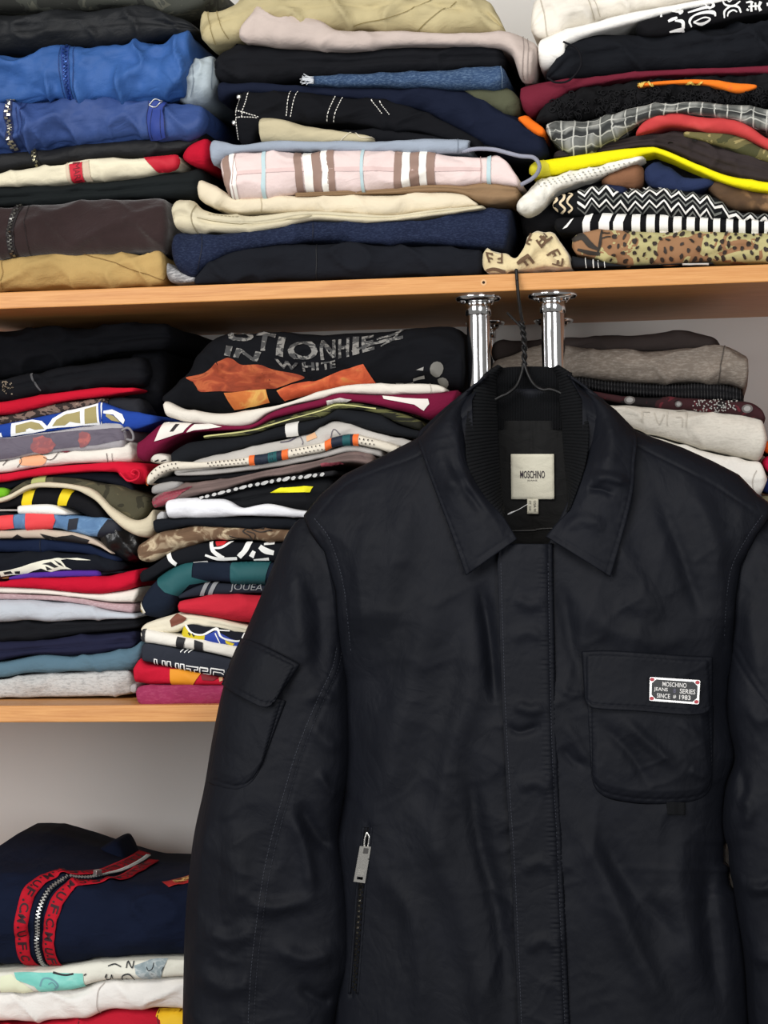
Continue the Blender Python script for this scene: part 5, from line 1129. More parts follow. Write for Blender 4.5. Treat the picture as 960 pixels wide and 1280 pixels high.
# ================================================================ lowest shelf
GL = 'folded clothes on the lowest shelf'
YD = 0.055
def Lw(*a, **kw): return G(*a, grp=GL, **kw)
NV = cloth((16, 23, 42), 0.12, 0.95, 500, 0.5)
s_ = Lw('folded_navy_zip_sweatshirt', 'navy zip sweatshirt with red lettered ribbons either side of the zip', 'sweatshirt',
        [(X0, 1096), (20, 1096), (60, 1100), (110, 1108), (150, 1112), (200, 1110), (290, 1100), (380, 1096)], [(X0, 1217), (0, 1214), (68, 1211), (135, 1203), (190, 1200), (290, 1199), (380, 1199)], NV, Y=YD - 0.02, depth=0.27, wr=0.004, k=1.35, p=2.15, cap=(0, .5))
# raise the soft top: a hump at the left and a dip along the zip
me = s_.o.data; o3 = ORI[s_.o.name]
nr = s_.G.shape[1]
for i in range(s_.nu):
    for j in range(s_.r0 + 3):
        P = s_.G[i, j]; d = np.clip((P[1] - YD) / 0.25, 0, 1)
        pxx = s_.T2[i, 0]
        hump = np.interp(pxx, [-60, -40, -20, 0, 20, 40, 60, 118, 180, 300, 380], [0.016, 0.0165, 0.015, 0.010, 0.004, 0.0, -0.003, -0.010, -0.008, 0.004, 0.006])
        d = np.clip((d - 0.1) / 0.8, 0, 1); s_.G[i, j, 2] += hump * d * d * (3 - 2 * d)
for k_, P in enumerate(s_.G.reshape(-1, 3)): me.vertices[k_].co = P - o3
du = np.gradient(s_.G, axis=0); dv = np.gradient(s_.G, axis=1); N = np.cross(dv, du); N /= np.linalg.norm(N, axis=2)[..., None] + 1e-12
if np.mean(N[:, s_.r0 + s_.nf // 2, 1]) > 0: N = -N
s_.N = N
def path_surf(path):
    """surface strip coordinates: path of (pixel x, row) where row < r0 runs back over the top"""
    P = smooth_path(path, 160)
    ui = np.interp(P[:, 0], (s_.T2[:, 0] + s_.B2[:, 0]) / 2, np.arange(s_.nu)); return np.stack([ui, P[:, 1]], 1)
def strip_on(path, w, mat, name, off, nw=4, t0=0, t1=1):
    P = path_surf(path); V = []
    W3 = s_._at(P[:, 0], P[:, 1], 0.0); t3 = np.gradient(W3, axis=0); t3 /= np.linalg.norm(t3, axis=1)[:, None]
    n3 = s_._at(P[:, 0], P[:, 1], 1.0) - W3; b3 = np.cross(t3, n3); b3 /= np.linalg.norm(b3, axis=1)[:, None] + 1e-9
    for a in np.linspace(-0.5, 0.5, nw): V.append(W3 + b3 * a * w + n3 * off)
    V = np.stack(V, 1); fcs = grid_faces(160, nw)
    o = mk(name, V.reshape(-1, 3), fcs, mat, s_.o); solidify(o, 0.0004, 0); return W3, t3, n3, b3
r1 = s_.r0 + s_.nf - 2.0
RED = cloth((176, 24, 40), 0.08)
pA = [(31, r1), (27, s_.r0 + 18), (29, s_.r0 + 11), (40, s_.r0 + 5), (58, s_.r0 + 0.5), (80, s_.r0 - 1), (97, s_.r0 - 2.5), (101, s_.r0 - 4), (98, s_.r0 - 5.6)]
pZ = [(48, r1), (45, s_.r0 + 18), (49, s_.r0 + 11), (62, s_.r0 + 5), (80, s_.r0 + 1.5), (100, s_.r0 - 0.6), (113, s_.r0 - 2.2), (114, s_.r0 - 3.8), (108, s_.r0 - 5.4)]
pB = [(63, r1), (60, s_.r0 + 18), (66, s_.r0 + 11), (80, s_.r0 + 5.5), (98, s_.r0 + 2.4), (122, s_.r0 - 0.2), (132, s_.r0 - 1.8), (129, s_.r0 - 3.4), (119, s_.r0 - 5.2)]
A = strip_on(pA, 0.0160, RED, 'lettered_ribbon', 0.0022); B_ = strip_on(pB, 0.0160, RED, 'lettered_ribbon', 0.0022)
Z = strip_on(pZ, 0.0085, cloth((16, 18, 28)), 'zipper_tape', 0.0026)
def letters_on(fr, txt, start, step, size, mat, parent):
    W3, t3, n3, b3 = fr; d = np.concatenate([[0], np.cumsum(np.linalg.norm(np.diff(W3, axis=0), axis=1))]); V, Fc, off = [], [], 0
    for i, ch in enumerate(txt):
        sarc = start + i * step
        if ch == ' ' or sarc > d[-1]: continue
        k = int(np.searchsorted(d, sarc)); k = min(k, 159)
        ex, ey = -t3[k], b3[k]
        if np.dot(ey, rgt) < 0: ey = -ey
        v, f = text_vf(ch, 0.02); hgt = size * (0.28 if ch == '.' else 1); wd = size * (0.25 if ch == '.' else 0.95)
        p = W3[k] + n3[k] * 0.0029 + (v[:, 0:1] - 0.5) * ex * wd + (v[:, 1:2] - (0.5 if ch != '.' else 1.6)) * ey * hgt
        V.append(p); Fc += [tuple(q_ + off for q_ in f_) for f_ in f]; off += len(v)
    return mk('ribbon_lettering', np.vstack(V), Fc, mat, parent, smooth=False)
INK = flat((44, 14, 24))
for fr, st_ in ((A, 0.028), (B_, 0.006)):
    L_ = float(np.sum(np.linalg.norm(np.diff(fr[0], axis=0), axis=1)))
    letters_on(fr, ('C.F.U.M.' * 6)[:int((L_ - 0.02 - st_) / 0.0083)], st_, 0.0083, 0.0108, INK, s_.o)
# metal teeth of the zip
W3, t3, n3, b3 = Z; d = np.concatenate([[0], np.cumsum(np.linalg.norm(np.diff(W3, axis=0), axis=1))]); parts = []
for i in range(int(d[-1] / 0.0019)):
    sarc = (i + 0.5) * 0.0019; k = min(int(np.searchsorted(d, sarc)), 159); fr_ = (sarc - d[k - 1]) / max(d[k] - d[k - 1], 1e-6) if k else 0
    P = W3[k - 1] * (1 - fr_) + W3[k] * fr_ if k else W3[0]
    P = P + b3[k] * (0.0010 if i % 2 else -0.0010) + n3[k] * 0.0028
    a, b, c = t3[k] * 0.0007, b3[k] * 0.0017, n3[k] * 0.0013
    vv = [P - a - b, P + a - b, P + a + b, P - a + b, P - a - b + c, P + a - b + c, P + a + b + c, P - a + b + c]
    parts.append((vv, [(4, 5, 6, 7), (0, 1, 5, 4), (1, 2, 6, 5), (2, 3, 7, 6), (3, 0, 4, 7)]))
v, f = merge(parts); o = mk('zipper_teeth', v, f, flat((190, 190, 186), 0.35, 0.7, name='zipper_metal'), s_.o, smooth=False); o['kind'] = 'stuff'
k = 104; P = W3[k] + n3[k] * 0.004
v, f = box_vf((-0.003, -0.003, 0), (0.003, 0.003, 0.006)); v = [tuple(P + t3[k] * a * 1.6 + b3[k] * b + n3[k] * c) for a, b, c in v]
bevel(mk('zipper_slider', v, f, flat((200, 200, 196), 0.3, 0.9, name='zipper_metal'), s_.o, smooth=False), 0.0008)
# crest at the right of the sweatshirt
cr = [(197, s_.r0 + 1.6), (215, s_.r0 - 0.4), (236, s_.r0 - 2.6)]
strip = strip_on(cr, 0.028, flat((170, 34, 36)), 'crest', 0.0010, 6); strip_on([(206, s_.r0 + 0.2), (218, s_.r0 - 0.9), (236, s_.r0 - 2.7)], 0.016, camo([(120, 60, 30), (222, 180, 110), (236, 206, 150), (180, 110, 60)], 160), 'gold_embroidery', 0.0014, 5)
Garment('collar_flap', None, None,
   [(100, 1078), (118, 1064), (138, 1053), (148, 1060), (160, 1078)], [(100, 1098), (120, 1100), (140, 1100), (152, 1098), (160, 1096)], NV, Y=YD + 0.20, depth=0.05, wr=0.001, parent=s_.o)
g = Lw('folded_teal_print_tshirt', 'white t-shirt with a turquoise and grey tattoo-style print, under the navy zip sweatshirt', 't-shirt',
       [(X0, 1221), (0, 1216), (68, 1212), (135, 1203), (190, 1201), (290, 1199), (360, 1199)], [(X0, 1246), (0, 1243), (49, 1241), (95, 1235), (135, 1225), (228, 1222), (360, 1222)], cloth((222, 221, 208), 0.05), Y=YD - 0.018, wr=0.0015, k=0.7)
q = lambda P: [(a / 3.692, 1000 + b / 3.692) for a, b in P]
g.print([q([(60, 800), (385, 800), (388, 862), (250, 880), (180, 890), (160, 860), (80, 830)])], None, 'turquoise_print', mat=camo([(96, 184, 172), (128, 204, 192), (140, 212, 200), (170, 220, 206)], 30, interp='LINEAR'))
g.print([q([(0, 815), (50, 805), (90, 835), (140, 870), (150, 885), (0, 890)])], (222, 226, 196), 'pale_green_print', 0.0005)
g.print([stroke(q([(185, 860), (200, 825), (240, 825), (270, 850), (250, 872)]), 2.2), stroke(q([(225, 850), (245, 840), (262, 858)]), 1.4)], (110, 158, 166), 'blue_scroll', 0.0009, L=3)
g.print([q([(620, 765), (690, 745), (770, 740), (760, 760), (700, 780), (740, 820), (680, 835), (630, 800)])], None, 'smoke_print', mat=camo([(96, 112, 118), (150, 164, 168), (190, 198, 198), (70, 80, 86)], 80, interp='LINEAR'))
g.print([stroke(q([(500, 768), (530, 760), (560, 770)]), 1.2), stroke(q([(585, 775), (590, 750), (612, 775), (616, 748)]), 1.4), stroke(q([(485, 815), (495, 800), (490, 822), (510, 820), (518, 802), (520, 822)]), 1.0), stroke(q([(560, 830), (570, 805), (600, 800), (618, 820), (600, 835), (580, 815)]), 1.3),
         stroke(q([(745, 790), (755, 770)]), 0.9), stroke(q([(245, 800), (300, 808), (340, 802)]), 2.2), stroke(q([(390, 808), (402, 800)]), 1.4), stroke(q([(680, 770), (690, 785), (706, 775), (712, 755)]), 1.0)], (34, 36, 40), 'ink_script', 0.0009, L=3)
g = Lw('folded_white_tshirt', 'white t-shirt under the turquoise tattoo-print one on the lowest shelf', 't-shirt',
       [(X0, 1246), (0, 1243), (95, 1236), (135, 1226), (228, 1223), (360, 1223)], [(X0, 1284), (0, 1281), (40, 1280), (90, 1276), (146, 1263), (228, 1266), (360, 1268)], cloth((226, 223, 218), 0.04), Y=YD - 0.014, wr=0.003, k=0.8)
g.print([stroke(q([(480, 850), (455, 880), (448, 940), (452, 985)]), 1.0)], (180, 172, 166), 'seam')
g = Lw('folded_red_yellow_jersey', 'red jersey with a yellow panel at the very bottom edge of the photo', 'jersey',
       [(X0, 1288), (0, 1284), (60, 1279), (100, 1274), (146, 1263), (192, 1265), (228, 1267), (360, 1269)], [(X0, 1338), (0, 1336), (100, 1333), (228, 1330), (360, 1326)], cloth((176, 26, 46), 0.08), Y=YD - 0.012, wr=0.004, k=0.8)
g.print([[(192, 1262), (240, 1264), (300, 1266), (300, 1300), (205, 1300), (198, 1276), (192, 1272)]], (228, 184, 30), 'yellow_panel')
g.print([stroke([(96, 1270), (97, 1290), (100, 1320)], 1.0), stroke([(194, 1264), (195, 1276), (205, 1300)], 1.2)], (90, 12, 24), 'seam')

# a pile behind the jacket: only its white top garment shows, through the gap beside the right sleeve
Lw('folded_white_sweatshirt', 'white garment glimpsed through the slit between jacket body and right sleeve', 'sweatshirt',
   [(850, 1042), (910, 1040), (1000, 1040)], [(850, 1140), (910, 1140), (1000, 1138)], cloth((240, 238, 232), 0.03), Y=0.03, wr=0.002)
Lw('folded_grey_sweatshirt', 'grey sweatshirt under the white garment behind the jacket on the lowest shelf', 'sweatshirt',
   [(850, 1142), (910, 1142), (1000, 1140)], [(850, 1332), (910, 1330), (1000, 1326)], cloth((120, 120, 124)), Y=0.03, wr=0.003, layers=(0.33, 0.66))

# ================================================================ the black jacket on its wire hanger
def jacket_cloth():
    t = NT('black_cotton_nylon')
    n = t.noise(9, detail=4)
    t.l(t.ramp(n, [(0.3, lin((14, 16, 22))), (0.7, lin((18, 20, 27)))]), t.b.inputs['Base Color'])
    t.b.inputs['Roughness'].default_value = 0.60; t.b.inputs['Specular IOR Level'].default_value = 0.13
    def crease(sc, rot, st):                   # sharp little creases: folded noise
        n_ = t.noise(sc, t.coord(scale=st, rot=rot), detail=3, rough=0.5, dist=0.8)
        p_ = t.n('ShaderNodeMath', operation='PINGPONG'); t.l(n_, p_.inputs[0]); p_.inputs[1].default_value = 0.22; return p_.outputs[0]
    def add(p, q_, k):
        m_ = t.n('ShaderNodeMath', operation='MULTIPLY_ADD'); t.l(q_, m_.inputs[0]); m_.inputs[1].default_value = k; t.l(p, m_.inputs[2]); return m_.outputs[0]
    a = add(crease(16, (0, 0.5, 0), (1, 1, 0.7)), crease(34, (0, -0.9, 0), (1, 1, 0.7)), 0.5); b = t.noise(1500, detail=1)
    mx = t.n('ShaderNodeMath', operation='MULTIPLY_ADD'); t.l(b, mx.inputs[0]); mx.inputs[1].default_value = 0.02; t.l(a, mx.inputs[2])
    t.bump(mx.outputs[0], 0.6, 0.005)
    return t.m
M_j = jacket_cloth()
M_rib = cloth((17, 18, 20), 0.1, 0.95, 900, 0.5)
M_lin = cloth((21, 21, 21), 0.1, 0.7, 400, 0.2, spec=0.12)
M_thr = flat((44, 47, 56), 0.8, name='stitching_thread')

jk = empty('jacket', tuple(W(660, 1400, -0.06)))
tag(jk, 'black jacket with ribbed inner collar hanging on a wire hanger before the shelves', 'jacket')

def ci(y, P):
    P = np.asarray(P, float); return np.interp(y, P[:, 1], P[:, 0])
def csm(P):
    Q = smooth_path(P, 160); o_ = np.argsort(Q[:, 1]); return Q[o_]
# outlines in pixels
SL_OUT = csm([(378, 644), (362, 662), (348, 690), (328, 740), (304, 796), (281, 852), (266, 920), (255, 985), (243, 1040), (236, 1095), (231, 1160), (228, 1280), (226, 1400)])
SL_IN = csm([(384, 646), (404, 676), (420, 730), (428, 780), (433, 830), (437, 890), (437, 950), (428, 1010), (423, 1050), (431, 1100), (436, 1150), (437, 1205), (426, 1241), (416, 1290), (408, 1400)])
SR_IN = csm([(966, 634), (956, 650), (942, 668), (924, 706), (916, 750), (912, 800), (911, 830), (908, 880), (911, 910), (918, 948), (907, 983), (903, 1020), (905, 1045), (910, 1060), (911, 1078), (913, 1092), (916, 1106), (921, 1140), (930, 1200), (936, 1290), (944, 1400)])
SR_OUT = csm([(970, 632), (988, 652), (1005, 700), (1022, 760), (1040, 830), (1056, 920), (1066, 1010), (1074, 1100), (1078, 1200), (1080, 1400)])
BL_E = np.array([(606, 470), (596, 487), (560, 512), (527, 546), (480, 570), (430, 594), (400, 620), (380, 645), (388, 665), (406, 690), (420, 740), (424, 800), (424, 860), (424, 1000), (416, 1050), (420, 1150), (412, 1280), (404, 1400)], float)
BR_E = np.array([(712, 470), (724, 484), (768, 512), (796, 541), (820, 549), (852, 560), (890, 577), (923, 594), (948, 620), (962, 630), (966, 640), (958, 652), (946, 668), (926, 706), (919, 750), (916, 800), (917, 830), (914, 880), (917, 910), (922, 948), (912, 983), (909, 1020), (909, 1050), (905.5, 1058), (906, 1079), (914, 1086), (911, 1092), (912.5, 1107), (924, 1120), (936, 1200), (942, 1290), (950, 1400)], float)
FOLDS = [  # drape folds: path, width px, height m
    ([(560, 690), (530, 800), (490, 930), (460, 1060)], 26, 0.006), ([(575, 740), (592, 840), (560, 960), (545, 1100)], 18, 0.005), ([(520, 600), (490, 700), (470, 820)], 22, 0.005),
    ([(600, 720), (612, 800), (620, 890)], 9, -0.007), ([(470, 640), (450, 720), (445, 800)], 16, 0.004), ([(500, 980), (560, 1090), (600, 1220), (615, 1330)], 20, 0.005),
    ([(585, 930), (598, 1040), (625, 1150), (636, 1260)], 12, -0.006), ([(470, 1080), (520, 1160), (530, 1300)], 14, 0.004),
    ([(720, 760), (800, 800), (880, 790)], 16, 0.003), ([(860, 590), (890, 670), (905, 760)], 16, 0.005), ([(820, 610), (850, 690), (880, 780)], 10, -0.004), ([(700, 720), (712, 790), (725, 860)], 10, -0.004),
    ([(705, 900), (722, 930), (740, 960)], 7, 0.0022), ([(700, 860), (716, 868), (730, 862)], 5, 0.0018), ([(700, 930), (716, 950), (736, 958)], 6, -0.002), ([(704, 1000), (740, 1060), (790, 1180), (840, 1280)], 16, 0.006), ([(730, 1030), (790, 1110), (860, 1190)], 16, -0.004),
    ([(860, 1020), (850, 1120), (870, 1250)], 20, 0.006), ([(890, 1060), (885, 1150), (900, 1260)], 12, -0.005), ([(740, 640), (790, 720), (800, 790)], 20, 0.004)]
def fold_field(x, y, folds):
    D = np.zeros(np.shape(x))
    for P, w, h in folds:
        d, arc, _ = seg_dist(x, y, smooth_path(P, 12).tolist())
        L = sum(math.hypot(b[0] - a[0], b[1] - a[1]) for a, b in zip(P[:-1], P[1:]))
        e = np.clip(np.minimum(arc, L - arc) / (0.25 * L), 0.15, 1)
        D += 1.5 * h * e * np.exp(-(d / w) ** 2)
    return D
def cloth_noise(x, y, seed=0, amp=1.0):
    wx = x + 18 * fbm(x / 70, y / 70, seed + 1); wy = y + 18 * fbm(x / 70, y / 70, seed + 2)
    a = ridge((wx * 0.9 + wy * 0.25) / 80, (wy * 0.9 - wx * 0.25) / 260, seed) ** 2
    b = ridge((wx * 0.5 - wy * 0.8) / 60, (wx * 0.8 + wy * 0.5) / 150, seed + 7) ** 2
    c = ridge((wx * 0.4 + wy * 0.9) / 24, (wx * 0.9 - wy * 0.4) / 60, seed + 13) ** 2
    m = np.clip(0.25 + 1.5 * (vnoise(x / 120, y / 160, seed + 31) - 0.35), 0.1, 1.2)
    return amp * (0.0036 * a + m * (0.0034 * b + 0.0019 * c) + 0.0004 * fbm(x / 9, y / 9, seed + 20))
def seam_field(x, y, seams, pitch=7.0):
    """groove with puckers each side: (path, depth m, pucker m, reach px)"""
    D = np.zeros(np.shape(x))
    for P, g_, pk, reach in seams:
        Q = smooth_path(P, max(10, len(P) * 5)).tolist()
        d, arc, side = seg_dist(x, y, Q)
        D -= g_ * np.exp(-(d / 1.8) ** 2)
        ph = arc / pitch * 2 * math.pi + 2.5 * fbm(arc / 25, side * 3, 5)
        D += pk * (0.5 + fbm(arc / 14, side, 9)) * np.sin(ph + side) * np.exp(-((d - 4) / reach) ** 2) * (d > 0.5)
    return D
ARM_L = [(384, 648), (404, 676), (420, 730), (427, 790), (430, 820)]
ARM_R = [(962, 642), (944, 668), (924, 706), (917, 750), (914, 806)]
YOKE_L = [(590, 512), (530, 566), (470, 590), (430, 610), (392, 652)]
YOKE_R = [(735, 520), (797, 558), (840, 580), (887, 604), (915, 622), (956, 650)]
BODY_SEAMS = [(ARM_L, 0.002, 0.0009, 8), ([(a + 9, b) for a, b in ARM_L], 0.0010, 0.0008, 7), (ARM_R, 0.002, 0.0010, 8), ([(a - 9, b + 2) for a, b in ARM_R], 0.0010, 0.0009, 7),
              (YOKE_L, 0.0016, 0.0, 4), (YOKE_R, 0.0016, 0.0, 4), ([(462, 1030), (452, 1110), (440, 1245)], 0.004, 0.0008, 8)]
Yc = -0.060
def body_y(x, y, wr=True):
    xl = np.interp(y, BL_E[:, 1], BL_E[:, 0]); xr = np.interp(y, BR_E[:, 1], BR_E[:, 0])
    s = np.clip((x - (xl + xr) / 2) / ((xr - xl) / 2), -1, 1)
    t = np.interp(y, [470, 540, 600, 700, 900, 1400], [0.020, 0.034, 0.046, 0.060, 0.070, 0.080])
    e0 = np.interp(y, [596, 665, 770, 850], [0, 0.55, 0.55, 0])
    Y = Yc - t * (e0 + (1 - e0) * (1 - np.abs(s) ** 2.4) ** (1 / 2.4))
    if wr:
        e = np.clip((1 - np.abs(s)) * 8, 0.1, 1)
        Y = Y - e * (fold_field(x, y, FOLDS) + cloth_noise(x, y, 3)) - np.clip((1 - np.abs(s)) * 14, 0.2, 1) * seam_field(x, y, BODY_SEAMS)
    return Y
def body_surf(px, py, off=0.0): return W(px, py, body_y(np.asarray(px, float), np.asarray(py, float)) - off)
def panel(name, xl_f, xr_f, y0, y1, nx, ny, yfun, mat, parent, th=0.0018, edge=None):
    ys = np.linspace(y0, y1, ny); V = []
    for y in ys:
        x = np.linspace(xl_f(y), xr_f(y), nx); V.append(np.stack([x, np.full(nx, y)], 1))
    V = np.array(V); Y = yfun(V[..., 0], V[..., 1])
    if edge is not None:
        Y = Y + edge(np.linspace(0, 1, nx))[None, :]
    o = mk(name, W(V[..., 0], V[..., 1], Y).reshape(-1, 3), grid_faces(ny, nx), mat, parent)
    if th: solidify(o, th, -1 if name == 'never' else 0)
    return o
IN_L = np.array([(606, 470), (590, 500), (592, 560), (612, 622), (636, 660), (640, 684), (632, 720), (634, 900), (646, 1100), (654, 1280), (660, 1400)], float)
IN_R = np.array([(712, 470), (728, 500), (728, 560), (712, 622), (694, 662), (684, 684), (684, 720), (686, 900), (694, 1050), (704, 1280), (708, 1400)], float)
xi = lambda P: (lambda y: np.interp(y, P[:, 1], P[:, 0]))
panel('front_panel', xi(BL_E), xi(IN_L), 474, 1400, 96, 300, body_y, M_j, jk)
panel('front_panel', xi(IN_R), xi(BR_E), 474, 1400, 96, 300, body_y, M_j, jk)
def back_y(x, y):
    xl = np.interp(y, BL_E[:, 1], BL_E[:, 0]); xr = np.interp(y, BR_E[:, 1], BR_E[:, 0])
    s = np.clip((x - (xl + xr) / 2) / ((xr - xl) / 2), -1, 1)
    return Yc + 0.045 * (1 - np.abs(s) ** 2.2) ** (1 / 2.2) * np.interp(y, [470, 560, 700], [0.6, 0.9, 1.0]) + 0.002 * fbm(x / 60, y / 90, 31)
panel('back_panel', xi(BL_E), xi(BR_E), 486, 1400, 60, 120, back_y, M_j, jk)

# ---- lining seen through the neck
def lin_y(x, y): return -0.032 - 0.008 * ((x - 662) / 60) ** 2 - 0.0014 * ridge(x / 9, y / 60, 4) * np.clip((600 - y) / 60, 0, 1) - 0.0008 * np.exp(-((x - 664) / 1.5) ** 2) * -1 + 0.0012 * fbm(x / 20, y / 40, 8)
panel('lining', lambda y: 600.0, lambda y: 726.0, 526, 760, 70, 90, lin_y, M_lin, jk, th=0)

# ---- placket with puckered stitching
PK_L = np.array([(624, 676), (622, 704), (625, 800), (628, 888), (634, 1000), (640, 1096), (648, 1280), (652, 1400)], float)
PK_R = np.array([(690, 676), (690, 704), (692, 800), (694, 902), (697, 980), (701, 1047), (711, 1280), (717, 1400)], float)
PKS = [(P[0] - 5, P[1]) for P in PK_R]; PKE = [(P[0] + 4, P[1]) for P in PK_L]
def pk_y(x, y):
    xl = np.interp(y, PK_L[:, 1], PK_L[:, 0]); xr = np.interp(y, PK_R[:, 1], PK_R[:, 0]); s = (x - xl) / (xr - xl)
    base = body_y(x, y, False) - 0.5 * fold_field(x, y, FOLDS)
    h = 0.0065 * np.clip((1 - s) * 6, 0, 1) ** 0.5 + 0.0015
    st = seam_field(x, y, [(PKS, 0.0012, 0.0013, 7)], 6.0) + seam_field(x, y, [(PKE, 0.0006, 0.0003, 4)], 6.0)
    fl = fold_field(x, y, [([(640, 880), (665, 888), (684, 880)], 7, 0.003), ([(632, 905), (650, 915), (680, 905)], 6, -0.003), ([(640, 745), (662, 756), (684, 748)], 8, 0.0022), ([(636, 800), (660, 790), (684, 800)], 8, 0.002), ([(645, 985), (670, 978), (690, 990)], 8, 0.0026), ([(650, 1090), (675, 1078), (698, 1090)], 8, 0.0022), ([(655, 1190), (680, 1175), (704, 1190)], 8, 0.0022)])
    return base - h - st - fl - 0.5 * cloth_noise(x * 1.4, y * 1.4, 17)
panel('placket', xi(PK_L), xi(PK_R), 680, 1400, 46, 360, pk_y, M_j, jk, th=0.003)
panel('inner_placket', lambda y: np.interp(y, PK_L[:, 1], PK_L[:, 0]) + 10, lambda y: np.interp(y, PK_R[:, 1], PK_R[:, 0]) - 8, 690, 1400, 8, 60, lambda x, y: body_y(x, y, False) + 0.004, M_j, jk, th=0.002)

# ---- lofted patches (collar leaves, pockets, flaps)
def loft(name, A, B, nu, nt, yfun, mat, parent, th=0.002):
    a = smooth_path(A, 200) if len(A) > 2 else np.linspace(A[0], A[1], 200); b = smooth_path(B, 200) if len(B) > 2 else np.linspace(B[0], B[1], 200)
    def rs_(P):
        d = np.concatenate([[0], np.cumsum(np.hypot(*np.diff(P, axis=0).T))]); d /= d[-1]; u = np.linspace(0, 1, nu); return np.stack([np.interp(u, d, P[:, 0]), np.interp(u, d, P[:, 1])], 1)
    a, b = rs_(a), rs_(b); t = np.linspace(0, 1, nt)[None, :, None]
    V = a[:, None] * (1 - t) + b[:, None] * t
    U, T_ = np.meshgrid(np.linspace(0, 1, nu), np.linspace(0, 1, nt), indexing='ij')
    Y = yfun(V[..., 0], V[..., 1], U, T_)
    o = mk(name, W(V[..., 0], V[..., 1], Y).reshape(-1, 3), grid_faces(nu, nt), mat, parent)
    if th: solidify(o, th, 0)
    return o
# collar: inner (neck) edge A and outer edge B, from the nape to the point
LA = [(614, 464), (596, 484), (584, 510), (581, 545), (584, 583), (603, 617), (627, 644), (646, 674)]
LB = [(606, 472), (586, 487), (560, 508), (536, 530), (523, 545), (530, 572), (543, 608), (563, 662), (583, 719)]
RA = [(706, 464), (722, 482), (734, 506), (738, 540), (733, 583), (714, 634), (696, 655), (683, 671)]
RB = [(714, 472), (738, 488), (764, 510), (784, 532), (795, 548), (793, 580), (790, 618), (777, 672), (763, 721)]
def leaf_y(seed, hl):
    def f(x, y, U, T_):
        nape = np.interp(U, [0, 0.15, 0.35, 0.6, 1], [-0.034, -0.055, -0.085, -0.118, -0.132])
        out = np.minimum(body_y(x, y, False) - 0.010, np.interp(U, [0, 0.2, 0.4, 0.6, 1], [-0.036, -0.052, -0.072, -0.104, -0.128]))
        Y = nape * (1 - T_) + out * T_ - 0.012 * np.sin(np.pi * np.clip(T_, 0, 1)) * np.interp(U, [0, .3, 1], [0.3, 1, .5])
        e = np.minimum(T_ * 6, 1)
        Y = Y - e * (0.8 * cloth_noise(x * 1.2, y * 1.2, seed) + fold_field(x, y, hl))
        g_ = np.exp(-(((1 - T_) * 70 - 5) / 1.3) ** 2) * 0.0007 + np.exp(-(((1 - U) * 160 - 5) / 1.5) ** 2) * 0.0007 * (T_ > 0.05)
        pk = 0.0005 * np.sin(U * 150 + 3 * fbm(U * 9, T_ * 0, seed)) * np.exp(-(((1 - T_) * 70 - 4) / 4) ** 2)
        return Y + g_ - pk
    return f
loft('collar_leaf', LA, LB, 150, 46, leaf_y(41, [([(560, 520), (580, 560), (600, 620)], 12, 0.004), ([(545, 600), (590, 610), (620, 650)], 10, 0.003), ([(556, 560), (575, 600), (610, 650)], 7, -0.003)]), M_j, jk, 0.0028)
loft('collar_leaf', RA, RB, 150, 46, leaf_y(53, [([(738, 600), (760, 596), (788, 606)], 6, 0.0035), ([(733, 612), (750, 612), (770, 620)], 5, -0.003), ([(760, 520), (765, 560), (752, 590)], 10, 0.003), ([(700, 660), (730, 650), (760, 660)], 8, 0.002)]), M_j, jk, 0.0028)
# ribbed inner collar: two side bands and the nape
def rib_y(n, sgn):
    def f(x, y, U, T_):
        a = np.interp(U, [0, 0.2, 0.45, 0.75, 1], [-0.040, -0.064, -0.092, -0.116, -0.124]); b = np.interp(U, [0, 0.3, 0.6, 1], [-0.036, -0.050, -0.072, -0.100])
        Y = a * (1 - T_) + b * T_ - 0.010 * np.sin(np.pi * (0.15 + 0.75 * T_))
        ph = U * n * 2 * np.pi + 1.4 * T_ + 1.8 * fbm(U * 14, T_ * 2, 3)
        return Y - 0.0013 * np.sin(ph) * np.interp(T_, [0, .1, 1], [0.6, 1, .8])
    return f
def bumpy(P, amp, n):
    Q = smooth_path(P, 260); t = np.linspace(0, 1, 260); return (Q + np.stack([amp * np.sin(t * n * 2 * np.pi), amp * 0.3 * np.cos(t * n * 2 * np.pi)], 1))
LC = [(628, 459), (620, 474), (620, 500), (622, 533), (624, 575), (626, 612), (630, 640)]; RC = [(692, 459), (698, 474), (700, 500), (703, 533), (706, 575), (709, 605), (711, 632)]
LA2 = [(622, 457), (606, 468), (592, 488), (585, 512), (582, 545), (585, 583), (604, 618), (629, 646)]; RA2 = [(698, 457), (714, 468), (726, 488), (733, 512), (736, 545), (731, 583), (714, 632), (708, 640)]
loft('ribbed_collar_band', LA2, LC, 360, 18, rib_y(46, 1), M_rib, jk, 0.002)
loft('ribbed_collar_band', RA2, RC, 360, 18, rib_y(46, -1), M_rib, jk, 0.002)
ny, nx = 30, 300
xs = np.linspace(610, 712, nx); ys = np.linspace(0, 1, ny); X, T_ = np.meshgrid(xs, ys)
topc = 458 + 7 * (np.abs(X - 661) / 51) ** 3; Yp = topc + (537 - topc) * T_
Yd = -0.030 - 0.014 * ((X - 661) / 51) ** 2 - 0.0007 * np.sin((X - 610) / 102 * 52 * 2 * np.pi) - 0.004 * np.sin(np.pi * np.clip(T_ * 3, 0, 1)) * (T_ < 0.333)
o = mk('ribbed_collar_nape', W(X, Yp, Yd).reshape(-1, 3), grid_faces(ny, nx), M_rib, jk); solidify(o, 0.003, 1)

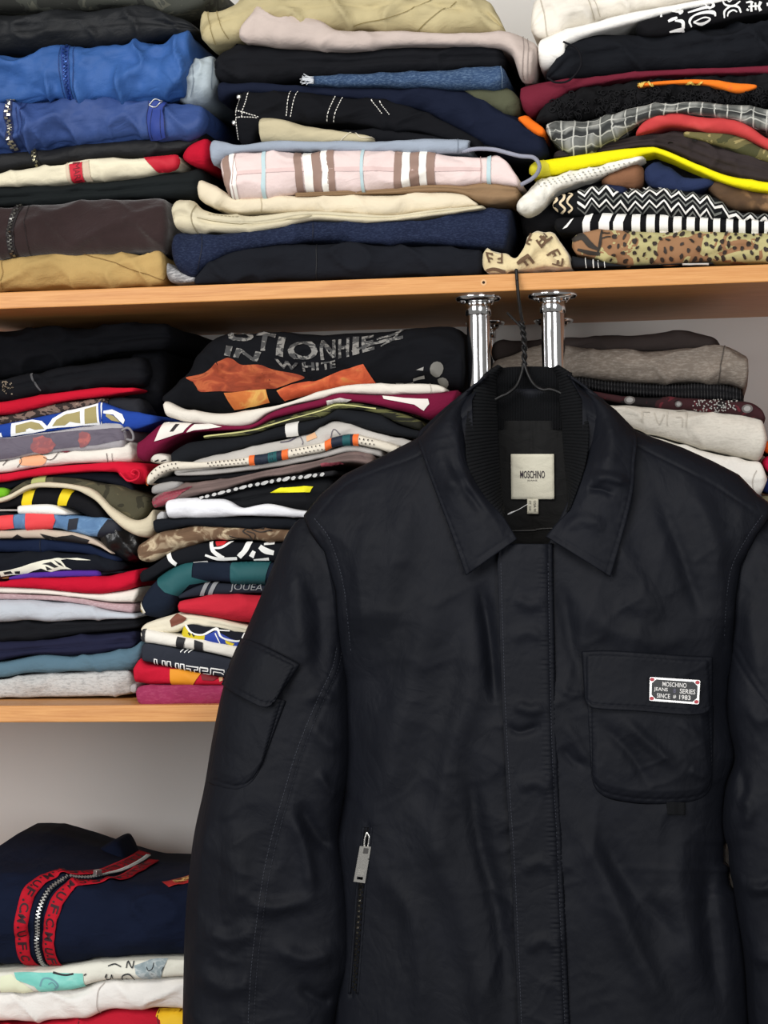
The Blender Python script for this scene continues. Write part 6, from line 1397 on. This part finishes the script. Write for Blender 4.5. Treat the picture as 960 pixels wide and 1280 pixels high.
# ---- neck label, size tag and plastic thread
def label_y(x, y): return lin_y(x, y) - 0.003 - 0.0006 * fbm(x / 14, y / 14, 2)
M_lab = cloth((206, 202, 184), 0.06, 0.9, 700, 0.3)
lab = panel('neck_label', lambda y: 638.5 + 0.01 * (y - 567), lambda y: 692.5 + 0.008 * (y - 567), 567.5, 624, 14, 14, label_y, M_lab, jk, 0.0008)
ls = lambda px, py, off=0.0: W(px, py, label_y(np.asarray(px, float), np.asarray(py, float)) - 0.0006 - off)
decal(ls, [quad_text('MOSCHINO', (650.2, 588.5), (681, 588.5), (681, 597.8), (650.2, 597.8), 0.012)], flat((38, 28, 40)), 'label_lettering', lab, 0.0005, L=4)
decal(ls, [quad_text('JEANS', (659, 599.6), (671.5, 599.6), (671.5, 602), (659, 602))], flat((58, 46, 56)), 'label_lettering', lab, 0.0005, L=4)
sz = panel('size_tag', lambda y: 659.0, lambda y: 673.0, 623.5, 642.3, 6, 6, lambda x, y: label_y(x, y) - 0.0004, M_lab, jk, 0.0006)
ss = lambda px, py, off=0.0: W(px, py, label_y(np.asarray(px, float), np.asarray(py, float)) - 0.0010 - off)
decal(ss, [quad_text('IT 50', (663.8, 626), (663.8, 638), (661.2, 638), (661.2, 626)), quad_text('USA M', (670, 626), (670, 639), (667, 639), (667, 626))], flat((70, 66, 62)), 'tag_lettering', sz, 0.0004, L=4)
pt = smooth_path([(660, 630), (648, 637), (641, 640), (634.5, 643)], 24)
v, f = tube_vf(W(pt[:, 0], pt[:, 1], -0.050), np.interp(np.linspace(0, 1, 24), [0, .5, .8, 1], [0.0003, 0.0004, 0.0011, 0.0006]), 6); mk('tag_thread', v, f, flat((225, 225, 225), 0.4), jk)['label'] = 'white plastic tag thread'

# ---- chest pocket with flap, badge and loop
PW = lambda x, y: 0.35 * cloth_noise(x, y, 3) + fold_field(x, y, FOLDS)
CP = [([(775, 896), (812, 930), (850, 962)], 8, 0.003), ([(752, 905), (790, 945), (815, 990)], 8, -0.0025), ([(860, 960), (872, 968), (886, 972)], 6, 0.002), ([(845, 900), (870, 920), (885, 950)], 8, 0.002)]
def pocket_y(x, y, U, T_):
    e = np.minimum(np.minimum(U, 1 - U) * 9, (1 - T_) * 8); e = np.clip(e, 0, 1) ** 0.6
    ring = np.minimum(np.minimum(U, 1 - U) * 160, (1 - T_) * 120)
    return body_y(x, y, False) - PW(x, y) - 0.001 - 0.0055 * e - e * fold_field(x, y, CP) - 0.6 * e * cloth_noise(x, y, 61) + 0.0011 * np.exp(-((ring - 6) / 1.5) ** 2) - 0.0003 * np.sin(U * 90 + T_ * 100) * np.exp(-((ring - 7) / 5) ** 2)
loft('chest_pocket', [(733, 870), (812, 876), (891, 882)], [(740, 966), (744, 984), (757, 996), (790, 1003), (826, 1005), (860, 1003), (879, 997), (888, 984), (890, 966)], 110, 80, pocket_y, M_j, jk, 0.002)
def flap_y(x, y, U, T_):
    ring = np.minimum(np.minimum(U, 1 - U) * 160, np.minimum((1 - T_), T_ + 0.02) * 66)
    e = np.clip(np.minimum(np.minimum(U, 1 - U) * 14 + 0.25, T_ * 9 + 0.2), 0, 1) ** 0.6
    return body_y(x, y, False) - PW(x, y) - 0.003 - (0.0055 + 0.005 * T_) * e - 0.5 * cloth_noise(x, y, 71) + 0.0010 * np.exp(-((ring - 5) / 1.3) ** 2) - 0.00025 * np.sin(U * 110 + T_ * 60) * np.exp(-((ring - 6) / 4) ** 2)
fl = loft('pocket_flap', [(728, 815), (760, 814), (810, 817), (850, 820), (890, 822)], [(732, 874), (737, 882), (748, 886), (800, 889), (850, 893), (872, 893), (884, 889), (889, 880)], 110, 50, flap_y, M_j, jk, 0.0028)
fsurf = lambda px, py, off=0.0: W(px, py, body_y(np.asarray(px, float), np.asarray(py, float), False) - PW(np.asarray(px, float), np.asarray(py, float)) - 0.0135 - off)
# badge: plane fitted on the flap
_bx = np.array([812., 843, 875]); _by = np.array([861., 863, 866]); _bv = body_y(_bx, _by, False) - PW(_bx, _by)
_sl = (_bv[2] - _bv[0]) / 63.0; _b0 = min(_bv[1], (_bv[0] + _bv[2]) / 2) - 0.0170
def YB_(px): return _b0 + _sl * (np.asarray(px, float) - 843.5)
BC = [np.array(c) for c in ((812.2, 846.2), (875.3, 850.3), (873.6, 880.6), (811.6, 875.8))]
def bq(u, v): u, v = np.asarray(u)[..., None], np.asarray(v)[..., None]; return (1 - v) * ((1 - u) * BC[0] + u * BC[1]) + v * ((1 - u) * BC[3] + u * BC[2])
def badge_plate(name, u0, u1, v0, v1, y0, y1, mat, parent, cut=0.0):
    c = cut; P = [(u0 + c, v0), (u1 - c, v0), (u1, v0 + 2 * c), (u1, v1 - 2 * c), (u1 - c, v1), (u0 + c, v1), (u0, v1 - 2 * c), (u0, v0 + 2 * c)] if c else [(u0, v0), (u1, v0), (u1, v1), (u0, v1)]
    q2 = bq(*np.array(P).T); n_ = len(P)
    V = np.vstack([W(q2[:, 0], q2[:, 1], YB_(q2[:, 0]) - y0), W(q2[:, 0], q2[:, 1], YB_(q2[:, 0]) - y1)])
    fc = [tuple(range(n_, 2 * n_))] + [(i, (i + 1) % n_, n_ + (i + 1) % n_, n_ + i) for i in range(n_)] + [tuple(range(n_))[::-1]]
    return mk(name, V, fc, mat, parent, smooth=False)
M_sil = flat((206, 204, 200), 0.35, 0.75, name='badge_metal')
bd = badge_plate('metal_badge', 0, 1, 0, 1, -0.002, 0.0008, M_sil, jk, 0.02); bd['label'] = 'black enamel badge with a silver rim and red corner dots'
bsurf = lambda px, py, off=0.0: W(px, py, YB_(px) - 0.0008 - off)
badge_plate('enamel_field', 0.045, 0.955, 0.085, 0.915, 0.0, 0.0010, flat((16, 17, 18), 0.35), bd, 0.085)
for (u, v_) in ((0.05, 0.10), (0.95, 0.10), (0.05, 0.90), (0.95, 0.90)):
    c = bq(u, v_); decal(bsurf, [ellipse(c[0], c[1], 2.7, 2.3, 0, 14)], flat((170, 44, 56), 0.4), 'corner_dot', bd, 0.0006)
bt_ = lambda s, u0, u1, v0, v1: quad_text(s, tuple(bq(u0, v0)), tuple(bq(u1, v0)), tuple(bq(u1, v1)), tuple(bq(u0, v1)), 0.012)
decal(bsurf, [bt_('MOSCHINO', .255, .735, .16, .355), bt_('JEANS', .09, .365, .41, .60), bt_('SERIES', .605, .915, .40, .60), bt_('SINCE', .15, .415, .66, .85), bt_('#', .475, .535, .68, .83), bt_('1983', .60, .825, .66, .85)], flat((226, 224, 220), 0.4), 'badge_lettering', bd, 0.0006, L=4)
decal(bsurf, [bt_('8', .475, .525, .42, .60)], flat((92, 90, 110), 0.4), 'badge_numeral', bd, 0.0006, L=4)
loft('pocket_loop', [(833, 1002), (856, 1003)], [(834, 1018), (856, 1018.5)], 10, 10, lambda x, y, U, T_: body_y(x, y, False) - PW(x, y) - 0.004 + 0.0006 * np.sin(U * 12), M_rib, jk, 0.003)

# ---- slanted side pocket with metal zip
sp0 = smooth_path([(459.5, 1034), (456, 1070), (451, 1120), (446, 1190), (442, 1242)], 60)
decal(body_surf, [stroke([tuple(p) for p in sp0[::4]] + [tuple(sp0[-1])], 9)], cloth((12, 12, 14)), 'zipper_tape', jk, 0.0012, L=4)
teeth_on(body_surf, sp0[18:], (92, 88, 78), jk, 4.6, 3.4, 0.0026, 0.0014)
for s_2 in (-1, 1):
    o2 = sp0 + np.array([5.2 * s_2, 0]); v, f = tube_vf(body_surf(o2[:, 0], o2[:, 1], 0.0010), 0.0016, 6); mk('pocket_welt', v, f, M_j, jk)
zy = float(body_y(np.array([455.]), np.array([1075.]))[0])
ring = smooth_path([(458.5, 1040), (461.5, 1047), (459.5, 1060), (456.0, 1062), (455.5, 1052), (458.5, 1040)], 40)
M_zip = flat((214, 212, 206), 0.22, 0.95, name='zipper_metal')
v, f = tube_vf(W(ring[:, 0], ring[:, 1], zy - 0.006), 0.0011, 8); mk('zipper_slider', v, f, M_zip, jk)
PP = [(449.8, 1057.5), (463.8, 1058.5), (456.2, 1104), (441.8, 1102)]
def pullq(u, w): a = np.array(PP, float); return tuple((1 - w) * ((1 - u) * a[0] + u * a[1]) + w * ((1 - u) * a[3] + u * a[2]))
v, f = [], []
outer = [pullq(*c) for c in ((.06, 0), (.94, 0), (1, .02), (1, .98), (.94, 1), (.06, 1), (0, .98), (0, .02))]; hole = [pullq(*c) for c in ((.24, .845), (.76, .845), (.76, .925), (.24, .925))]
def plate(P, y0, y1):
    P = np.array(P); n_ = len(P); V = np.vstack([W(P[:, 0], P[:, 1], y0), W(P[:, 0], P[:, 1], y1)])
    return V, [tuple(range(n_, 2 * n_))] + [(i, (i + 1) % n_, n_ + (i + 1) % n_, n_ + i) for i in range(n_)] + [tuple(range(n_))[::-1]]
parts = [plate([pullq(0, 0), pullq(1, 0), pullq(1, .845), pullq(0, .845)], zy - 0.0055, zy - 0.0085), plate([pullq(0, .925), pullq(1, .925), pullq(1, 1), pullq(0, 1)], zy - 0.0055, zy - 0.0085),
         plate([pullq(0, .845), pullq(.24, .845), pullq(.24, .925), pullq(0, .925)], zy - 0.0055, zy - 0.0085), plate([pullq(.76, .845), pullq(1, .845), pullq(1, .925), pullq(.76, .925)], zy - 0.0055, zy - 0.0085)]
v, f = merge(parts); pl = mk('zipper_pull', v, f, M_zip, jk, smooth=False)
plsurf = lambda px, py, off=0.0: W(px, py, np.full(np.shape(px), zy - 0.0085) - off)
decal(plsurf, [[pullq(.38, .05), pullq(.82, .05), pullq(.82, .20), pullq(.38, .20)]], flat((58, 56, 54), 0.5), 'slot', pl, 0.0002)
decal(plsurf, [stroke([pullq(.2, .66), pullq(.8, .66)], 0.7), stroke([pullq(.25, .71), pullq(.7, .71)], 0.6), stroke([pullq(.2, .76), pullq(.8, .76)], 0.7)], flat((150, 148, 140), 0.5), 'engraving', pl, 0.0002)

# ---- sleeves
SEAM_L = [(430, 812), (424, 838), (408, 872), (392, 909), (376, 952), (362, 1000), (352, 1035), (339, 1091), (329, 1160), (321, 1241), (315, 1400)]
SEAM_L2 = [(a - 9, b - 2) for a, b in SEAM_L]
SLF = [([(300, 1120), (340, 1135), (400, 1120)], 10, 0.004), ([(250, 1160), (285, 1175), (320, 1160)], 10, 0.004), ([(360, 1010), (380, 1060), (392, 1130)], 9, 0.005), ([(372, 1000), (400, 1050), (425, 1055)], 9, -0.005), ([(340, 1180), (380, 1200), (430, 1185)], 12, 0.005), ([(240, 1210), (280, 1235), (320, 1225)], 12, 0.004), ([(370, 1230), (400, 1250), (425, 1245)], 8, -0.004),
       ([(360, 690), (372, 760), (380, 840)], 14, 0.004), ([(390, 720), (400, 780), (398, 850)], 10, -0.003), ([(385, 900), (410, 930), (432, 930)], 10, 0.003), ([(290, 1020), (300, 1080), (290, 1150)], 18, 0.004), ([(395, 960), (415, 990), (432, 985)], 7, 0.003), ([(380, 880), (400, 868), (425, 880)], 7, 0.0025)]
SL_SEAMS = [(SEAM_L, 0.0018, 0.0006, 8), (SEAM_L2, 0.0010, 0.0008, 7), (ARM_L, 0.0016, 0.0009, 9)]
SEAM_R = [(914, 812), (928, 838), (948, 868), (965, 890), (985, 930), (1000, 1000), (1012, 1100), (1020, 1250), (1024, 1400)]
SRF = [([(930, 880), (950, 900), (975, 890)], 10, 0.003), ([(915, 990), (935, 1010), (930, 1040)], 9, 0.004), ([(925, 960), (930, 985), (922, 1010)], 6, -0.003), ([(925, 1105), (950, 1112), (990, 1100)], 8, 0.004), ([(930, 1190), (960, 1200), (1000, 1190)], 10, 0.004), ([(935, 740), (940, 800), (955, 860)], 12, 0.003)]
SR_SEAMS = [(SEAM_R, 0.0018, 0.0007, 8), ([(a + 9, b - 3) for a, b in SEAM_R], 0.0010, 0.0007, 7)]
def sleeve_fn(OUT, IN, folds, seams, seed, left):
    def edges(y):
        a = np.interp(y, OUT[:, 1], OUT[:, 0]); b = np.interp(y, IN[:, 1], IN[:, 0]); return (a, b) if left else (b, a)
    def front(x, y, wr=True, fine=True):
        xl, xr = edges(y); s = np.clip((x - (xl + xr) / 2) / np.maximum((xr - xl) / 2, 1), -0.9995, 0.9995)
        t = np.interp(y, [640, 665, 720, 820, 1000, 1400], [0.006, 0.018, 0.036, 0.048, 0.050, 0.046])
        yc = np.interp(y, [640, 820, 1000, 1400], [-0.060, -0.070, -0.076, -0.080])
        bt_ = np.interp(y, [470, 540, 600, 700, 900, 1400], [0.020, 0.034, 0.046, 0.060, 0.070, 0.080]); be = Yc - bt_ * np.interp(y, [596, 665, 770, 850], [0, 0.55, 0.55, 0])
        ein = np.clip((yc - be) / np.maximum(t, 0.004), 0, 1.6); we = np.interp(y, [640, 665, 740, 850], [0.6, 1, 1, 0])
        si = s if left else -s                      # +1 on the body side
        q_ = np.clip((si + 0.2) / 1.2, 0, 1) ** 2 * we
        Y = yc - t * ((1 - np.abs(s) ** 2.3) ** (1 / 2.3) * (1 - q_) + q_ * ein)
        if wr:
            e = np.clip((1 - np.abs(s)) * 7, 0.25, 1) * np.interp(y, [640, 690], [0.2, 1])
            Y = Y - e * (fold_field(x, y, folds) + (1.25 if fine else 0.4) * cloth_noise(x, y, seed) + (seam_field(x, y, seams) if fine else 0))
        return Y
    def back(x, y):
        xl, xr = edges(y); s = np.clip((x - (xl + xr) / 2) / np.maximum((xr - xl) / 2, 1), -0.9995, 0.9995)
        t = np.interp(y, [640, 720, 820, 1400], [0.006, 0.024, 0.036, 0.036]); yc = np.interp(y, [640, 820, 1000, 1400], [-0.060, -0.070, -0.076, -0.080])
        return yc + t * (1 - np.abs(s) ** 2.3) ** (1 / 2.3)
    return edges, front, back
def build_sleeve(OUT, IN, folds, seams, seed, left, y0):
    edges, front, back = sleeve_fn(OUT, IN, folds, seams, seed, left)
    ys = np.linspace(y0, 1400, 260); nf, nb = 84, 26; rows = []
    th = np.linspace(0, np.pi, nf); sF = -np.cos(th); thb = np.linspace(0, np.pi, nb + 2)[1:-1]; sB = np.cos(thb)
    for y in ys:
        xl, xr = edges(y); m_, h_ = (xl + xr) / 2, (xr - xl) / 2
        rows.append((np.concatenate([m_ + h_ * sF * 0.9995, m_ + h_ * sB]), np.full(nf + nb, y)))
    X = np.array([r[0] for r in rows]); Yp = np.array([r[1] for r in rows])
    D = np.empty_like(X); D[:, :nf] = front(X[:, :nf], Yp[:, :nf]); D[:, nf:] = back(X[:, nf:], Yp[:, nf:])
    mk('sleeve', W(X, Yp, D).reshape(-1, 3), grid_faces(len(ys), nf + nb, True), M_j, jk)
    return front
sl_front = build_sleeve(SL_OUT, SL_IN, SLF, SL_SEAMS, 81, True, 648)
sr_front = build_sleeve(SR_OUT, SR_IN, SRF, SR_SEAMS, 91, False, 637)
# sleeve pocket with its flap
def spock_y(x, y, U, T_):
    e = np.clip(np.minimum((1 - U) * 7, (1 - T_) * 7), 0, 1) ** 0.6; ring = np.minimum((1 - U) * 80, (1 - T_) * 100)
    return sl_front(x, y, True, False) - 0.001 - 0.004 * e - 0.5 * cloth_noise(x, y, 101) * e + 0.0011 * np.exp(-((ring - 5) / 1.4) ** 2) - 0.0003 * np.sin(T_ * 100 + U * 40) * np.exp(-((ring - 6) / 4.5) ** 2)
loft('sleeve_pocket', [(283, 848), (320, 866), (357, 876)], [(261, 978), (272, 983), (290, 988), (302, 987), (312, 981), (321, 968), (328, 952)], 70, 80, spock_y, M_j, jk, 0.002)
def sflap_y(x, y, U, T_):
    ring = np.minimum(np.minimum((1 - U), U + .05) * 76, np.minimum((1 - T_), T_ + 0.02) * 56); e = np.clip(np.minimum((1 - U) * 10 + .2, T_ * 8 + 0.2), 0, 1) ** 0.6
    return sl_front(x, y, True, False) - 0.003 - (0.005 + 0.006 * T_) * e - 0.5 * cloth_noise(x, y, 111) * e + 0.0010 * np.exp(-((ring - 5) / 1.3) ** 2) - 0.0003 * np.sin(U * 70 + T_ * 50) * np.exp(-((ring - 6) / 4) ** 2)
loft('sleeve_pocket_flap', [(302, 798), (325, 806), (350, 818), (374, 831)], [(277, 855), (296, 868), (318, 880), (329, 884), (338, 882), (346, 872)], 70, 46, sflap_y, M_j, jk, 0.0028)
# ---- rows of stitches that can be seen
def stitches(surf, path, pitch, w, name, off, dash=0.6):
    P = smooth_path(path, max(30, len(path) * 20)); d = np.concatenate([[0], np.cumsum(np.hypot(*np.diff(P, axis=0).T))]); out = []
    for s0 in np.arange(0, d[-1] - pitch, pitch):
        a = (np.interp(s0, d, P[:, 0]), np.interp(s0, d, P[:, 1])); b = (np.interp(s0 + pitch * dash, d, P[:, 0]), np.interp(s0 + pitch * dash, d, P[:, 1])); out.append(stroke([a, b], w))
    o = decal(surf, out, M_thr, name, jk, off, L=6); o['kind'] = 'stuff'; return o
slsurf = lambda px, py, off=0.0: W(px, py, sl_front(np.asarray(px, float), np.asarray(py, float)) - off)
stitches(slsurf, [(a - 2, b) for a, b in SEAM_L], 4.2, 0.8, 'stitching', 0.0012); stitches(slsurf, SEAM_L2, 4.2, 0.8, 'stitching', 0.0012)
pks = lambda px, py, off=0.0: W(px, py, pk_y(np.asarray(px, float), np.asarray(py, float)) - 0.0015 - off)
stitches(pks, PKS[1:], 4.0, 0.8, 'stitching', 0.0008); stitches(pks, PKE[1:], 4.0, 0.7, 'stitching', 0.0006)
stitches(body_surf, [(a + 9, b) for a, b in ARM_L], 4.2, 0.8, 'stitching', 0.0014); stitches(body_surf, [(a - 9, b + 2) for a, b in ARM_R], 4.2, 0.8, 'stitching', 0.0014)
fst = lambda px, py, off=0.0: W(px, py, body_y(np.asarray(px, float), np.asarray(py, float), False) - PW(np.asarray(px, float), np.asarray(py, float)) - 0.0118 - off)
# ---- the wire hanger
hg = empty('wire_hanger', tuple(W(655, 661, -0.05))); tag(hg, 'black twisted wire hanger hooked over the upper shelf edge, holding the jacket', 'hanger')
M_wire = flat((14, 14, 15), 0.45, 0.0, 0.3, name='black_wire')
def wire(pts3, n, r=0.0019, name='wire'):
    P = smooth_path(pts3, n); v, f = tube_vf(P, r, 8); return mk(name, v, f, M_wire, hg)
A3 = lambda x, y, Y: W(x, y, Y)
ht = W(645, 331, -0.003)
hook = [A3(654, 408, -0.030), A3(650, 385, -0.014), A3(647, 360, -0.006), A3(645.5, 340, -0.0045), np.array([ht[0], -0.002, UP_T + 0.0030]), np.array([ht[0] - 0.001, 0.010, UP_T + 0.0024]), np.array([ht[0] - 0.002, 0.040, UP_T + 0.0022])]
wire(hook, 60, name='hook')
wire([A3(655, 412, -0.030), A3(650, 385, -0.0165), A3(648, 366, -0.010), A3(646.5, 350, -0.0085)], 24, 0.0014, name='hook_tail')
cl = smooth_path([A3(652, 402, -0.030), A3(655, 425, -0.034), A3(655.5, 456, -0.038)], 70); ang = np.linspace(0, 6 * math.pi, 70)
for ph in (0, math.pi):
    P = cl + 0.0018 * (np.cos(ang + ph)[:, None] * np.array([1, 0, 0]) + np.sin(ang + ph)[:, None] * np.array([0, 1, 0])); v, f = tube_vf(P, 0.0017, 8); mk('twisted_neck', v, f, M_wire, hg)
wire([A3(634, 391, -0.022), A3(641, 398, -0.026), A3(649, 406, -0.030), A3(654, 411, -0.032)], 20, 0.0014, name='wire_end')
wire([A3(655, 454, -0.038), A3(651, 470, -0.042), A3(645, 483, -0.046), A3(634, 492, -0.050), A3(618, 500, -0.052), A3(560, 536, -0.054), A3(480, 592, -0.057), A3(418, 634, -0.060), A3(404, 650, -0.060), A3(418, 660, -0.060), A3(480, 663, -0.060)], 120, name='shoulder_wire')
wire([A3(655, 454, -0.038), A3(661, 470, -0.042), A3(668, 481, -0.046), A3(678, 487, -0.050), A3(700, 491, -0.052), A3(770, 534, -0.054), A3(850, 586, -0.057), A3(916, 628, -0.060), A3(930, 644, -0.060), A3(916, 655, -0.060), A3(850, 658, -0.060)], 120, name='shoulder_wire')
wire([A3(478, 663, -0.060), A3(560, 664, -0.060), A3(660, 663.5, -0.060), A3(672, 662, -0.060), A3(700, 660.5, -0.060), A3(852, 658, -0.060)], 60, 0.0014, name='cross_bar')
